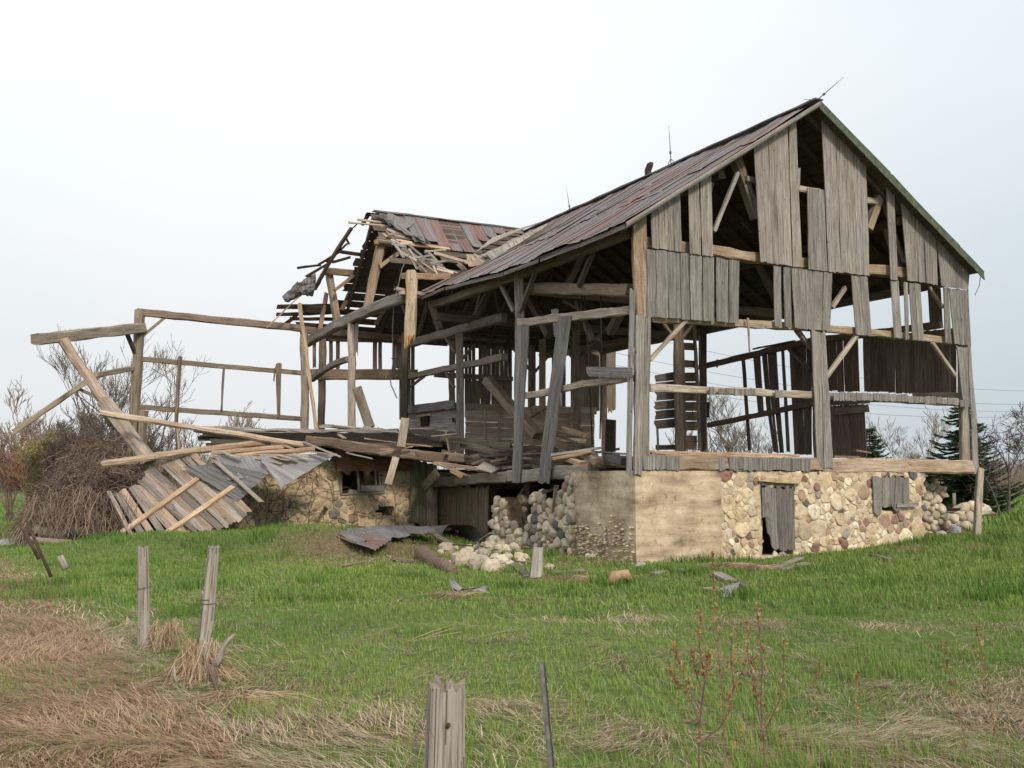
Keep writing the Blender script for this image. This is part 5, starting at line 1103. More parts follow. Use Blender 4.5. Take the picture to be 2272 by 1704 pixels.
for k, (a, b) in enumerate((((1240, 1020), (1330, 1030)), ((1570, 1040), (1730, 1078)), ((1660, 1030), (1780, 1055)), ((1700, 1020), (1830, 1050)), ((1790, 1010), (1900, 1035)), ((1740, 965), (1800, 985)), ((1350, 1000), (1480, 1040)), ((1900, 1000), (2010, 1015)))):
    plank(DY(z1(*a), 29.4), DY(z1(*b), 29.1), .13, 'short pale lath end lying on the bent grey sheets', 'fresh', (.95, .92, .85), .03, group='lath ends on the bent sheets', cat='lath', name='lath')
plank(DY(z1(1860, 940), 29.6), DY(z5(385, 775), 29.2), .12, 'thin grey lath slanting down over the triangular sheet', 'timber', (1.0, .98, .95))
plank(DY(z5(860, 490), 29.8), DY(z5(830, 700), 29.7), .24, 'short upright pale board standing out of the heap', 'timber', (1.15, 1.1, 1.05), .04, up=Vector((0, 1, 0)))
plank(DY(z5(790, 780), 29.5), DY(z5(735, 975), 29.3), .2, 'pale board hanging down over the wing wall beside the window', 'timber', (1.2, 1.1, 1.0), .04, up=Vector((0, 1, 0)))
plank(DY(z5(560, 640), 30.5), DY(z5(1055, 700), 30.0), .08, 'long thin tan lath across the top of the heap', 'fresh', (.85, .75, .6))
plank(DY(z5(660, 748), 29.9), DY(z5(915, 700), 29.9), .08, 'thin pink lath rising to the right above the window', 'fresh', (.85, .78, .7))
plank(DY(z5(430, 745), 29.9), DY(z5(615, 790), 29.6), .08, 'thin grey lath above the wing window', 'timber')
plank(DY(z5(890, 570), 31.5), DY(z5(1160, 560), 31.8), .16, 'pinkish board on top of the heap in front of the granary hatch', 'fresh', (.8, .7, .62)); plank(DY(z5(1050, 625), 31), DY(z5(1240, 605), 31), .22, 'whitish board on the heap below the granary', 'timber', (1.35, 1.3, 1.25))
plank(DY(z5(505, 270), 33.5), DY(z5(600, 560), 33.0), .32, 'grey plank standing tilted between the two pale wing posts', 'timber', (.62, .6, .55), .1, up=Vector((0, 1, 0)))
plank(DY(z5(370, 610), 31), DY(z5(415, 640), 30.8), .13, 'small broken block on the collapsed roof', 'timber', (1.1, 1, .9))
plank(G(z5(750, 1262), .05), DY(z5(1095, 890), 29.9), .26, 'grey board leaning against the mossy boards', 'timber', (.95, .9, .82), .04, up=Vector((0, 1, 0)), seg=8)
plank(DY(z5(250, 1125), 30.0), G(z5(400, 1275), .04), .14, 'pinkish board leaning against the wing wall below the window', 'timber', (1.1, .95, .85), .04, up=Vector((0, 1, 0)))
# jumble on the broken floor
jl = [((1130, 640), (1640, 700), .30, (.62, .62, .45), 31.5, 31, 'green-stained beam lying across the broken floor'), ((1290, 680), (1640, 770), .3, (.55, .5, .42), 31.5, 30, 'grey beam below the green-stained beam'),
      ((1460, 210), (1840, 620), .36, (.66, .58, .48), 31.8, 30, 'thick fallen timber slanting down from the granary to the floor'), ((1740, 520), (1860, 590), .2, (.9, .8, .65), 31, 30.6, 'tan timber end behind the long-side post'),
      ((1745, 590), (2080, 720), .28, (.7, .6, .48), 31, 29, 'brown timber sloping right across the jumble'), ((1940, 550), (2190, 620), .25, (.9, .78, .6), 32, 31, 'tan beam in the jumble under the granary'),
      ((1830, 560), (2190, 700), .08, (.35, .33, .3), 31, 30, 'thin dark pipe lying in the jumble'), ((1750, 500), (1900, 420), .12, (.5, .45, .38), 32, 32, 'short brown stick on the jumble'), ((2080, 500), (2190, 600), .1, (.3, .28, .26), 31.5, 31, 'dark strut by the granary battens'),
      ((1100, 830), (1330, 915), .07, (1, .9, .8), 29.3, 28.8, 'thin lath on the broken floor edge'), ((1080, 820), (1500, 880), .15, (.9, .75, .65), 29.6, 29.4, 'brown board along the broken floor edge'), ((1160, 590), (1185, 750), .12, (.85, .78, .7), 31, 31, 'short upright stake in the jumble'),
      ((1960, 650), (2190, 660), .2, (.8, .7, .58), 31, 31, 'flat brown board in the jumble'), ((1700, 760), (2190, 740), .1, (1.1, 1.0, .9), 29.5, 29, 'pale lath lying over the sagging sill'), ((1860, 450), (2010, 560), .16, (.55, .5, .4), 32, 31.6, 'stub of timber on the granary side'),
      ((1200, 870), (1290, 920), .2, (1.1, .8, .5), 29.4, 29.3, 'rust-orange broken chunk at the floor edge'), ((1350, 830), (1440, 800), .12, (.9, .85, .75), 29.6, 29.8, 'short grey lath on the floor edge')]
for a, b, w_, c, ya, yb, lb in jl: plank(DY(z5(*a), ya), DY(z5(*b), yb), w_, lb, 'timber', c, w_*.7 if w_ > .14 else .05, 'timber', 'fallen_timber', rough=.012)
for k in range(46):   # small stuff of the heap, nothing tells these apart
    X_, Y_ = R_.uniform(1120, 2180), R_.uniform(700, 880); Y_ = min(Y_, 900-(X_-1100)*.08); y = 30.2 - (X_-1100)/1100*2.4 + R_.uniform(-.3, 1.6); a = DY(z5(X_, Y_), y); an = R_.uniform(-.5, .5); l_ = R_.uniform(.4, 1.5)
    plank(a, a + Vector((math.cos(an)*l_, math.sin(an)*l_*.8, R_.uniform(-.3, .25)*l_)), R_.uniform(.08, .24), 'broken brown board end in the jumble on the sagging floor edge', R_.choice(['timber', 'siding', 'tan', 'brown']), R_.choice([(.6, .55, .5), (.8, .74, .68), (1.0, .95, .9), (1.15, 1.08, 1.0), (.9, .78, .66)]), R_.uniform(.03, .1), 'broken board', 'broken_board', group='broken boards heaped on the sagging floor edge')
mb = MB(); mb.board(DY(z5(1385, 860), 28.8), DY(z5(1440, 820), 29.4), DY(z5(1500, 895), 28.7), DY(z5(1555, 870), 29.2), ZV, .04, (1.3, 1.25, 1.2)); thing1('broken_board', mb, 'siding', 'square pale board lying flat on the heap above the sill', 'broken board')
for a, b_, w_, h_, c_, lb in (((3.0, 4.0, 2.35), (2.8, 8.2, 2.40), .35, .3, (.5, .46, .42), 'dark squared timber lying deep in the jumble, nearer the corner post'), ((3.3, 7.0, 2.45), (3.0, 11.3, 2.35), .4, .35, (.46, .42, .37), 'dark squared timber lying deep in the jumble, nearer the granary'), ((1.8, 8.5, 2.3), (1.2, 12.0, 2.5), .3, .3, (.6, .54, .46), 'brown timber lying behind the beam ends above the mossy boards'), ((2.6, 1.2, 2.35), (2.2, 4.2, 2.3), .3, .25, (.55, .5, .45), 'dark timber lying behind the corner post on the floor'), ((2.0, 10.6, 2.55), (4.6, 12.8, 2.6), .4, .4, (.5, .46, .4), 'dark timber at the foot of the tan granary wall')):
    plank(W(*a), W(*b_), w_, lb, 'timber', c_, h_, 'timber', 'fallen_timber', rough=.02)
# right part of floor heap (between posts)
for a, b, w_, mt, c, lb in ((z7(50, 105), z7(290, 70), .10, 'siding', (1.1, 1.1, 1.1), 'grey curved lath on the floor left of the corner post, upper'), (z7(60, 125), z7(240, 88), .14, 'fresh', (.8, .7, .58), 'tan board on the floor left of the corner post'), (z7(215, 100), z7(270, 140), .3, 'timber', (.9, .8, .7), 'squared timber end pointing at the viewer left of the corner post'), (z7(130, 120), z7(200, 150), .25, 'timber', (1.1, .9, .7), 'tan timber end on the sill left of the corner post'), (z7(315, 112), z7(400, 135), .35, 'siding', (.6, .62, .65), 'grey box-like timber beside the corner post'), (z7(240, 90), z7(405, 100), .08, 'siding', (1.1, 1.1, 1.15), 'thin grey strip curving to the corner post')):
    plank(DY(a, 24.4), DY(b, 24.0), w_, lb, mt, c, w_*.5, 'board', 'fallen_board', rough=.01)
mb = MB(); mb.prism([T(z6(*p), .9) for p in ((148, 668), (192, 672), (190, 835), (142, 838))], RV, .05, (.25, .24, .22)); thing1('black_board', mb, 'sheath', 'small blackened board standing upright left of the corner post', 'board')
for a, b, w_, c, lb in ((z7(505, 88), z7(1215, 108), .10, (1.05, .9, .75), 'long tan lath lying on the gable floor edge, upper'), (z7(520, 96), z7(870, 112), .12, (.9, .8, .7), 'brown board lying on the gable floor left part'), (z7(700, 104), z7(1180, 116), .1, (1.2, 1.05, .9), 'pale lath lying on the gable floor behind the stubs'), (z7(1380, 112), z7(1500, 116), .1, (.6, .5, .42), 'dark board on the floor right of the middle post'), (z7(1480, 85), z7(1550, 95), .14, (.4, .36, .32), 'dark scrap by the standing plank door at the back')):
    plank(S(a, .35), S(b, .35), w_, lb, 'fresh', c, .05)
# --- corrugated sheets
def sheet_thing(pts, label, br=1, rust=0, n=6, m=6, **k):
    mb = sheet(pts, n, m, br, rust, **k); return thing1('metal_sheet', mb, 'metal', label, 'metal sheet')
def P3(p, y): return DY(p, y)
sheet_thing([P3(z1(1610, 1075), 28.9), P3(z1(1590, 1020), 29.6), P3(z1(2065, 1015), 29.6), P3(z1(1720, 1225), 28.5)], 'triangular grey metal sheet hanging over the wing wall', 1.4, -.1, rib=.02, crump=.03, seed=2)
sheet_thing([P3(z1(1290, 1015), 29.5), P3(z1(1585, 1030), 29.5), P3(z1(1650, 1140), 28.8), P3(z1(1400, 1180), 28.8)], 'grey ribbed metal sheet sloping behind the fallen panel', 1.25, -.1, rib=.02, crump=.03, seed=5)
sheet_thing([P3(z1(1120, 1095), 29.2), P3(z1(1340, 1070), 29.2), P3(z1(1640, 1140), 28.8), P3(z1(1460, 1310), 28.5)], 'lower grey sheet poking out right of the fallen panel', .8, -.1, rib=.02, crump=.04, seed=6)
sheet_thing([DY(z5(250, 1288), 28.6), DY(z5(700, 1300), 28.8), DY(z5(900, 1350), 27.4), DY(z5(500, 1412), 25.8)], 'grey metal sheet on top of the stack on the bare soil', 1.1, -.08, crump=.08, rib=.015, seed=7)
sheet_thing([DY(z5(300, 1355), 27.3), DY(z5(480, 1350), 27.3), DY(z5(760, 1385), 26.3), DY(z5(630, 1470), 24.6)], 'red rusted ribbed sheet under the grey one on the bare soil', .95, .2, rib=.035, crump=.03, seed=8)
sheet_thing([DY(z5(640, 1280), 29.2), DY(z5(1020, 1282), 29.2), DY(z5(1115, 1338), 27.8), DY(z5(760, 1345), 27.8)], 'dull grey sheet below the wing wall by the mossy boards', .8, -.05, crump=.1, seed=9)
sheet_thing([G(z5(120, 1402), .1), G(z5(240, 1390), .12), G(z5(215, 1425), .04), G(z5(130, 1425), .03)], 'small pale scrap of metal on the bank left of the sheet stack', 1.1, -.15, crump=.02)
sheet_thing([DY(z1(1385, 1465), 30.6), DY(z1(1600, 1470), 30.8), DY(z1(1750, 1500), 30.3), DY(z1(1420, 1525), 29.2)], 'dirty grey sheet half buried at the foot of the wing wall', .8, -.05, crump=.05)
ys_ = G(z9(345, 172)).y
sheet_thing([DY(z9(295, 130), ys_+.3), DY(z9(312, 132), ys_+.25), DY(z9(358, 172), ys_), DY(z9(310, 168), ys_-.05)], 'upright curl of grey metal scrap in the middle of the lawn', 1.3, -.2, n=3, crump=.03)
sheet_thing([G(z9(300, 165), .06), G(z9(355, 158), .12), G(z9(420, 152), .1), G(z9(415, 172), .02)], 'small flat grey metal scrap in the middle of the lawn', 1.2, -.2, n=3, crump=.05)
ys_ = G(z7(865, 784)).y
sheet_thing([DY(z7(825, 780), ys_), DY(z7(850, 735), ys_+.35), DY(z7(940, 708), ys_+.35), DY(z7(905, 784), ys_)], 'bent grey sheet scrap in the grass below the gable', 1.1, -.15, rib=.02, crump=.03, seed=4)
sheet_thing([DY(z7(940, 709), ys_+.35), DY(z7(968, 738), ys_+.6), DY(z7(945, 765), ys_+.4), DY(z7(906, 783), ys_+.02)], 'rusty folded side of the sheet scrap below the gable', .5, .15, n=3)
ys_ = G(z1(60, 1580)).y
sheet_thing([DY(z1(0, 1540), ys_+.8), DY(z1(140, 1515), ys_+.9), DY(z1(85, 1568), ys_), DY(z1(-20, 1582), ys_)], 'white metal sheet lying at the far left edge', 1.7, -.2, n=4, crump=.02)
sheet_thing([T(z5(1860, 1030), -.2), T(z5(1975, 985), -.2), T(z5(1995, 1000), .1), T(z5(1870, 1055), -.1)], 'small bent sheet stuck on top of the broken wall', 1.1, -.1, n=3, crump=.05)
rvn = lambda a, b: Vector((mnoise.noise(Vector((a, b, 1))), mnoise.noise(Vector((a, b, 5))), mnoise.noise(Vector((a, b, 9)))))
# curled sheet (culvert like) at the hole
mb = MB(); q0 = G(z5(1270, 1420)); ax_ = Vector((.75, .35, 0)).normalized(); sd = Vector((-.35, .75, 0)).normalized()
for off in (0, -.006):
    mb.grid(lambda p, q: q0 + Vector((0, .15, -.05)) + Vector((1, -.1, 0))*((.62+off)*math.cos(PI*(p*1.1-.05))*(1+.25*q)*-1) + ZV*(.66+off)*math.sin(PI*(p*1.1-.05))*(1-.18*q+.08*math.sin(p*9)) + Vector((-.55, .9, .0))*(q*1.3) + rvn(p*5, q*5)*.05, 16, 6, (.7, -.05, 0), uvf=lambda p, q: (q, p*2), sm=True)
thing1('curled_sheet', mb, 'metal', 'dark hooped metal sheet standing like a tunnel mouth by the basement opening', 'metal sheet')
# loose boards on the ground, by name
for a, b, w_, mt, c, lb, ha, hb_ in (
    (z5(0, 1290), z5(130, 1335), .1, 'tan', (.8, .7, .6), 'brown lath on the bank at the left end of the wing wall', .15, .05), (z5(125, 1320), z5(330, 1335), .22, 'siding', (.7, .66, .6), 'weathered board on the bank by the stack of sheets', .15, .12),
    (z5(100, 1300), z5(260, 1285), .1, 'fresh', (.7, .5, .35), 'rusty brown lath at the foot of the wing wall', .15, .15), (z5(460, 1285), z5(1090, 1345), .16, 'fresh', (.8, .68, .5), 'long tan lath lying over the stacked sheets', .55, .4),
    (z5(590, 1280), z5(1000, 1275), .2, 'siding', (.8, .68, .58), 'brown board lying along the foot of the wall behind the sheets', .3, .3), (z5(550, 1340), z5(950, 1345), .1, 'fresh', (1.0, .95, .9), 'thin pale lath across the grey stacked sheet', .5, .45),
    (z5(750, 1385), z5(950, 1400), .12, 'fresh', (1.2, 1.15, 1.1), 'white lath right of the rusted sheet', .2, .15), (z5(1080, 1350), z5(1200, 1420), .25, 'siding', (.8, .75, .7), 'grey board tipped beside the hooped sheet', .4, .1),
    (z5(950, 1400), z5(1050, 1360), .14, 'fresh', (.9, .65, .4), 'orange splintered board beside the hooped sheet', .15, .3), (z5(770, 1400), z5(1800, 1452), .05, 'brown', (.6, .45, .4), 'long thin rusty pipe lying in front of the rubble', .25, .15),
    (z5(390, 1575), z5(580, 1545), .09, 'fresh', (.85, .75, .6), 'thin pale stick on the bare soil', .05, .06), (z5(760, 1525), z5(950, 1548), .16, 'siding', (.7, .6, .5), 'brown board lying in the soil left of the big log', .06, .06),
    (z5(1640, 1550), z5(1780, 1659), .2, 'siding', (.7, .65, .56), 'grey board slanting in the grass below the rubble', .08, .04), (z5(1500, 1535), z5(1810, 1550), .06, 'siding', (.9, .8, .7), 'thin lath across the rubble foot', .1, .1),
    (z5(1930, 1625), z5(2170, 1605), .12, 'siding', (.95, .88, .8), 'pale lath in the grass left of the concrete corner', .06, .1), (z5(1940, 1610), z5(2060, 1632), .12, 'siding', (.9, .8, .7), 'brown lath crossing the pale one left of the concrete corner', .1, .05),
    (z7(1110, 640), z7(1225, 590), .16, 'siding', (1.1, 1.0, .9), 'grey board in the grass below the door, upper', .1, .14), (z7(1130, 645), z7(1255, 615), .22, 'siding', (1.0, .92, .85), 'wide tan board in the grass below the door, lower', .06, .1),
    (z7(525, 665), z7(585, 652), .14, 'siding', (1, .95, .9), 'short grey board end in the grass below the concrete', .06, .08), (z7(625, 645), z7(680, 650), .16, 'siding', (1, .95, .88), 'stubby grey block in the grass below the concrete', .08, .08),
    (z7(825, 660), z7(900, 700), .2, 'siding', (1.1, 1.05, 1.0), 'grey board end sticking out of the grass behind the bent scrap', .14, .04), (z7(760, 738), z7(825, 732), .09, 'fresh', (1, .9, .8), 'thin pale lath left of the bent scrap', .05, .06),
    (z7(1000, 625), z7(1050, 620), .1, 'siding', (.9, .85, .8), 'small board end by the straw patch', .05, .05), (z7(1560, 572), z7(1650, 600), .12, 'siding', (.95, .9, .8), 'pale stick in the grass below the boarded window', .08, .05), (z7(735, 628), z7(775, 622), .1, 'siding', (.9, .85, .8), 'small grey chip below the concrete edge', .05, .05),
    (z1(1130, 1565), z1(1190, 1570), .16, 'siding', (.5, .42, .35), 'dark chunk of wood on the grassy bank', .08, .1), (z8(1130, 160), z8(1195, 155), .1, 'siding', (.7, .55, .45), 'brown bark piece on the bank above the fence posts', .1, .08),
    (z5(1380, 1420), z5(1495, 1335), .1, 'siding', (.9, .85, .8), 'thin board leaning on the broken stone wall', .15, .75), (z7(60, 375), z7(75, 250), .12, 'siding', (.9, .82, .72), 'short stave stuck upright in the broken wall', 1.0, 1.0)):
    pa_, pb_ = G(a, ha*.8), G(b, hb_*.8)
    if ha >= 1: pa_, pb_ = T(a, -.12), T(b, -.12)
    plank(pa_, pb_, w_, lb, mt, c, .035)
mb = MB(); q = G(z7(0, 685), .02); mb.board(q+Vector((-.2, 0, 0)), q+Vector((.02, 0, 0)), q+Vector((-.14, .25, .55)), q+Vector((.06, .25, .55)), Vector((0, -1, .3)), .03, (1.1, 1.1, 1.05)); thing1('fallen_plank', mb, 'siding', 'short grey board standing tilted in front of the rubble', 'plank')
mb = MB(); a, b = G(z5(960, 1480), .12), G(z5(1220, 1620), .05); mb.tube([a, a.lerp(b, .15)+ZV*.03, a.lerp(b, .3), a.lerp(b, .5)+Vector((0, .04, -.05)), a.lerp(b, .7), b], [.12, .20, .17, .15, .17, .08], 9, (.19, .135, .10), True); thing1('rotten_log', mb, 'bark', 'rotten red-brown log lying at the left of the rubble heap', 'log')
mb = MB(); a = G(z7(320, 715), .05); mb.tube([a, a+Vector((.12, 0, .12)), a+Vector((.32, .1, .16)), a+Vector((.42, .1, .02))], [.06, .12, .1, .04], 7, (.42, .27, .17), True); thing1('clod', mb, 'bark', 'brown clod of roots in the grass below the concrete wall', 'clod')
# rubble stones
def rock(P, r, c, sq=(1, 1, .75), seed=0):
    mb = MB(); nu, nv = 9, 6
    def fn(i, j):
        a = 2*PI*(i % 1.0 if i < 1 else 0); b = PI*j - PI/2; d = Vector((math.cos(a)*math.cos(b), math.sin(a)*math.cos(b), math.sin(b)))
        k = 1 + .42*mnoise.noise(d*1.3 + Vector((seed*3.1, 0, 0))) + .05*mnoise.noise(d*3.0 + Vector((0, seed*2.3, 0)))
        return P + Vector((d.x*sq[0], d.y*sq[1], d.z*sq[2]))*r*k
    mb.grid(fn, nu, nv, c, sm=False); return mb
rocks = [(1170, 1470, .20), (1285, 1560, .24), (1410, 1585, .22), (1490, 1600, .2), (1575, 1560, .14), (1240, 1500, .1), (1330, 1490, .12), (1350, 1535, .13), (1480, 1490, .17), (1440, 1520, .14), (1540, 1500, .12), (1600, 1500, .13), (1660, 1480, .14), (1510, 1450, .12), (1380, 1480, .11), (1300, 1480, .1), (1560, 1470, .11), (1620, 1530, .1), (1690, 1530, .12), (1720, 1560, .1), (1450, 1560, .1), (1520, 1545, .1), (1620, 1575, .1), (1400, 1510, .1), (1230, 1455, .1), (1330, 1455, .09), (1410, 1460, .1), (1590, 1450, .1), (1640, 1440, .1), (1920, 1590, .09), (1700, 1500, .1), (1740, 1520, .09), (1570, 1600, .1), (1205, 1560, .09), (1120, 1475, .08), (1930, 1610, .06)]
for i, (x, y, r) in enumerate(rocks):
    P_ = G(z5(x, y+12)); big = r >= .2
    lb = {0: 'cream boulder at the upper left of the rubble heap', 1: 'large cream boulder second from the left in the rubble heap', 2: 'large tilted boulder at the front of the rubble heap', 3: 'pinkish boulder at the front of the rubble heap, right of the tilted one'}.get(i, 'small cream fieldstone fallen in the rubble heap before the broken wall')
    hp_ = .22*max(0, 1-abs(x-1520)/260)*max(0, (1600-y)/140)
    mb = rock(P_ + ZV*(r*.45 + hp_), r*1.12, pick([((.66, .58, .46), 10), ((.60, .51, .40), 8), ((.48, .41, .33), 4), ((.42, .31, .26), 2), ((.56, .46, .38), 2)]), (1, .9, .8), i)
    thing1('fallen_stone', mb, 'stone', lb, 'stone', None if i < 4 else 'loose stones of the rubble heap')
for i, (x, y, r, lb) in enumerate(((1890, 488, .16, 'pale stone in the grass below the right wall end'), (1910, 415, .2, 'grey stone on the low wall remnant at the right'), (1955, 465, .18, 'blue-grey stone at the foot of the low wall remnant'), (470, 632, .12, 'flat tan stone at the foot of the concrete corner'), (235, 590, .12, 'brown stone at the foot of the grey concrete side'))):
    P_ = G(z7(x, y+6)); thing1('fallen_stone', rock(P_+ZV*r*.4, r, (.5, .46, .4) if i != 2 else (.35, .38, .42), seed=50+i), 'stone', lb, 'stone')
mb = MB()
for k in range(3): pass
Pb = S(z7(2040, 365), 1.1); thing1('boulder', rock(Pb, .42, (.62, .56, .45), (1.3, .9, .55), 77), 'stone', 'slanted pale slab stone topping the low wall remnant at the right', 'stone')
# dark timber scraps beyond
plank(DY(z7(2085, 365), 33), DY(z7(2115, 385), 32), .4, 'dark red board lying beyond the corner pole', 'brown', (2, 1.2, 1.0), .05)
# ------------------------------------------------------------------ FENCE POSTS
def fpost(p_top, p_bot, wpx, label, y, r=None, knots=3, crack=True, name='fence_post', n=26, c=(1, 1, 1), lean=0):
    a, b = DY(p_bot, y), DY(p_top, y); r = r or wpx/F_PX*y/2; mb = MB(); d = b-a; x = d.normalized(); e1 = x.cross(Vector((0, 1, 0))).normalized(); e2 = x.cross(e1); m = 60; base = 0; so = R_.uniform(0, 99)
    L_ = d.length
    for i in range(m+1):
        f = i/m
        for j in range(n*2):
            an = 2*PI*j/(n*2); rr = r*(1.08-.14*f)*(1 + .13*mnoise.noise(Vector((math.cos(an)*.9, math.sin(an)*1.2, f*L_*1.5+so))) + .05*mnoise.noise(Vector((math.cos(an)*6, math.sin(an)*6, f*L_*.8+so))))
            g = mnoise.noise(Vector((math.cos(an)*3.5+so, math.sin(an)*3.5, f*L_*.22)))
            rr *= 1 - .22*max(0, 1-abs(g-.22)*26) - .12*max(0, 1-abs(g+.3)*30)
            top = (mnoise.noise(Vector((math.cos(an)*2.5, math.sin(an)*2.5, so)))*.03 + mnoise.noise(Vector((math.cos(an)*9, math.sin(an)*9, so)))*.02) if i == m else 0
            mb.V.append(a + d*f + x*top + e1*math.cos(an)*rr + e2*math.sin(an)*rr)
    N2 = n*2
    for i in range(m):
        for j in range(N2):
            k = (j+1) % N2; u0, u1 = L_*i/m, L_*(i+1)/m
            mb.face((i*N2+j, i*N2+k, (i+1)*N2+k, (i+1)*N2+j), [(u0, j/N2*2*PI*r+so), (u0, (j+1)/N2*2*PI*r+so), (u1, (j+1)/N2*2*PI*r+so), (u1, j/N2*2*PI*r+so)], tuple(q*(.3 if min(abs(mnoise.noise(Vector((math.cos(2*PI*(j+.5)/N2)*3.5+so, math.sin(2*PI*(j+.5)/N2)*3.5, i/m*L_*.22)))-.22), abs(mnoise.noise(Vector((math.cos(2*PI*(j+.5)/N2)*3.5+so, math.sin(2*PI*(j+.5)/N2)*3.5, i/m*L_*.22)))+.3)) < .018 else 1) for q in c), False)
    cc = len(mb.V); mb.V.append(b - x*.015)
    for j in range(N2): mb.face((m*N2+j, m*N2+(j+1) % N2, cc), [(0, 0), (.02, .05), (.05, .02)], (.75, .7, .65))
    root = empty(name, Vector((a.x, a.y, gz(a.x, a.y))), label, 'fence post', 'old fence posts in the foreground')
    mb.build('wooden_shaft', M['post'], root); return root, a, b, r, e1, e2, x
def wire_on(root, pts, r=.003, nm='fence_wire'):
    mb = MB(); mb.tube(pts, [r]*len(pts), 4); mb.build(nm, M['wire'], root)
def wrap(root, c_, r, x, e1, e2, turns=1.2, rr=.004):
    pts = []
    for i in range(22):
        a = i/21*turns*2*PI; pts.append(c_ + e1*math.cos(a)*r*1.1 + e2*math.sin(a)*r*1.1 + x*(i/21*.05))
    wire_on(root, pts, rr)
r1_ = fpost(z8(878, 180), z8(885, 850), 25, 'thin upright grey fence post, leftmost of the three', 11.3, knots=2)
r2_ = fpost(z8(1312, 175), z8(1235, 985), 27, 'leaning grey fence post with a wire down its side and straw round its foot', 9.7)
r3_ = fpost(z9(285, 484), z9(273, 1000), 86, 'thick cracked fence post cut off by the bottom edge', 3.4, r=.066, n=48)
for rt, a, b, r, e1, e2, x in (r2_,):
    wrap(rt, a.lerp(b, .56), r, x, e1, e2, 1.3); wire_on(rt, [a.lerp(b, f)+e1*(-r*1.12)+Vector((0, -r*.5, 0)) if False else a.lerp(b, f)-Vector((r*1.1+.006*math.sin(f*31), r*.5, 0)) for f in [i/14*.55+.35 for i in range(15)]], .004)
rt, a, b, r, e1, e2, x = r1_; wrap(rt, a.lerp(b, .62), r, x, e1, e2, 1.1); wire_on(rt, [a.lerp(b, .5)+Vector((-r, 0, 0)), a.lerp(b, .5)+Vector((-r-.03, -.05, -.2)), a.lerp(b, .5)+Vector((-r-.05, -.1, -.45))], .003)
rt, a, b, r, e1, e2, x = r3_; wire_on(rt, [DY(z9(*p), 3.35) for p in ((222, 545), (215, 590), (190, 640), (172, 690), (155, 757), (150, 830))], .0015); wire_on(rt, [DY(z9(*p), 3.32) for p in ((213, 600), (232, 630), (250, 670))], .001)
mb = MB(); k0 = DY(z9(291, 617), 3.333); mb.tube([k0+Vector((0, .01, 0)), k0, k0-Vector((0, .003, 0))], [.009, .008, .002], 8, (.3, .25, .22)); mb.build('knot', M['post'], rt)
# splintered snag next to post 2, stub, leaning rods, steel post
def stick(pts, rad, name, label, cat, mat='post', c=(1, 1, 1), n=7, group=None):
    mb = MB(); mb.tube(pts, rad, n, c, True); return thing1(name, mb, mat, label, cat, group)
stick([DY(z8(*p), 9.3) for p in ((1320, 905), (1345, 860), (1370, 790), (1400, 750), (1440, 712))], [.035, .034, .022, .024, .012], 'dead_branch', 'short pale snag leaning right of the wired fence post', 'branch')
stick([DY(z8(*p), 9.1) for p in ((1070, 905), (1065, 960), (1080, 1005))], [.006, .02, .02], 'dead_branch', 'small curved stick left of the wired fence post', 'branch')
stick([DY(z8(*p), 8.9) for p in ((1290, 900), (1310, 960), (1330, 1050), (1390, 1100))], [.03, .03, .02, .01], 'dead_branch', 'dark root running down right of the wired fence post', 'branch', c=(.5, .42, .4))
stick([DY(z8(*p), 18) for p in ((368, 232), (385, 265), (405, 310))], [.06, .06, .07], 'stake', 'short grey stake stub in the grass at the left', 'stake', c=(1, 1, 1))
stick([DY(z8(*p), 16.5) for p in ((122, 30), (240, 250))], [.028, .028], 'iron_rod', 'dark iron rod leaning left, nearer the left edge', 'rod', 'iron')
stick([DY(z8(*p), 15.6) for p in ((162, 10), (230, 170), (315, 360))], [.022, .024, .026], 'iron_rod', 'longer dark iron rod leaning left, right of its twin', 'rod', 'iron')
mb = MB(); a, b = DY(z9(604, 405), 5.2), DY(z9(640, 800), 5.2); a0 = b + (b-a)*.15
for (o1, o2) in (((-.016, 0), (-.010, .015)), ((-.010, .015), (.010, .015)), ((.010, .015), (.016, 0))):
    for th_ in (0,):
        v = [b+(b-a)*.2+Vector((o1[0], o1[1], 0)), b+(b-a)*.2+Vector((o2[0], o2[1], 0)), a+Vector((o2[0], o2[1], 0)), a+Vector((o1[0], o1[1], 0))]
        mb.prism(v, Vector((0, -1, 0)), .003, (1.0, -.3, 0))
sp = empty('steel_post', Vector((b.x, b.y, 0)), 'slim grey steel fence post leaning left beside the thick wooden one', 'fence post')
mb.build('channel', M['metal'], sp)
mb = MB(); h = DY(z9(607, 484), 5.18); mb.tube([h, h-Vector((0, .004, 0))], [.005, .005], 6, (3, 3, 3), True); mb.build('bolt_hole', M['wire'], sp)
plank(DY(z7(2072, 172), 28.2), G(z7(2058, 512), -.05), .17, 'grey round pole standing free beyond the right corner post', 'timber', (.85, .8, .72), .15, 'pole', 'standing_pole', up=Vector((0, 1, 0)))
stick([DY(z7(1950, 285), 40), DY(z7(1952, 380), 40)], [.06, .06], 'stake', 'thin dark stake behind the low wall remnant', 'stake', 'bark', (.4, .35, .3))
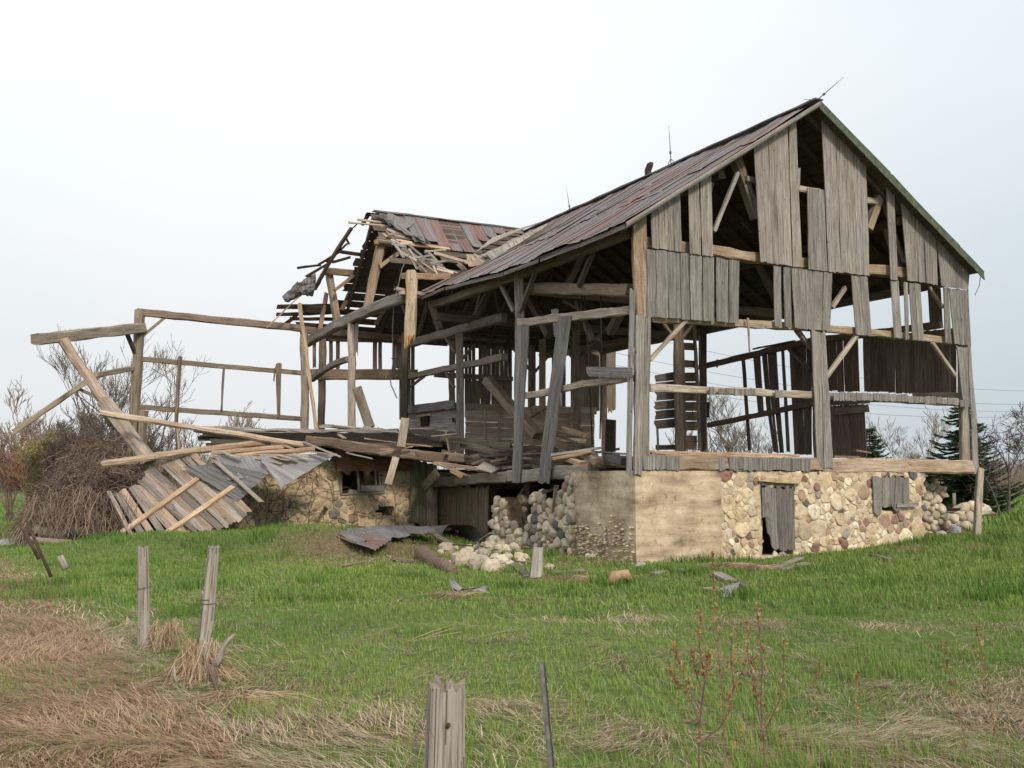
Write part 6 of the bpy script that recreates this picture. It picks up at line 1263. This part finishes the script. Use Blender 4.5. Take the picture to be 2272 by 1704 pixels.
# ------------------------------------------------------------------ VEGETATION
def rv(r, a=1): return Vector((r.uniform(-a, a), r.uniform(-a, a), r.uniform(-a, a)))
def grow(mb, r, P, d, L_, rad, depth, spread, c, leafmb=None, up=.12, nseg=4, leafc=None, kids=(3, 5), sub_n=3, shr=.62, minr=.006, leaf=.03, leafn=3):
    pts = [P]; dirn = d.normalized()
    for i in range(nseg):
        dirn = (dirn + rv(r, .16) + ZV*up*.4).normalized(); pts.append(pts[-1] + dirn*L_/nseg)
    rads = [max(minr, rad*(1-.6*i/nseg)) for i in range(nseg+1)]
    if depth == 0: rads[-1] = minr*.5
    mb.tube(pts, rads, 3 if rad < .05 else 6, c)
    if depth == 0:
        if leafmb is not None:
            for k in range(leafn):
                p = pts[r.randint(1, nseg)] + rv(r, .05); a, b = rv(r, leaf), rv(r, leaf); q = leafc[r.randrange(len(leafc))]
                i = len(leafmb.V); leafmb.V += [p, p+a, p+a+b, p+b]; kf = r.uniform(.7, 1.3); leafmb.face((i, i+1, i+2, i+3), [(0, 0)]*4, tuple(v*kf for v in q))
        return
    for k in range(r.randint(*kids)):
        f = r.uniform(.3, 1.0); i = min(nseg-1, int(f*nseg)); p = pts[i].lerp(pts[i+1], f*nseg-i)
        nd_ = (dirn*(1-spread*.4) + rv(r, 1).normalized()*spread + ZV*up).normalized()
        grow(mb, r, p, nd_, L_*shr*r.uniform(.7, 1.15), rad*.5*(1-f*.3), depth-1, spread, c, leafmb, up, nseg, leafc, kids, sub_n, shr, minr, leaf, leafn)
def bare_tree(base, h, seed, label, cat='tree', depth=4, trunks=1, spread=.75, c=(.20, .165, .14), leafc=None, group=None, rad=None, name='bare_tree', minr=.007, kids=(3, 5), up=.18, leafn=2, leaf=.03, lean=0):
    r = random.Random(seed); mb = MB(); lm = MB() if leafc else None; root = empty(name, base, label, cat, group); tr = MB()
    for k in range(trunks):
        d = Vector((r.uniform(-.25, .25)*(trunks > 1) + lean, r.uniform(-.25, .25)*(trunks > 1), 1)); rd = rad or h*.014
        pts = [base + rv(r, .2 if trunks > 1 else 0) - ZV*.1]; dd = d.normalized()
        for i in range(5): dd = (dd+rv(r, .10)+ZV*.05).normalized(); pts.append(pts[-1]+dd*h*.55/5)
        tr.tube(pts, [rd*(1-.13*i) for i in range(6)], 7, c)
        n = 7 if trunks == 1 else 4
        for j in range(n):
            f = .3 + .7*(j+1)/n; i = min(4, int(f*5)); p = pts[i].lerp(pts[i+1], min(1, f*5-i))
            grow(mb, r, p, (ZV*(.6+.5*f)+rv(r, .9)).normalized(), h*.36*r.uniform(.75, 1.2), rd*.45, depth-2, spread, c, lm, up, 4, leafc, kids, 3, .62, minr, leaf, leafn)
    tr.build('trunk', M['bark'], root); mb.build('crown', M['bark'], root)
    if lm and lm.F: lm.build('leaves', M['leaf'], root)
    return root
bud = [(.20, .22, .10), (.15, .17, .08), (.26, .24, .13)]
def at(xf, yf, Y, z=None):
    p = DY(zf(xf, yf), Y)
    if z is not None: p.z = z
    return p
def gb(xf, Y): p = at(xf, 1000, Y); p.z = gz(p.x, p.y); return p
bare_tree(gb(258, 40), 6.9, 12, 'tall bare tree behind the far corner post', depth=5, trunks=3, spread=.5, leafc=bud, c=(.22, .17, .15), minr=.0075)
bare_tree(gb(330, 41), 6.2, 4, 'bare slanting tree right of the far corner post', depth=5, trunks=2, spread=.7, leafc=bud, c=(.24, .17, .15), minr=.0075)
bare_tree(gb(150, 42), 4.4, 5, 'leafing shrub left of the far corner post', 'shrub', depth=5, trunks=5, spread=.6, leafc=[(.2, .24, .09), (.15, .18, .08)], c=(.2, .16, .13), minr=.010, name='budding_shrub', leafn=3)
bare_tree(gb(205, 39), 4.0, 6, 'budding shrub between the bramble and the far corner post', 'shrub', depth=5, trunks=5, spread=.6, leafc=bud, c=(.2, .15, .13), minr=.010, name='budding_shrub', leafn=3)
bare_tree(gb(100, 37), 3.1, 7, 'yellow-green willow shrub at the left', 'shrub', depth=5, trunks=9, spread=.45, leafc=[(.30, .27, .09), (.24, .21, .09), (.34, .28, .12)], c=(.27, .22, .11), minr=.009, name='willow_shrub', leafn=4, leaf=.035)
for i_, (u_, Y_, h_) in enumerate(((185, 37, 3.3), (255, 38, 3.6), (300, 37.5, 3.0), (130, 36, 3.0))):
    bare_tree(gb(u_, Y_), h_, 60+i_, ['dense budding shrub behind the bramble', 'dense shrub at the foot of the far corner post', 'low shrub right of the far corner post', 'reddish brown shrub behind the willow'][i_], 'shrub', depth=5, trunks=7, spread=.5, leafc=[(.17, .17, .09), (.22, .17, .12)], c=(.19, .14, .12), minr=.009, name='budding_shrub', leafn=3)
bare_tree(gb(28, 46), 3.6, 8, 'brown twiggy shrub at the left edge', 'shrub', depth=5, trunks=6, spread=.6, leafc=[(.24, .13, .08)], c=(.30, .20, .16), minr=.012, name='bare_shrub')
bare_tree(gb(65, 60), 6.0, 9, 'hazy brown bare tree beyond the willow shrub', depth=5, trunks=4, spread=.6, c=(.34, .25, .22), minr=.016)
bare_tree(gb(75, 44), 2.9, 10, 'rust-brown shrub below the yellow-green willow', 'shrub', depth=5, trunks=7, spread=.6, leafc=[(.30, .15, .08)], c=(.32, .19, .13), minr=.012, name='bare_shrub')
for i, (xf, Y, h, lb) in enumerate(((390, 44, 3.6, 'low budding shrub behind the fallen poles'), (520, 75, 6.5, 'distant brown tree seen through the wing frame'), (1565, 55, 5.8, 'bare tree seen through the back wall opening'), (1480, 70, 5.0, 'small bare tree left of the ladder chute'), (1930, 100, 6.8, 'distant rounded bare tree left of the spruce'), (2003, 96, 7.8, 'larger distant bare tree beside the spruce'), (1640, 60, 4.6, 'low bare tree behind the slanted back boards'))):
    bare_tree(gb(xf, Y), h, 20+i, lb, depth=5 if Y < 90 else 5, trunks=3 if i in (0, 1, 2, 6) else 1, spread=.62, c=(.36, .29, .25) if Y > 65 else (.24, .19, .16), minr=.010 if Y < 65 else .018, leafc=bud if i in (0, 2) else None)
bare_tree(gb(2165, 38), 3.9, 31, 'dark crooked apple tree at the right edge', depth=5, trunks=3, spread=.95, c=(.13, .10, .10), minr=.010, up=.03, kids=(3, 4), name='apple_tree')
bare_tree(gb(2225, 46), 5.0, 33, 'second dark orchard tree cut by the right edge', depth=5, trunks=2, spread=.9, c=(.15, .12, .11), minr=.011, up=.05, name='apple_tree')
def spruce(base, h, w_, seed, label):
    r = random.Random(seed); root = empty('spruce_tree', base, label, 'spruce'); tr = MB(); tr.tube([base, base+ZV*h*.6, base+ZV*h], [h*.02, h*.012, .01], 7, (.16, .12, .09)); tr.build('trunk', M['bark'], root); mb = MB()
    z = .25
    while z < h*.98:
        f = z/h; R0 = w_*1.4*(1-f)**.75*(.45+.55*min(1, z/.8)); nb = 9 if f < .7 else 6
        for k in range(nb):
            a = r.uniform(0, 2*PI); L_ = R0*r.uniform(.7, 1.12)+.08; d = Vector((math.cos(a), math.sin(a), 0)); n = max(5, int(L_*16))
            side = Vector((-d.y, d.x, 0)); n = max(8, int(L_*26)); L_ *= r.uniform(.75, 1.12)
            for i in range(n):
                g = (i+.5)/n; p = base + ZV*(z - .30*L_*g + .34*L_*g*g*g) + d*L_*g
                for q in range(7):
                    sd = side*r.choice([-1, 1])*r.uniform(.2, 1) + d*r.uniform(.5, 1.2) + ZV*r.uniform(-.25, .2); l = (.24*(1-g*.6)+.05)*r.uniform(.6, 1.2)
                    e = p + sd.normalized()*l; t_ = ZV.cross(sd).normalized()*.017 + ZV*r.uniform(-.014, .014); b_ = len(mb.V); mb.V += [p-t_, p+t_, e+t_*.4, e-t_*.4]
                    g_ = r.uniform(.6, 1.5); mb.face((b_, b_+1, b_+2, b_+3), [(0, 0)]*4, (.085*g_, .135*g_, .055*g_))
        z += r.uniform(.08, .15)*(1+.3*(1-f))
    mb.build('crown', M['leaf'], root); return root
spruce(gb(2082, 42), 4.6, 1.75, 3, 'dark green spruce behind the right corner post')
spruce(gb(1880, 60), 4.6, 1.6, 5, 'spruce half hidden behind the dark plank door')
spruce(gb(2030, 44), 1.9, 1.5, 6, 'low bushy spruce under the sill at the right')
# bramble thicket on the left heap
def strands(n, fn, c, r_=.008, seg=5):
    mb = MB(); r = random.Random(5)
    for k in range(n):
        pts = fn(r); kf = r.uniform(.6, 1.3); mb.tube(pts, [r_]*len(pts), 3, tuple(v*kf for v in r.choice(c)))
    return mb
br0 = gb(215, 30.5)
def bramble(r):
    a = r.uniform(0, 2*PI); q = r.random()**.5; cx_, cy_ = q*math.cos(a)*2.1, q*math.sin(a)*1.5; H_ = 2.7*(1-q**2.2)*(1.0 if cx_ > -.9 else .8)+.25; p = br0 + Vector((cx_, cy_, H_*r.uniform(.1, 1))); pts = [p]; d = rv(r, 1); d.z = abs(d.z)*.5
    for i in range(6): d = (d + rv(r, .5) - ZV*.16).normalized(); pts.append(pts[-1]+d*r.uniform(.08, .18))
    return pts
mb = strands(12500, bramble, [(.22, .155, .125), (.28, .20, .16), (.16, .11, .09), (.33, .245, .19)], .0055)
bush = empty('bramble_thicket', br0, 'round brown thicket of dry bramble and vines at the left of the fallen panel', 'bush'); mb.build('stems', M['bark'], bush)
lf = MB()
for k in range(2600):
    aa = R_.uniform(0, 2*PI); q = R_.random()**.5; p = br0 + Vector((q*math.cos(aa)*2.1, q*math.sin(aa)*1.5, (2.8*(1-q**2.2)+.2)*R_.uniform(.3, 1.02))); u_, v_ = rv(R_, .035), rv(R_, .035); i = len(lf.V); lf.V += [p, p+u_, p+u_+v_, p+v_]; lf.face((i, i+1, i+2, i+3), [(0, 0)]*4, R_.choice([(.17, .16, .08), (.22, .19, .1), (.14, .12, .07), (.26, .2, .13)]))
lf.build('withered_leaves', M['leaf'], bush)
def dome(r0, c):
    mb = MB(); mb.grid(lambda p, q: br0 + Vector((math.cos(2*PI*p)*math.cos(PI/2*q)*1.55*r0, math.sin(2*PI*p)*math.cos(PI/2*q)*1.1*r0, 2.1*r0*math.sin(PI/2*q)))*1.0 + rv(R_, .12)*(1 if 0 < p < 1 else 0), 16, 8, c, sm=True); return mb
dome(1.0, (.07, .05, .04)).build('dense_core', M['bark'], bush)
def vine(r):
    x = r.uniform(-1.3, 2.2); p = br0 + Vector((x, -1.5+r.uniform(-.5, .4), r.uniform(.7, 1.7)*(1-.12*abs(x)))); pts = [p]; d = Vector((r.uniform(-.4, .4), r.uniform(-.3, .1), -1))
    for i in range(6): d = (d+rv(r, .35)).normalized(); pts.append(pts[-1]+d*.25); pts[-1].z = max(.05, pts[-1].z)
    return pts
strands(330, vine, [(.22, .16, .12), (.17, .12, .09), (.30, .225, .16)], .0065).build('trailing_vines', M['bark'], bush)
# old logs in it
stick([DY(z1(*p), 29.2) for p in ((320, 1320), (300, 1400), (290, 1560))], [.15, .13, .17], 'rotten_stump', 'mossy broken stump at the foot of the bramble', 'stump', 'bark', (.20, .165, .135), 9)  # bark colour darkened to stand in for the thicket's shade
stick([DY(z1(*p), 29.0) for p in ((215, 1470), (330, 1520), (460, 1500))], [.12, .15, .1], 'rotten_log', 'grey log lying across the foot of the bramble', 'log', 'bark', (.34, .29, .24), 8)
stick([DY(z1(*p), 28.0) for p in ((180, 1540), (300, 1555), (440, 1560))], [.09, .1, .08], 'rotten_log', 'lower brown log at the foot of the bramble', 'log', 'bark', (.28, .22, .17), 8)
stick([DY(z1(*p), 28.6) for p in ((430, 1480), (520, 1500), (600, 1540))], [.12, .16, .1], 'rotten_log', 'dark log in the hollow right of the stump', 'log', 'bark', (.10, .08, .07), 8)
# vines on the wing wall
def wallvine(r):
    t_ = r.uniform(-6.4, -1.0) if r.random() < .6 else r.uniform(-6.4, -4.2); z = r.uniform(.3, 2.4); pts = [W(t_, 11.6, z)]; a = r.uniform(0, 2*PI)
    for i in range(7): a += r.uniform(-.7, .7); pts.append(pts[-1] + RV*math.cos(a)*.17 + ZV*math.sin(a)*.17); pts[-1].z = min(2.5, max(.1, pts[-1].z))
    return pts
vn = strands(110, wallvine, [(.20, .14, .11), (.13, .10, .09), (.26, .19, .14)], .008); tag(vn.build('wall_vines', M['bark']), 'dead leafless vines climbing over the tan wing wall', 'vine')
iv = MB()
for k in range(160):
    f = R_.random(); p = T(z5(1120+R_.gauss(0, 22), 1050+f*200), .25) ; a, b = rv(R_, .035), rv(R_, .035); i = len(iv.V); iv.V += [p, p+a, p+a+b, p+b]; iv.face((i, i+1, i+2, i+3), [(0, 0)]*4, (.10, .17, .03))
tag(iv.build('ivy_sprig', M['leaf']), 'small green creeper on the mossy upright boards', 'creeper', kind='stuff')
# distant woods: one mass of thin stems and twigs
def woods():
    rr = NP; mb_v = []; n = 46000
    side = rr.rand(n) < .62
    x = np.where(side, rr.uniform(-130, 0, n), rr.uniform(0, 120, n)); y = 130 + rr.rand(n)*30 + np.abs(x)*.05
    prof = 5.2 + 1.2*np.sin(x*.11) + 1.0*np.sin(x*.37+1) + rr.randn(n)*.5
    prof = np.where(x > 10, prof*.85, prof)
    h = prof*rr.uniform(.35, 1.05, n); z0 = rr.uniform(0, 1, n)*prof*.45; ln = h-z0*.8; a = rr.uniform(-.6, .6, n); wd = rr.uniform(.02, .06, n)
    x1 = x+np.sin(a)*ln*.6; z1_ = np.clip(z0+ln*.75, .3, None)
    V = np.zeros((n*4, 3), np.float32); V[0::4] = np.c_[x-wd, y, z0]; V[1::4] = np.c_[x+wd, y, z0]; V[2::4] = np.c_[x1+wd*.3, y, z1_]; V[3::4] = np.c_[x1-wd*.3, y, z1_]
    base = np.array([[.25, .18, .15], [.31, .235, .20], [.20, .155, .14], [.19, .19, .12]])[rr.randint(0, 4, n)]*rr.uniform(.7, 1.2, (n, 1))
    return V, np.repeat(base, 4, axis=0)
def np_mesh(name, V, Cc, nv, mat, quads=True):
    me = bpy.data.meshes.new(name); n = len(V)//nv
    faces_per = {4: [(0, 1, 2, 3)], 5: [(0, 1, 3, 2), (2, 3, 4)], 3: [(0, 1, 2)], 7: [(0, 1, 3, 2), (2, 3, 5, 4), (4, 5, 6)]}[nv]
    me.vertices.add(len(V)); me.vertices.foreach_set('co', V.astype(np.float32).ravel())
    starts, totals, idx = [], [], []; 
    pat = np.concatenate([np.array(f) for f in faces_per]); tot = np.array([len(f) for f in faces_per])
    L_ = (np.arange(n)[:, None]*nv + pat[None, :]).ravel(); T_ = np.tile(tot, n); St = np.concatenate([[0], np.cumsum(T_)[:-1]])
    me.loops.add(len(L_)); me.loops.foreach_set('vertex_index', L_.astype(np.int32)); me.polygons.add(len(T_)); me.polygons.foreach_set('loop_start', St.astype(np.int32)); me.polygons.foreach_set('loop_total', T_.astype(np.int32))
    ca = me.color_attributes.new('tint', 'FLOAT_COLOR', 'POINT'); ca.data.foreach_set('color', np.c_[Cc, np.ones(len(Cc))].astype(np.float32).ravel())
    me.materials.append(mat); me.update(); me.validate()
    o = bpy.data.objects.new(name, me); col.objects.link(o); return o
V_, C_ = woods(); tag(np_mesh('distant_woods', V_, C_, 4, M['straw']), 'low hazy belt of bare brown woods along the horizon', 'woods', kind='stuff')
# power lines
for i, (a, b, lb) in enumerate(((( 1330, 728), (2290, 895), 'thin power line, lowest, crossing the right background'), ((1330, 700), (2290, 880), 'thin power line, second, crossing the right background'), ((1380, 660), (2290, 850), 'thin power line, third, crossing the right background'), ((1400, 770), (2290, 905), 'thin power line passing under the others'))):
    A, B = DY((a[0], a[1]+75), 120), DY((b[0], b[1]+18), 150); mb = MB(); pts = [A.lerp(B, k/12) - ZV*1.6*4*(k/12)*(1-k/12) for k in range(13)]; mb.tube(pts, [.022]*13, 4); thing1('power_line', mb, 'wire', lb, 'power line')

# ------------------------------------------------------------------ foreground budding stems
def stem(pts, y, label, buds=12, r0=.006, c=(.27, .17, .13), seed=1, side=()):
    r = random.Random(seed); P_ = [DY(z9(*p), y) for p in pts]; root = empty('sapling', Vector((P_[-1].x, y, 0)), label, 'sapling', 'budding saplings in the foreground')
    mb = MB(); r0 *= .72; mb.tube(P_, [r0*(.4+.6*i/(len(P_)-1)) for i in range(len(P_))], 6, c)
    bdm = MB(); lines = [(P_, buds)]
    for sd in side:
        Q = [DY(z9(*p), y+r.uniform(-.1, .1)) for p in sd]; mb.tube(Q, [r0*.35+r0*.3*i/(len(Q)-1) for i in range(len(Q))], 5, c); lines.append((Q, int(buds*.6)))
    for (Q, nb) in lines:
        for k in range(nb):
            f = (k/nb)**1.3*.75; g = f*(len(Q)-1); i = min(len(Q)-2, int(g)); p = Q[i].lerp(Q[i+1], g-i)
            for m_ in range(3):
                d = (ZV*.8+rv(r, .9)).normalized()*r.uniform(.016, .038); w_ = rv(r, 1).cross(d).normalized()*.007; q = p+rv(r, .012)
                cc = r.choice([(.38, .17, .09), (.46, .28, .12), (.38, .30, .13), (.30, .14, .09)])
                for wv in (w_, w_.cross(d).normalized()*.006):
                    b_ = len(bdm.V); bdm.V += [q, q+d*.5+wv, q+d, q+d*.5-wv]; bdm.face((b_, b_+1, b_+2, b_+3), [(0, 0)]*4, cc)
    mb.build('stem', M['bark'], root); bdm.build('foliage', M['leaf'], root); return root
stem([(1170, 40), (1178, 120), (1185, 250), (1195, 400), (1208, 520), (1212, 660), (1215, 900), (1215, 1300)], 6.0, 'tallest thin budding stem with its tip before the stone wall', 26, .007, seed=1)
stem([(1132, 245), (1130, 350), (1148, 470), (1135, 560), (1128, 680), (1130, 900), (1135, 1300)], 5.6, 'forked dark budding sapling left of the tallest stem', 20, .009, (.17, .11, .10), 2, (((1048, 350), (1060, 410), (1095, 490), (1133, 570)), ((1028, 430), (1060, 480), (1100, 530), (1130, 600)), ((1238, 320), (1235, 400), (1245, 480), (1235, 560), (1200, 620), (1130, 675)), ((1105, 370), (1115, 430), (1140, 500)), ((1160, 385), (1155, 420), (1145, 470))))
stem([(1318, 215), (1330, 300), (1340, 420), (1335, 540), (1345, 660), (1352, 900), (1352, 1300)], 5.8, 'tall budding sapling right of the forked one', 20, .008, (.2, .13, .12), 3, (((1410, 330), (1410, 460), (1395, 540), (1355, 620), (1345, 680)), ((1288, 265), (1290, 380), (1315, 480), (1330, 580), (1345, 650)), ((1305, 390), (1310, 470), (1325, 560), (1350, 700))))
stem([(1275, 400), (1265, 470), (1210, 540), (1212, 620)], 5.9, 'thin side shoot between the two saplings', 10, .004, seed=4)
stem([(1280, 640), (1250, 690), (1230, 757), (1220, 1300)], 5.2, 'short dark shoot at the foot of the saplings', 4, .006, seed=5)
stem([(1528, 420), (1518, 480), (1505, 560), (1495, 700), (1492, 1300)], 6.2, 'faint short budding stem right of the saplings', 8, .004, (.3, .2, .12), 6)
stem([(1660, 440), (1658, 500), (1655, 600), (1652, 757), (1652, 1300)], 6.2, 'single short budding stem with red tip', 8, .004, (.3, .2, .12), 7)
stem([(1943, 350), (1960, 430), (1985, 530), (2010, 640), (2025, 757), (2030, 1300)], 5.8, 'leaning budding stem at the right, left of its pair', 12, .005, (.27, .17, .11), 8)
stem([(2058, 305), (2070, 400), (2092, 520), (2118, 640), (2140, 757), (2150, 1300)], 5.8, 'leaning budding stem at the right, right of its pair', 12, .005, (.27, .17, .11), 9)

# ------------------------------------------------------------------ GRASS
def vnoise(x, y, s, seed):
    r = np.random.RandomState(seed); g = r.rand(256, 256); X_ = x/s+60; Y_ = y/s+60; xi = np.floor(X_).astype(int); yi = np.floor(Y_).astype(int); fx = X_-xi; fy = Y_-yi; fx = fx*fx*(3-2*fx); fy = fy*fy*(3-2*fy)
    a = g[xi % 256, yi % 256]; b = g[(xi+1) % 256, yi % 256]; c = g[xi % 256, (yi+1) % 256]; d = g[(xi+1) % 256, (yi+1) % 256]
    return (a*(1-fx)+b*fx)*(1-fy)+(c*(1-fx)+d*fx)*fy
GX0, GX1, GY0, GY1, GS_ = -66., 66., 3., 95., .5
gxs = np.arange(GX0, GX1, GS_); gys = np.arange(GY0, GY1, GS_)
HG = np.array([[gz(x, y) for y in gys] for x in gxs]); DG = np.array([[dryness(x, y) for y in gys] for x in gxs])
def samp(A, x, y):
    X_ = np.clip((x-GX0)/GS_, 0, len(gxs)-1.01); Y_ = np.clip((y-GY0)/GS_, 0, len(gys)-1.01); i = X_.astype(int); j = Y_.astype(int); fx = X_-i; fy = Y_-j
    return (A[i, j]*(1-fx)+A[i+1, j]*fx)*(1-fy)+(A[i, j+1]*(1-fx)+A[i+1, j+1]*fx)*fy
cR, cL = np.array([RV.x, RV.y]), np.array([LV.x, LV.y])
def inside_barn(x, y):
    q = np.c_[x-C0.x, y-C0.y]; t_ = q@cR; s_ = q@cL
    return ((t_ > -.1) & (t_ < 11.3) & (s_ > -.05) & (s_ < 18.9)) | ((t_ > -6.8) & (t_ <= 0) & (s_ > 11.55) & (s_ < 18.9))
def place(n, y0, y1, pw, rs):
    u = rs.rand(n); y = (y0**pw + u*(y1**pw - y0**pw))**(1/pw); x = (rs.rand(n)*2-1)*(.59*y+3.0); return x, y
def blades(name, n, y0, y1, pw, hgt, wid, seed, dry=False, label=''):
    rs = np.random.RandomState(seed); x, y = place(n, y0, y1, pw, rs)
    D = samp(DG, x, y); fine = vnoise(x, y, .35, 3); med = vnoise(x, y, 1.2, 4); big = vnoise(x, y, 4.5, 5)
    if dry: keep = rs.rand(n) < np.clip(D*.95 + (fine > .72)*.35*(y < 16) + .05, 0, 1)
    else: keep = rs.rand(n) < np.clip(1.05 - D*.72 - (fine < .2)*.3, .08, 1)
    keep &= ~inside_barn(x, y); x, y, D, fine, med, big = [a[keep] for a in (x, y, D, fine, med, big)]; n = len(x)
    # clumping: pull to clump centres
    cl = .22 if not dry else .3
    cx_ = np.floor(x/cl)*cl+cl*vnoise(np.floor(x/cl)*7., np.floor(y/cl)*7., 1, 8); cy_ = np.floor(y/cl)*cl+cl*vnoise(np.floor(x/cl)*5., np.floor(y/cl)*9., 1, 9)
    k = rs.rand(n)*.55; x = x*(1-k)+cx_*k; y = y*(1-k)+cy_*k
    z = samp(HG, x, y) - .01
    az = rs.rand(n)*2*np.pi
    if not dry:
        tuft = .55 + .9*med*vnoise(x, y, .5, 12) + .8*(vnoise(x, y, .9, 13) > .78) 
        rt = np.clip((x-2)/8, 0, 1)*np.clip((y-10)/10, 0, 1)
        h = hgt*rs.uniform(.45, 1.25, n)*tuft*(1+.5*rt); lean = rs.uniform(.1, .75, n)*h; wd = wid*rs.uniform(.6, 1.3, n); rise = h*.9
        az = az*.6 + 1.2
    else:
        flow = vnoise(x, y, 1.6, 21)*5.5 + vnoise(x, y, .5, 22)*1.6; az = flow + rs.randn(n)*.45; up = rs.rand(n)**3
        h = hgt*rs.uniform(.5, 1.5, n); rise = h*(.03+.16*up); lean = h*(1-.2*up); wd = wid*rs.uniform(.5, 1.3, n); z = z + rs.rand(n)*.07*np.clip(D+.3, 0, 1)
    dx, dy = np.cos(az), np.sin(az); sx_, sy_ = -dy, dx
    V = np.zeros((n*5, 3)); m = .5
    if dry: z0 = z; zm = z+rise+.01; zt = z+rise*rs.uniform(.1, 1.0, n)
    else: z0 = z-.01; zm = z+rise*.6; zt = z+rise
    lm = lean*(.5 if dry else .3)
    V[0::5] = np.c_[x-sx_*wd/2, y-sy_*wd/2, z0]; V[1::5] = np.c_[x+sx_*wd/2, y+sy_*wd/2, z0]
    V[2::5] = np.c_[x+dx*lm-sx_*wd*.4, y+dy*lm-sy_*wd*.4, zm]; V[3::5] = np.c_[x+dx*lm+sx_*wd*.4, y+dy*lm+sy_*wd*.4, zm]; V[4::5] = np.c_[x+dx*lean, y+dy*lean, zt]
    if dry:
        pal = np.array([[.49, .385, .265], [.41, .31, .205], [.58, .47, .33], [.29, .21, .14], [.45, .335, .235]])
        c = pal[rs.randint(0, 5, n)]*rs.uniform(.75, 1.2, (n, 1))
        track = ((x < -4.3-(y-11.4)*.58)[:, None]); c = np.where(track, c*np.array([.92, .79, .74]), c)
    else:
        g1 = np.array([.175, .275, .062]); g2 = np.array([.24, .325, .083]); g3 = np.array([.125, .215, .066]); w1 = np.clip(big*1.5-.3, 0, 1)[:, None]; w2 = np.clip((med-.5)*2, 0, 1)[:, None]
        c = g1*(1-w1)+g2*w1; c = c*(1-w2*.6)+g3*w2*.6; c = c*rs.uniform(.7, 1.3, (n, 1)); yl = rs.rand(n) < .05+.14*D+.06*(y < 11); c[yl] = np.array([.36, .29, .15])*rs.uniform(.7, 1.2, (yl.sum(), 1))
        dk = ((vnoise(x, y, .9, 13) > .78) & (y > 12))[:, None]; c = np.where(dk, c*np.array([.72, .82, .72]), c)
    C5 = np.repeat(c, 5, axis=0).reshape(n, 5, 3).copy(); 
    o = np_mesh(name, V, C5.reshape(-1, 3), 5, M['straw'] if dry else M['blade']); tag(o, label, 'grass', kind='stuff'); return o
blades('grass', 250000, 5.5, 15, .8, .10, .0062, 31, label='fresh green grass of the near meadow')
blades('grass', 215000, 15, 31, .8, .125, .015, 32, label='green grass of the meadow up to the barn')
blades('grass', 60000, 31, 92, .7, .22, .05, 33, label='green grass of the field beyond the barn')
blades('dead_grass', 190000, 5.5, 14, .8, .30, .006, 34, True, label='flattened straw-coloured dead grass in the foreground')
blades('dead_grass', 60000, 14, 31, .8, .30, .012, 35, True, label='patches of dead grass farther back in the meadow')
# straw gathered round the foot of the wired post and other spots
def tuft(P, n, R0, h, seed, label, down=False):
    r = random.Random(seed); mb = MB()
    for k in range(n):
        a = r.uniform(0, 2*PI); q = r.random(); b = P + Vector((math.cos(a)*R0*q, math.sin(a)*R0*q, 0)); d = Vector((math.cos(a)*r.uniform(-.2, 1.2), math.sin(a)*r.uniform(-.2, 1.2), 0))
        top = P + Vector((math.cos(a)*.09 + r.uniform(-.08, .08), math.sin(a)*.09 + r.uniform(-.08, .08), h*r.uniform(.05, 1)**1.5)) if down else b + ZV*h*r.uniform(.3, 1) + d*.25
        end = P + d*R0*r.uniform(.8, 1.9); end.z = gz(end.x, end.y)+.02; c = r.choice([(.46, .33, .21), (.36, .25, .16), (.54, .41, .27), (.28, .19, .13)])
        mid = top.lerp(end, .5)+Vector((0, 0, .03)) + rv(r, .03); mb.tube([top, mid, end], [.003, .003, .0015], 3, c)
    tag(mb.build('straw_tuft', M['bark']), label, 'straw', kind='stuff')
p2 = r2_[1]; p2 = Vector((p2.x, p2.y, gz(p2.x, p2.y))); tuft(p2, 520, .30, .42, 1, 'dry grass heaped against the foot of the wired post', True)
p1 = r1_[1]; p1 = Vector((p1.x+.22, p1.y, gz(p1.x, p1.y))); tuft(p1, 300, .2, .36, 2, 'dry grass tuft right of the leftmost post', True)
q = DY(z8(1440, 1030), 8.6); q.z = gz(q.x, q.y); tuft(q, 500, .5, .16, 3, 'combed-over straw running right from the wired post', True)
for i, (zz, x, y, n) in enumerate(((z7, 900, 640, 300), (z7, 1020, 650, 260), (z7, 160, 700, 120), (z9, 325, 190, 120))):
    q = G(zz(x, y)); tuft(q, n, .5, .12, 10+i, ['straw lying below the stone wall', 'straw lying right of the bent scrap', 'straw clump left of the concrete corner', 'brown tuft under the metal scrap'][i], True)
# bigger straws
for k in range(9):
    a = G(z9(R_.uniform(-50, 400), R_.uniform(300, 420))) if k < 5 else G(z8(R_.uniform(0, 800), R_.uniform(640, 1100)))
    l_ = R_.uniform(.3, .7); an = R_.uniform(-.6, .8); stick([a+ZV*.06, a+Vector((math.cos(an)*l_*.5, math.sin(an)*l_*.5, .14)), a+Vector((math.cos(an)*l_, math.sin(an)*l_, .20))], [.004, .005, .003], 'dry_stalk', 'thick dry stalk lying over the dead grass', 'stalk', 'post', (1.2, 1.05, .75), 5, 'dry stalks in the dead grass')
ground()
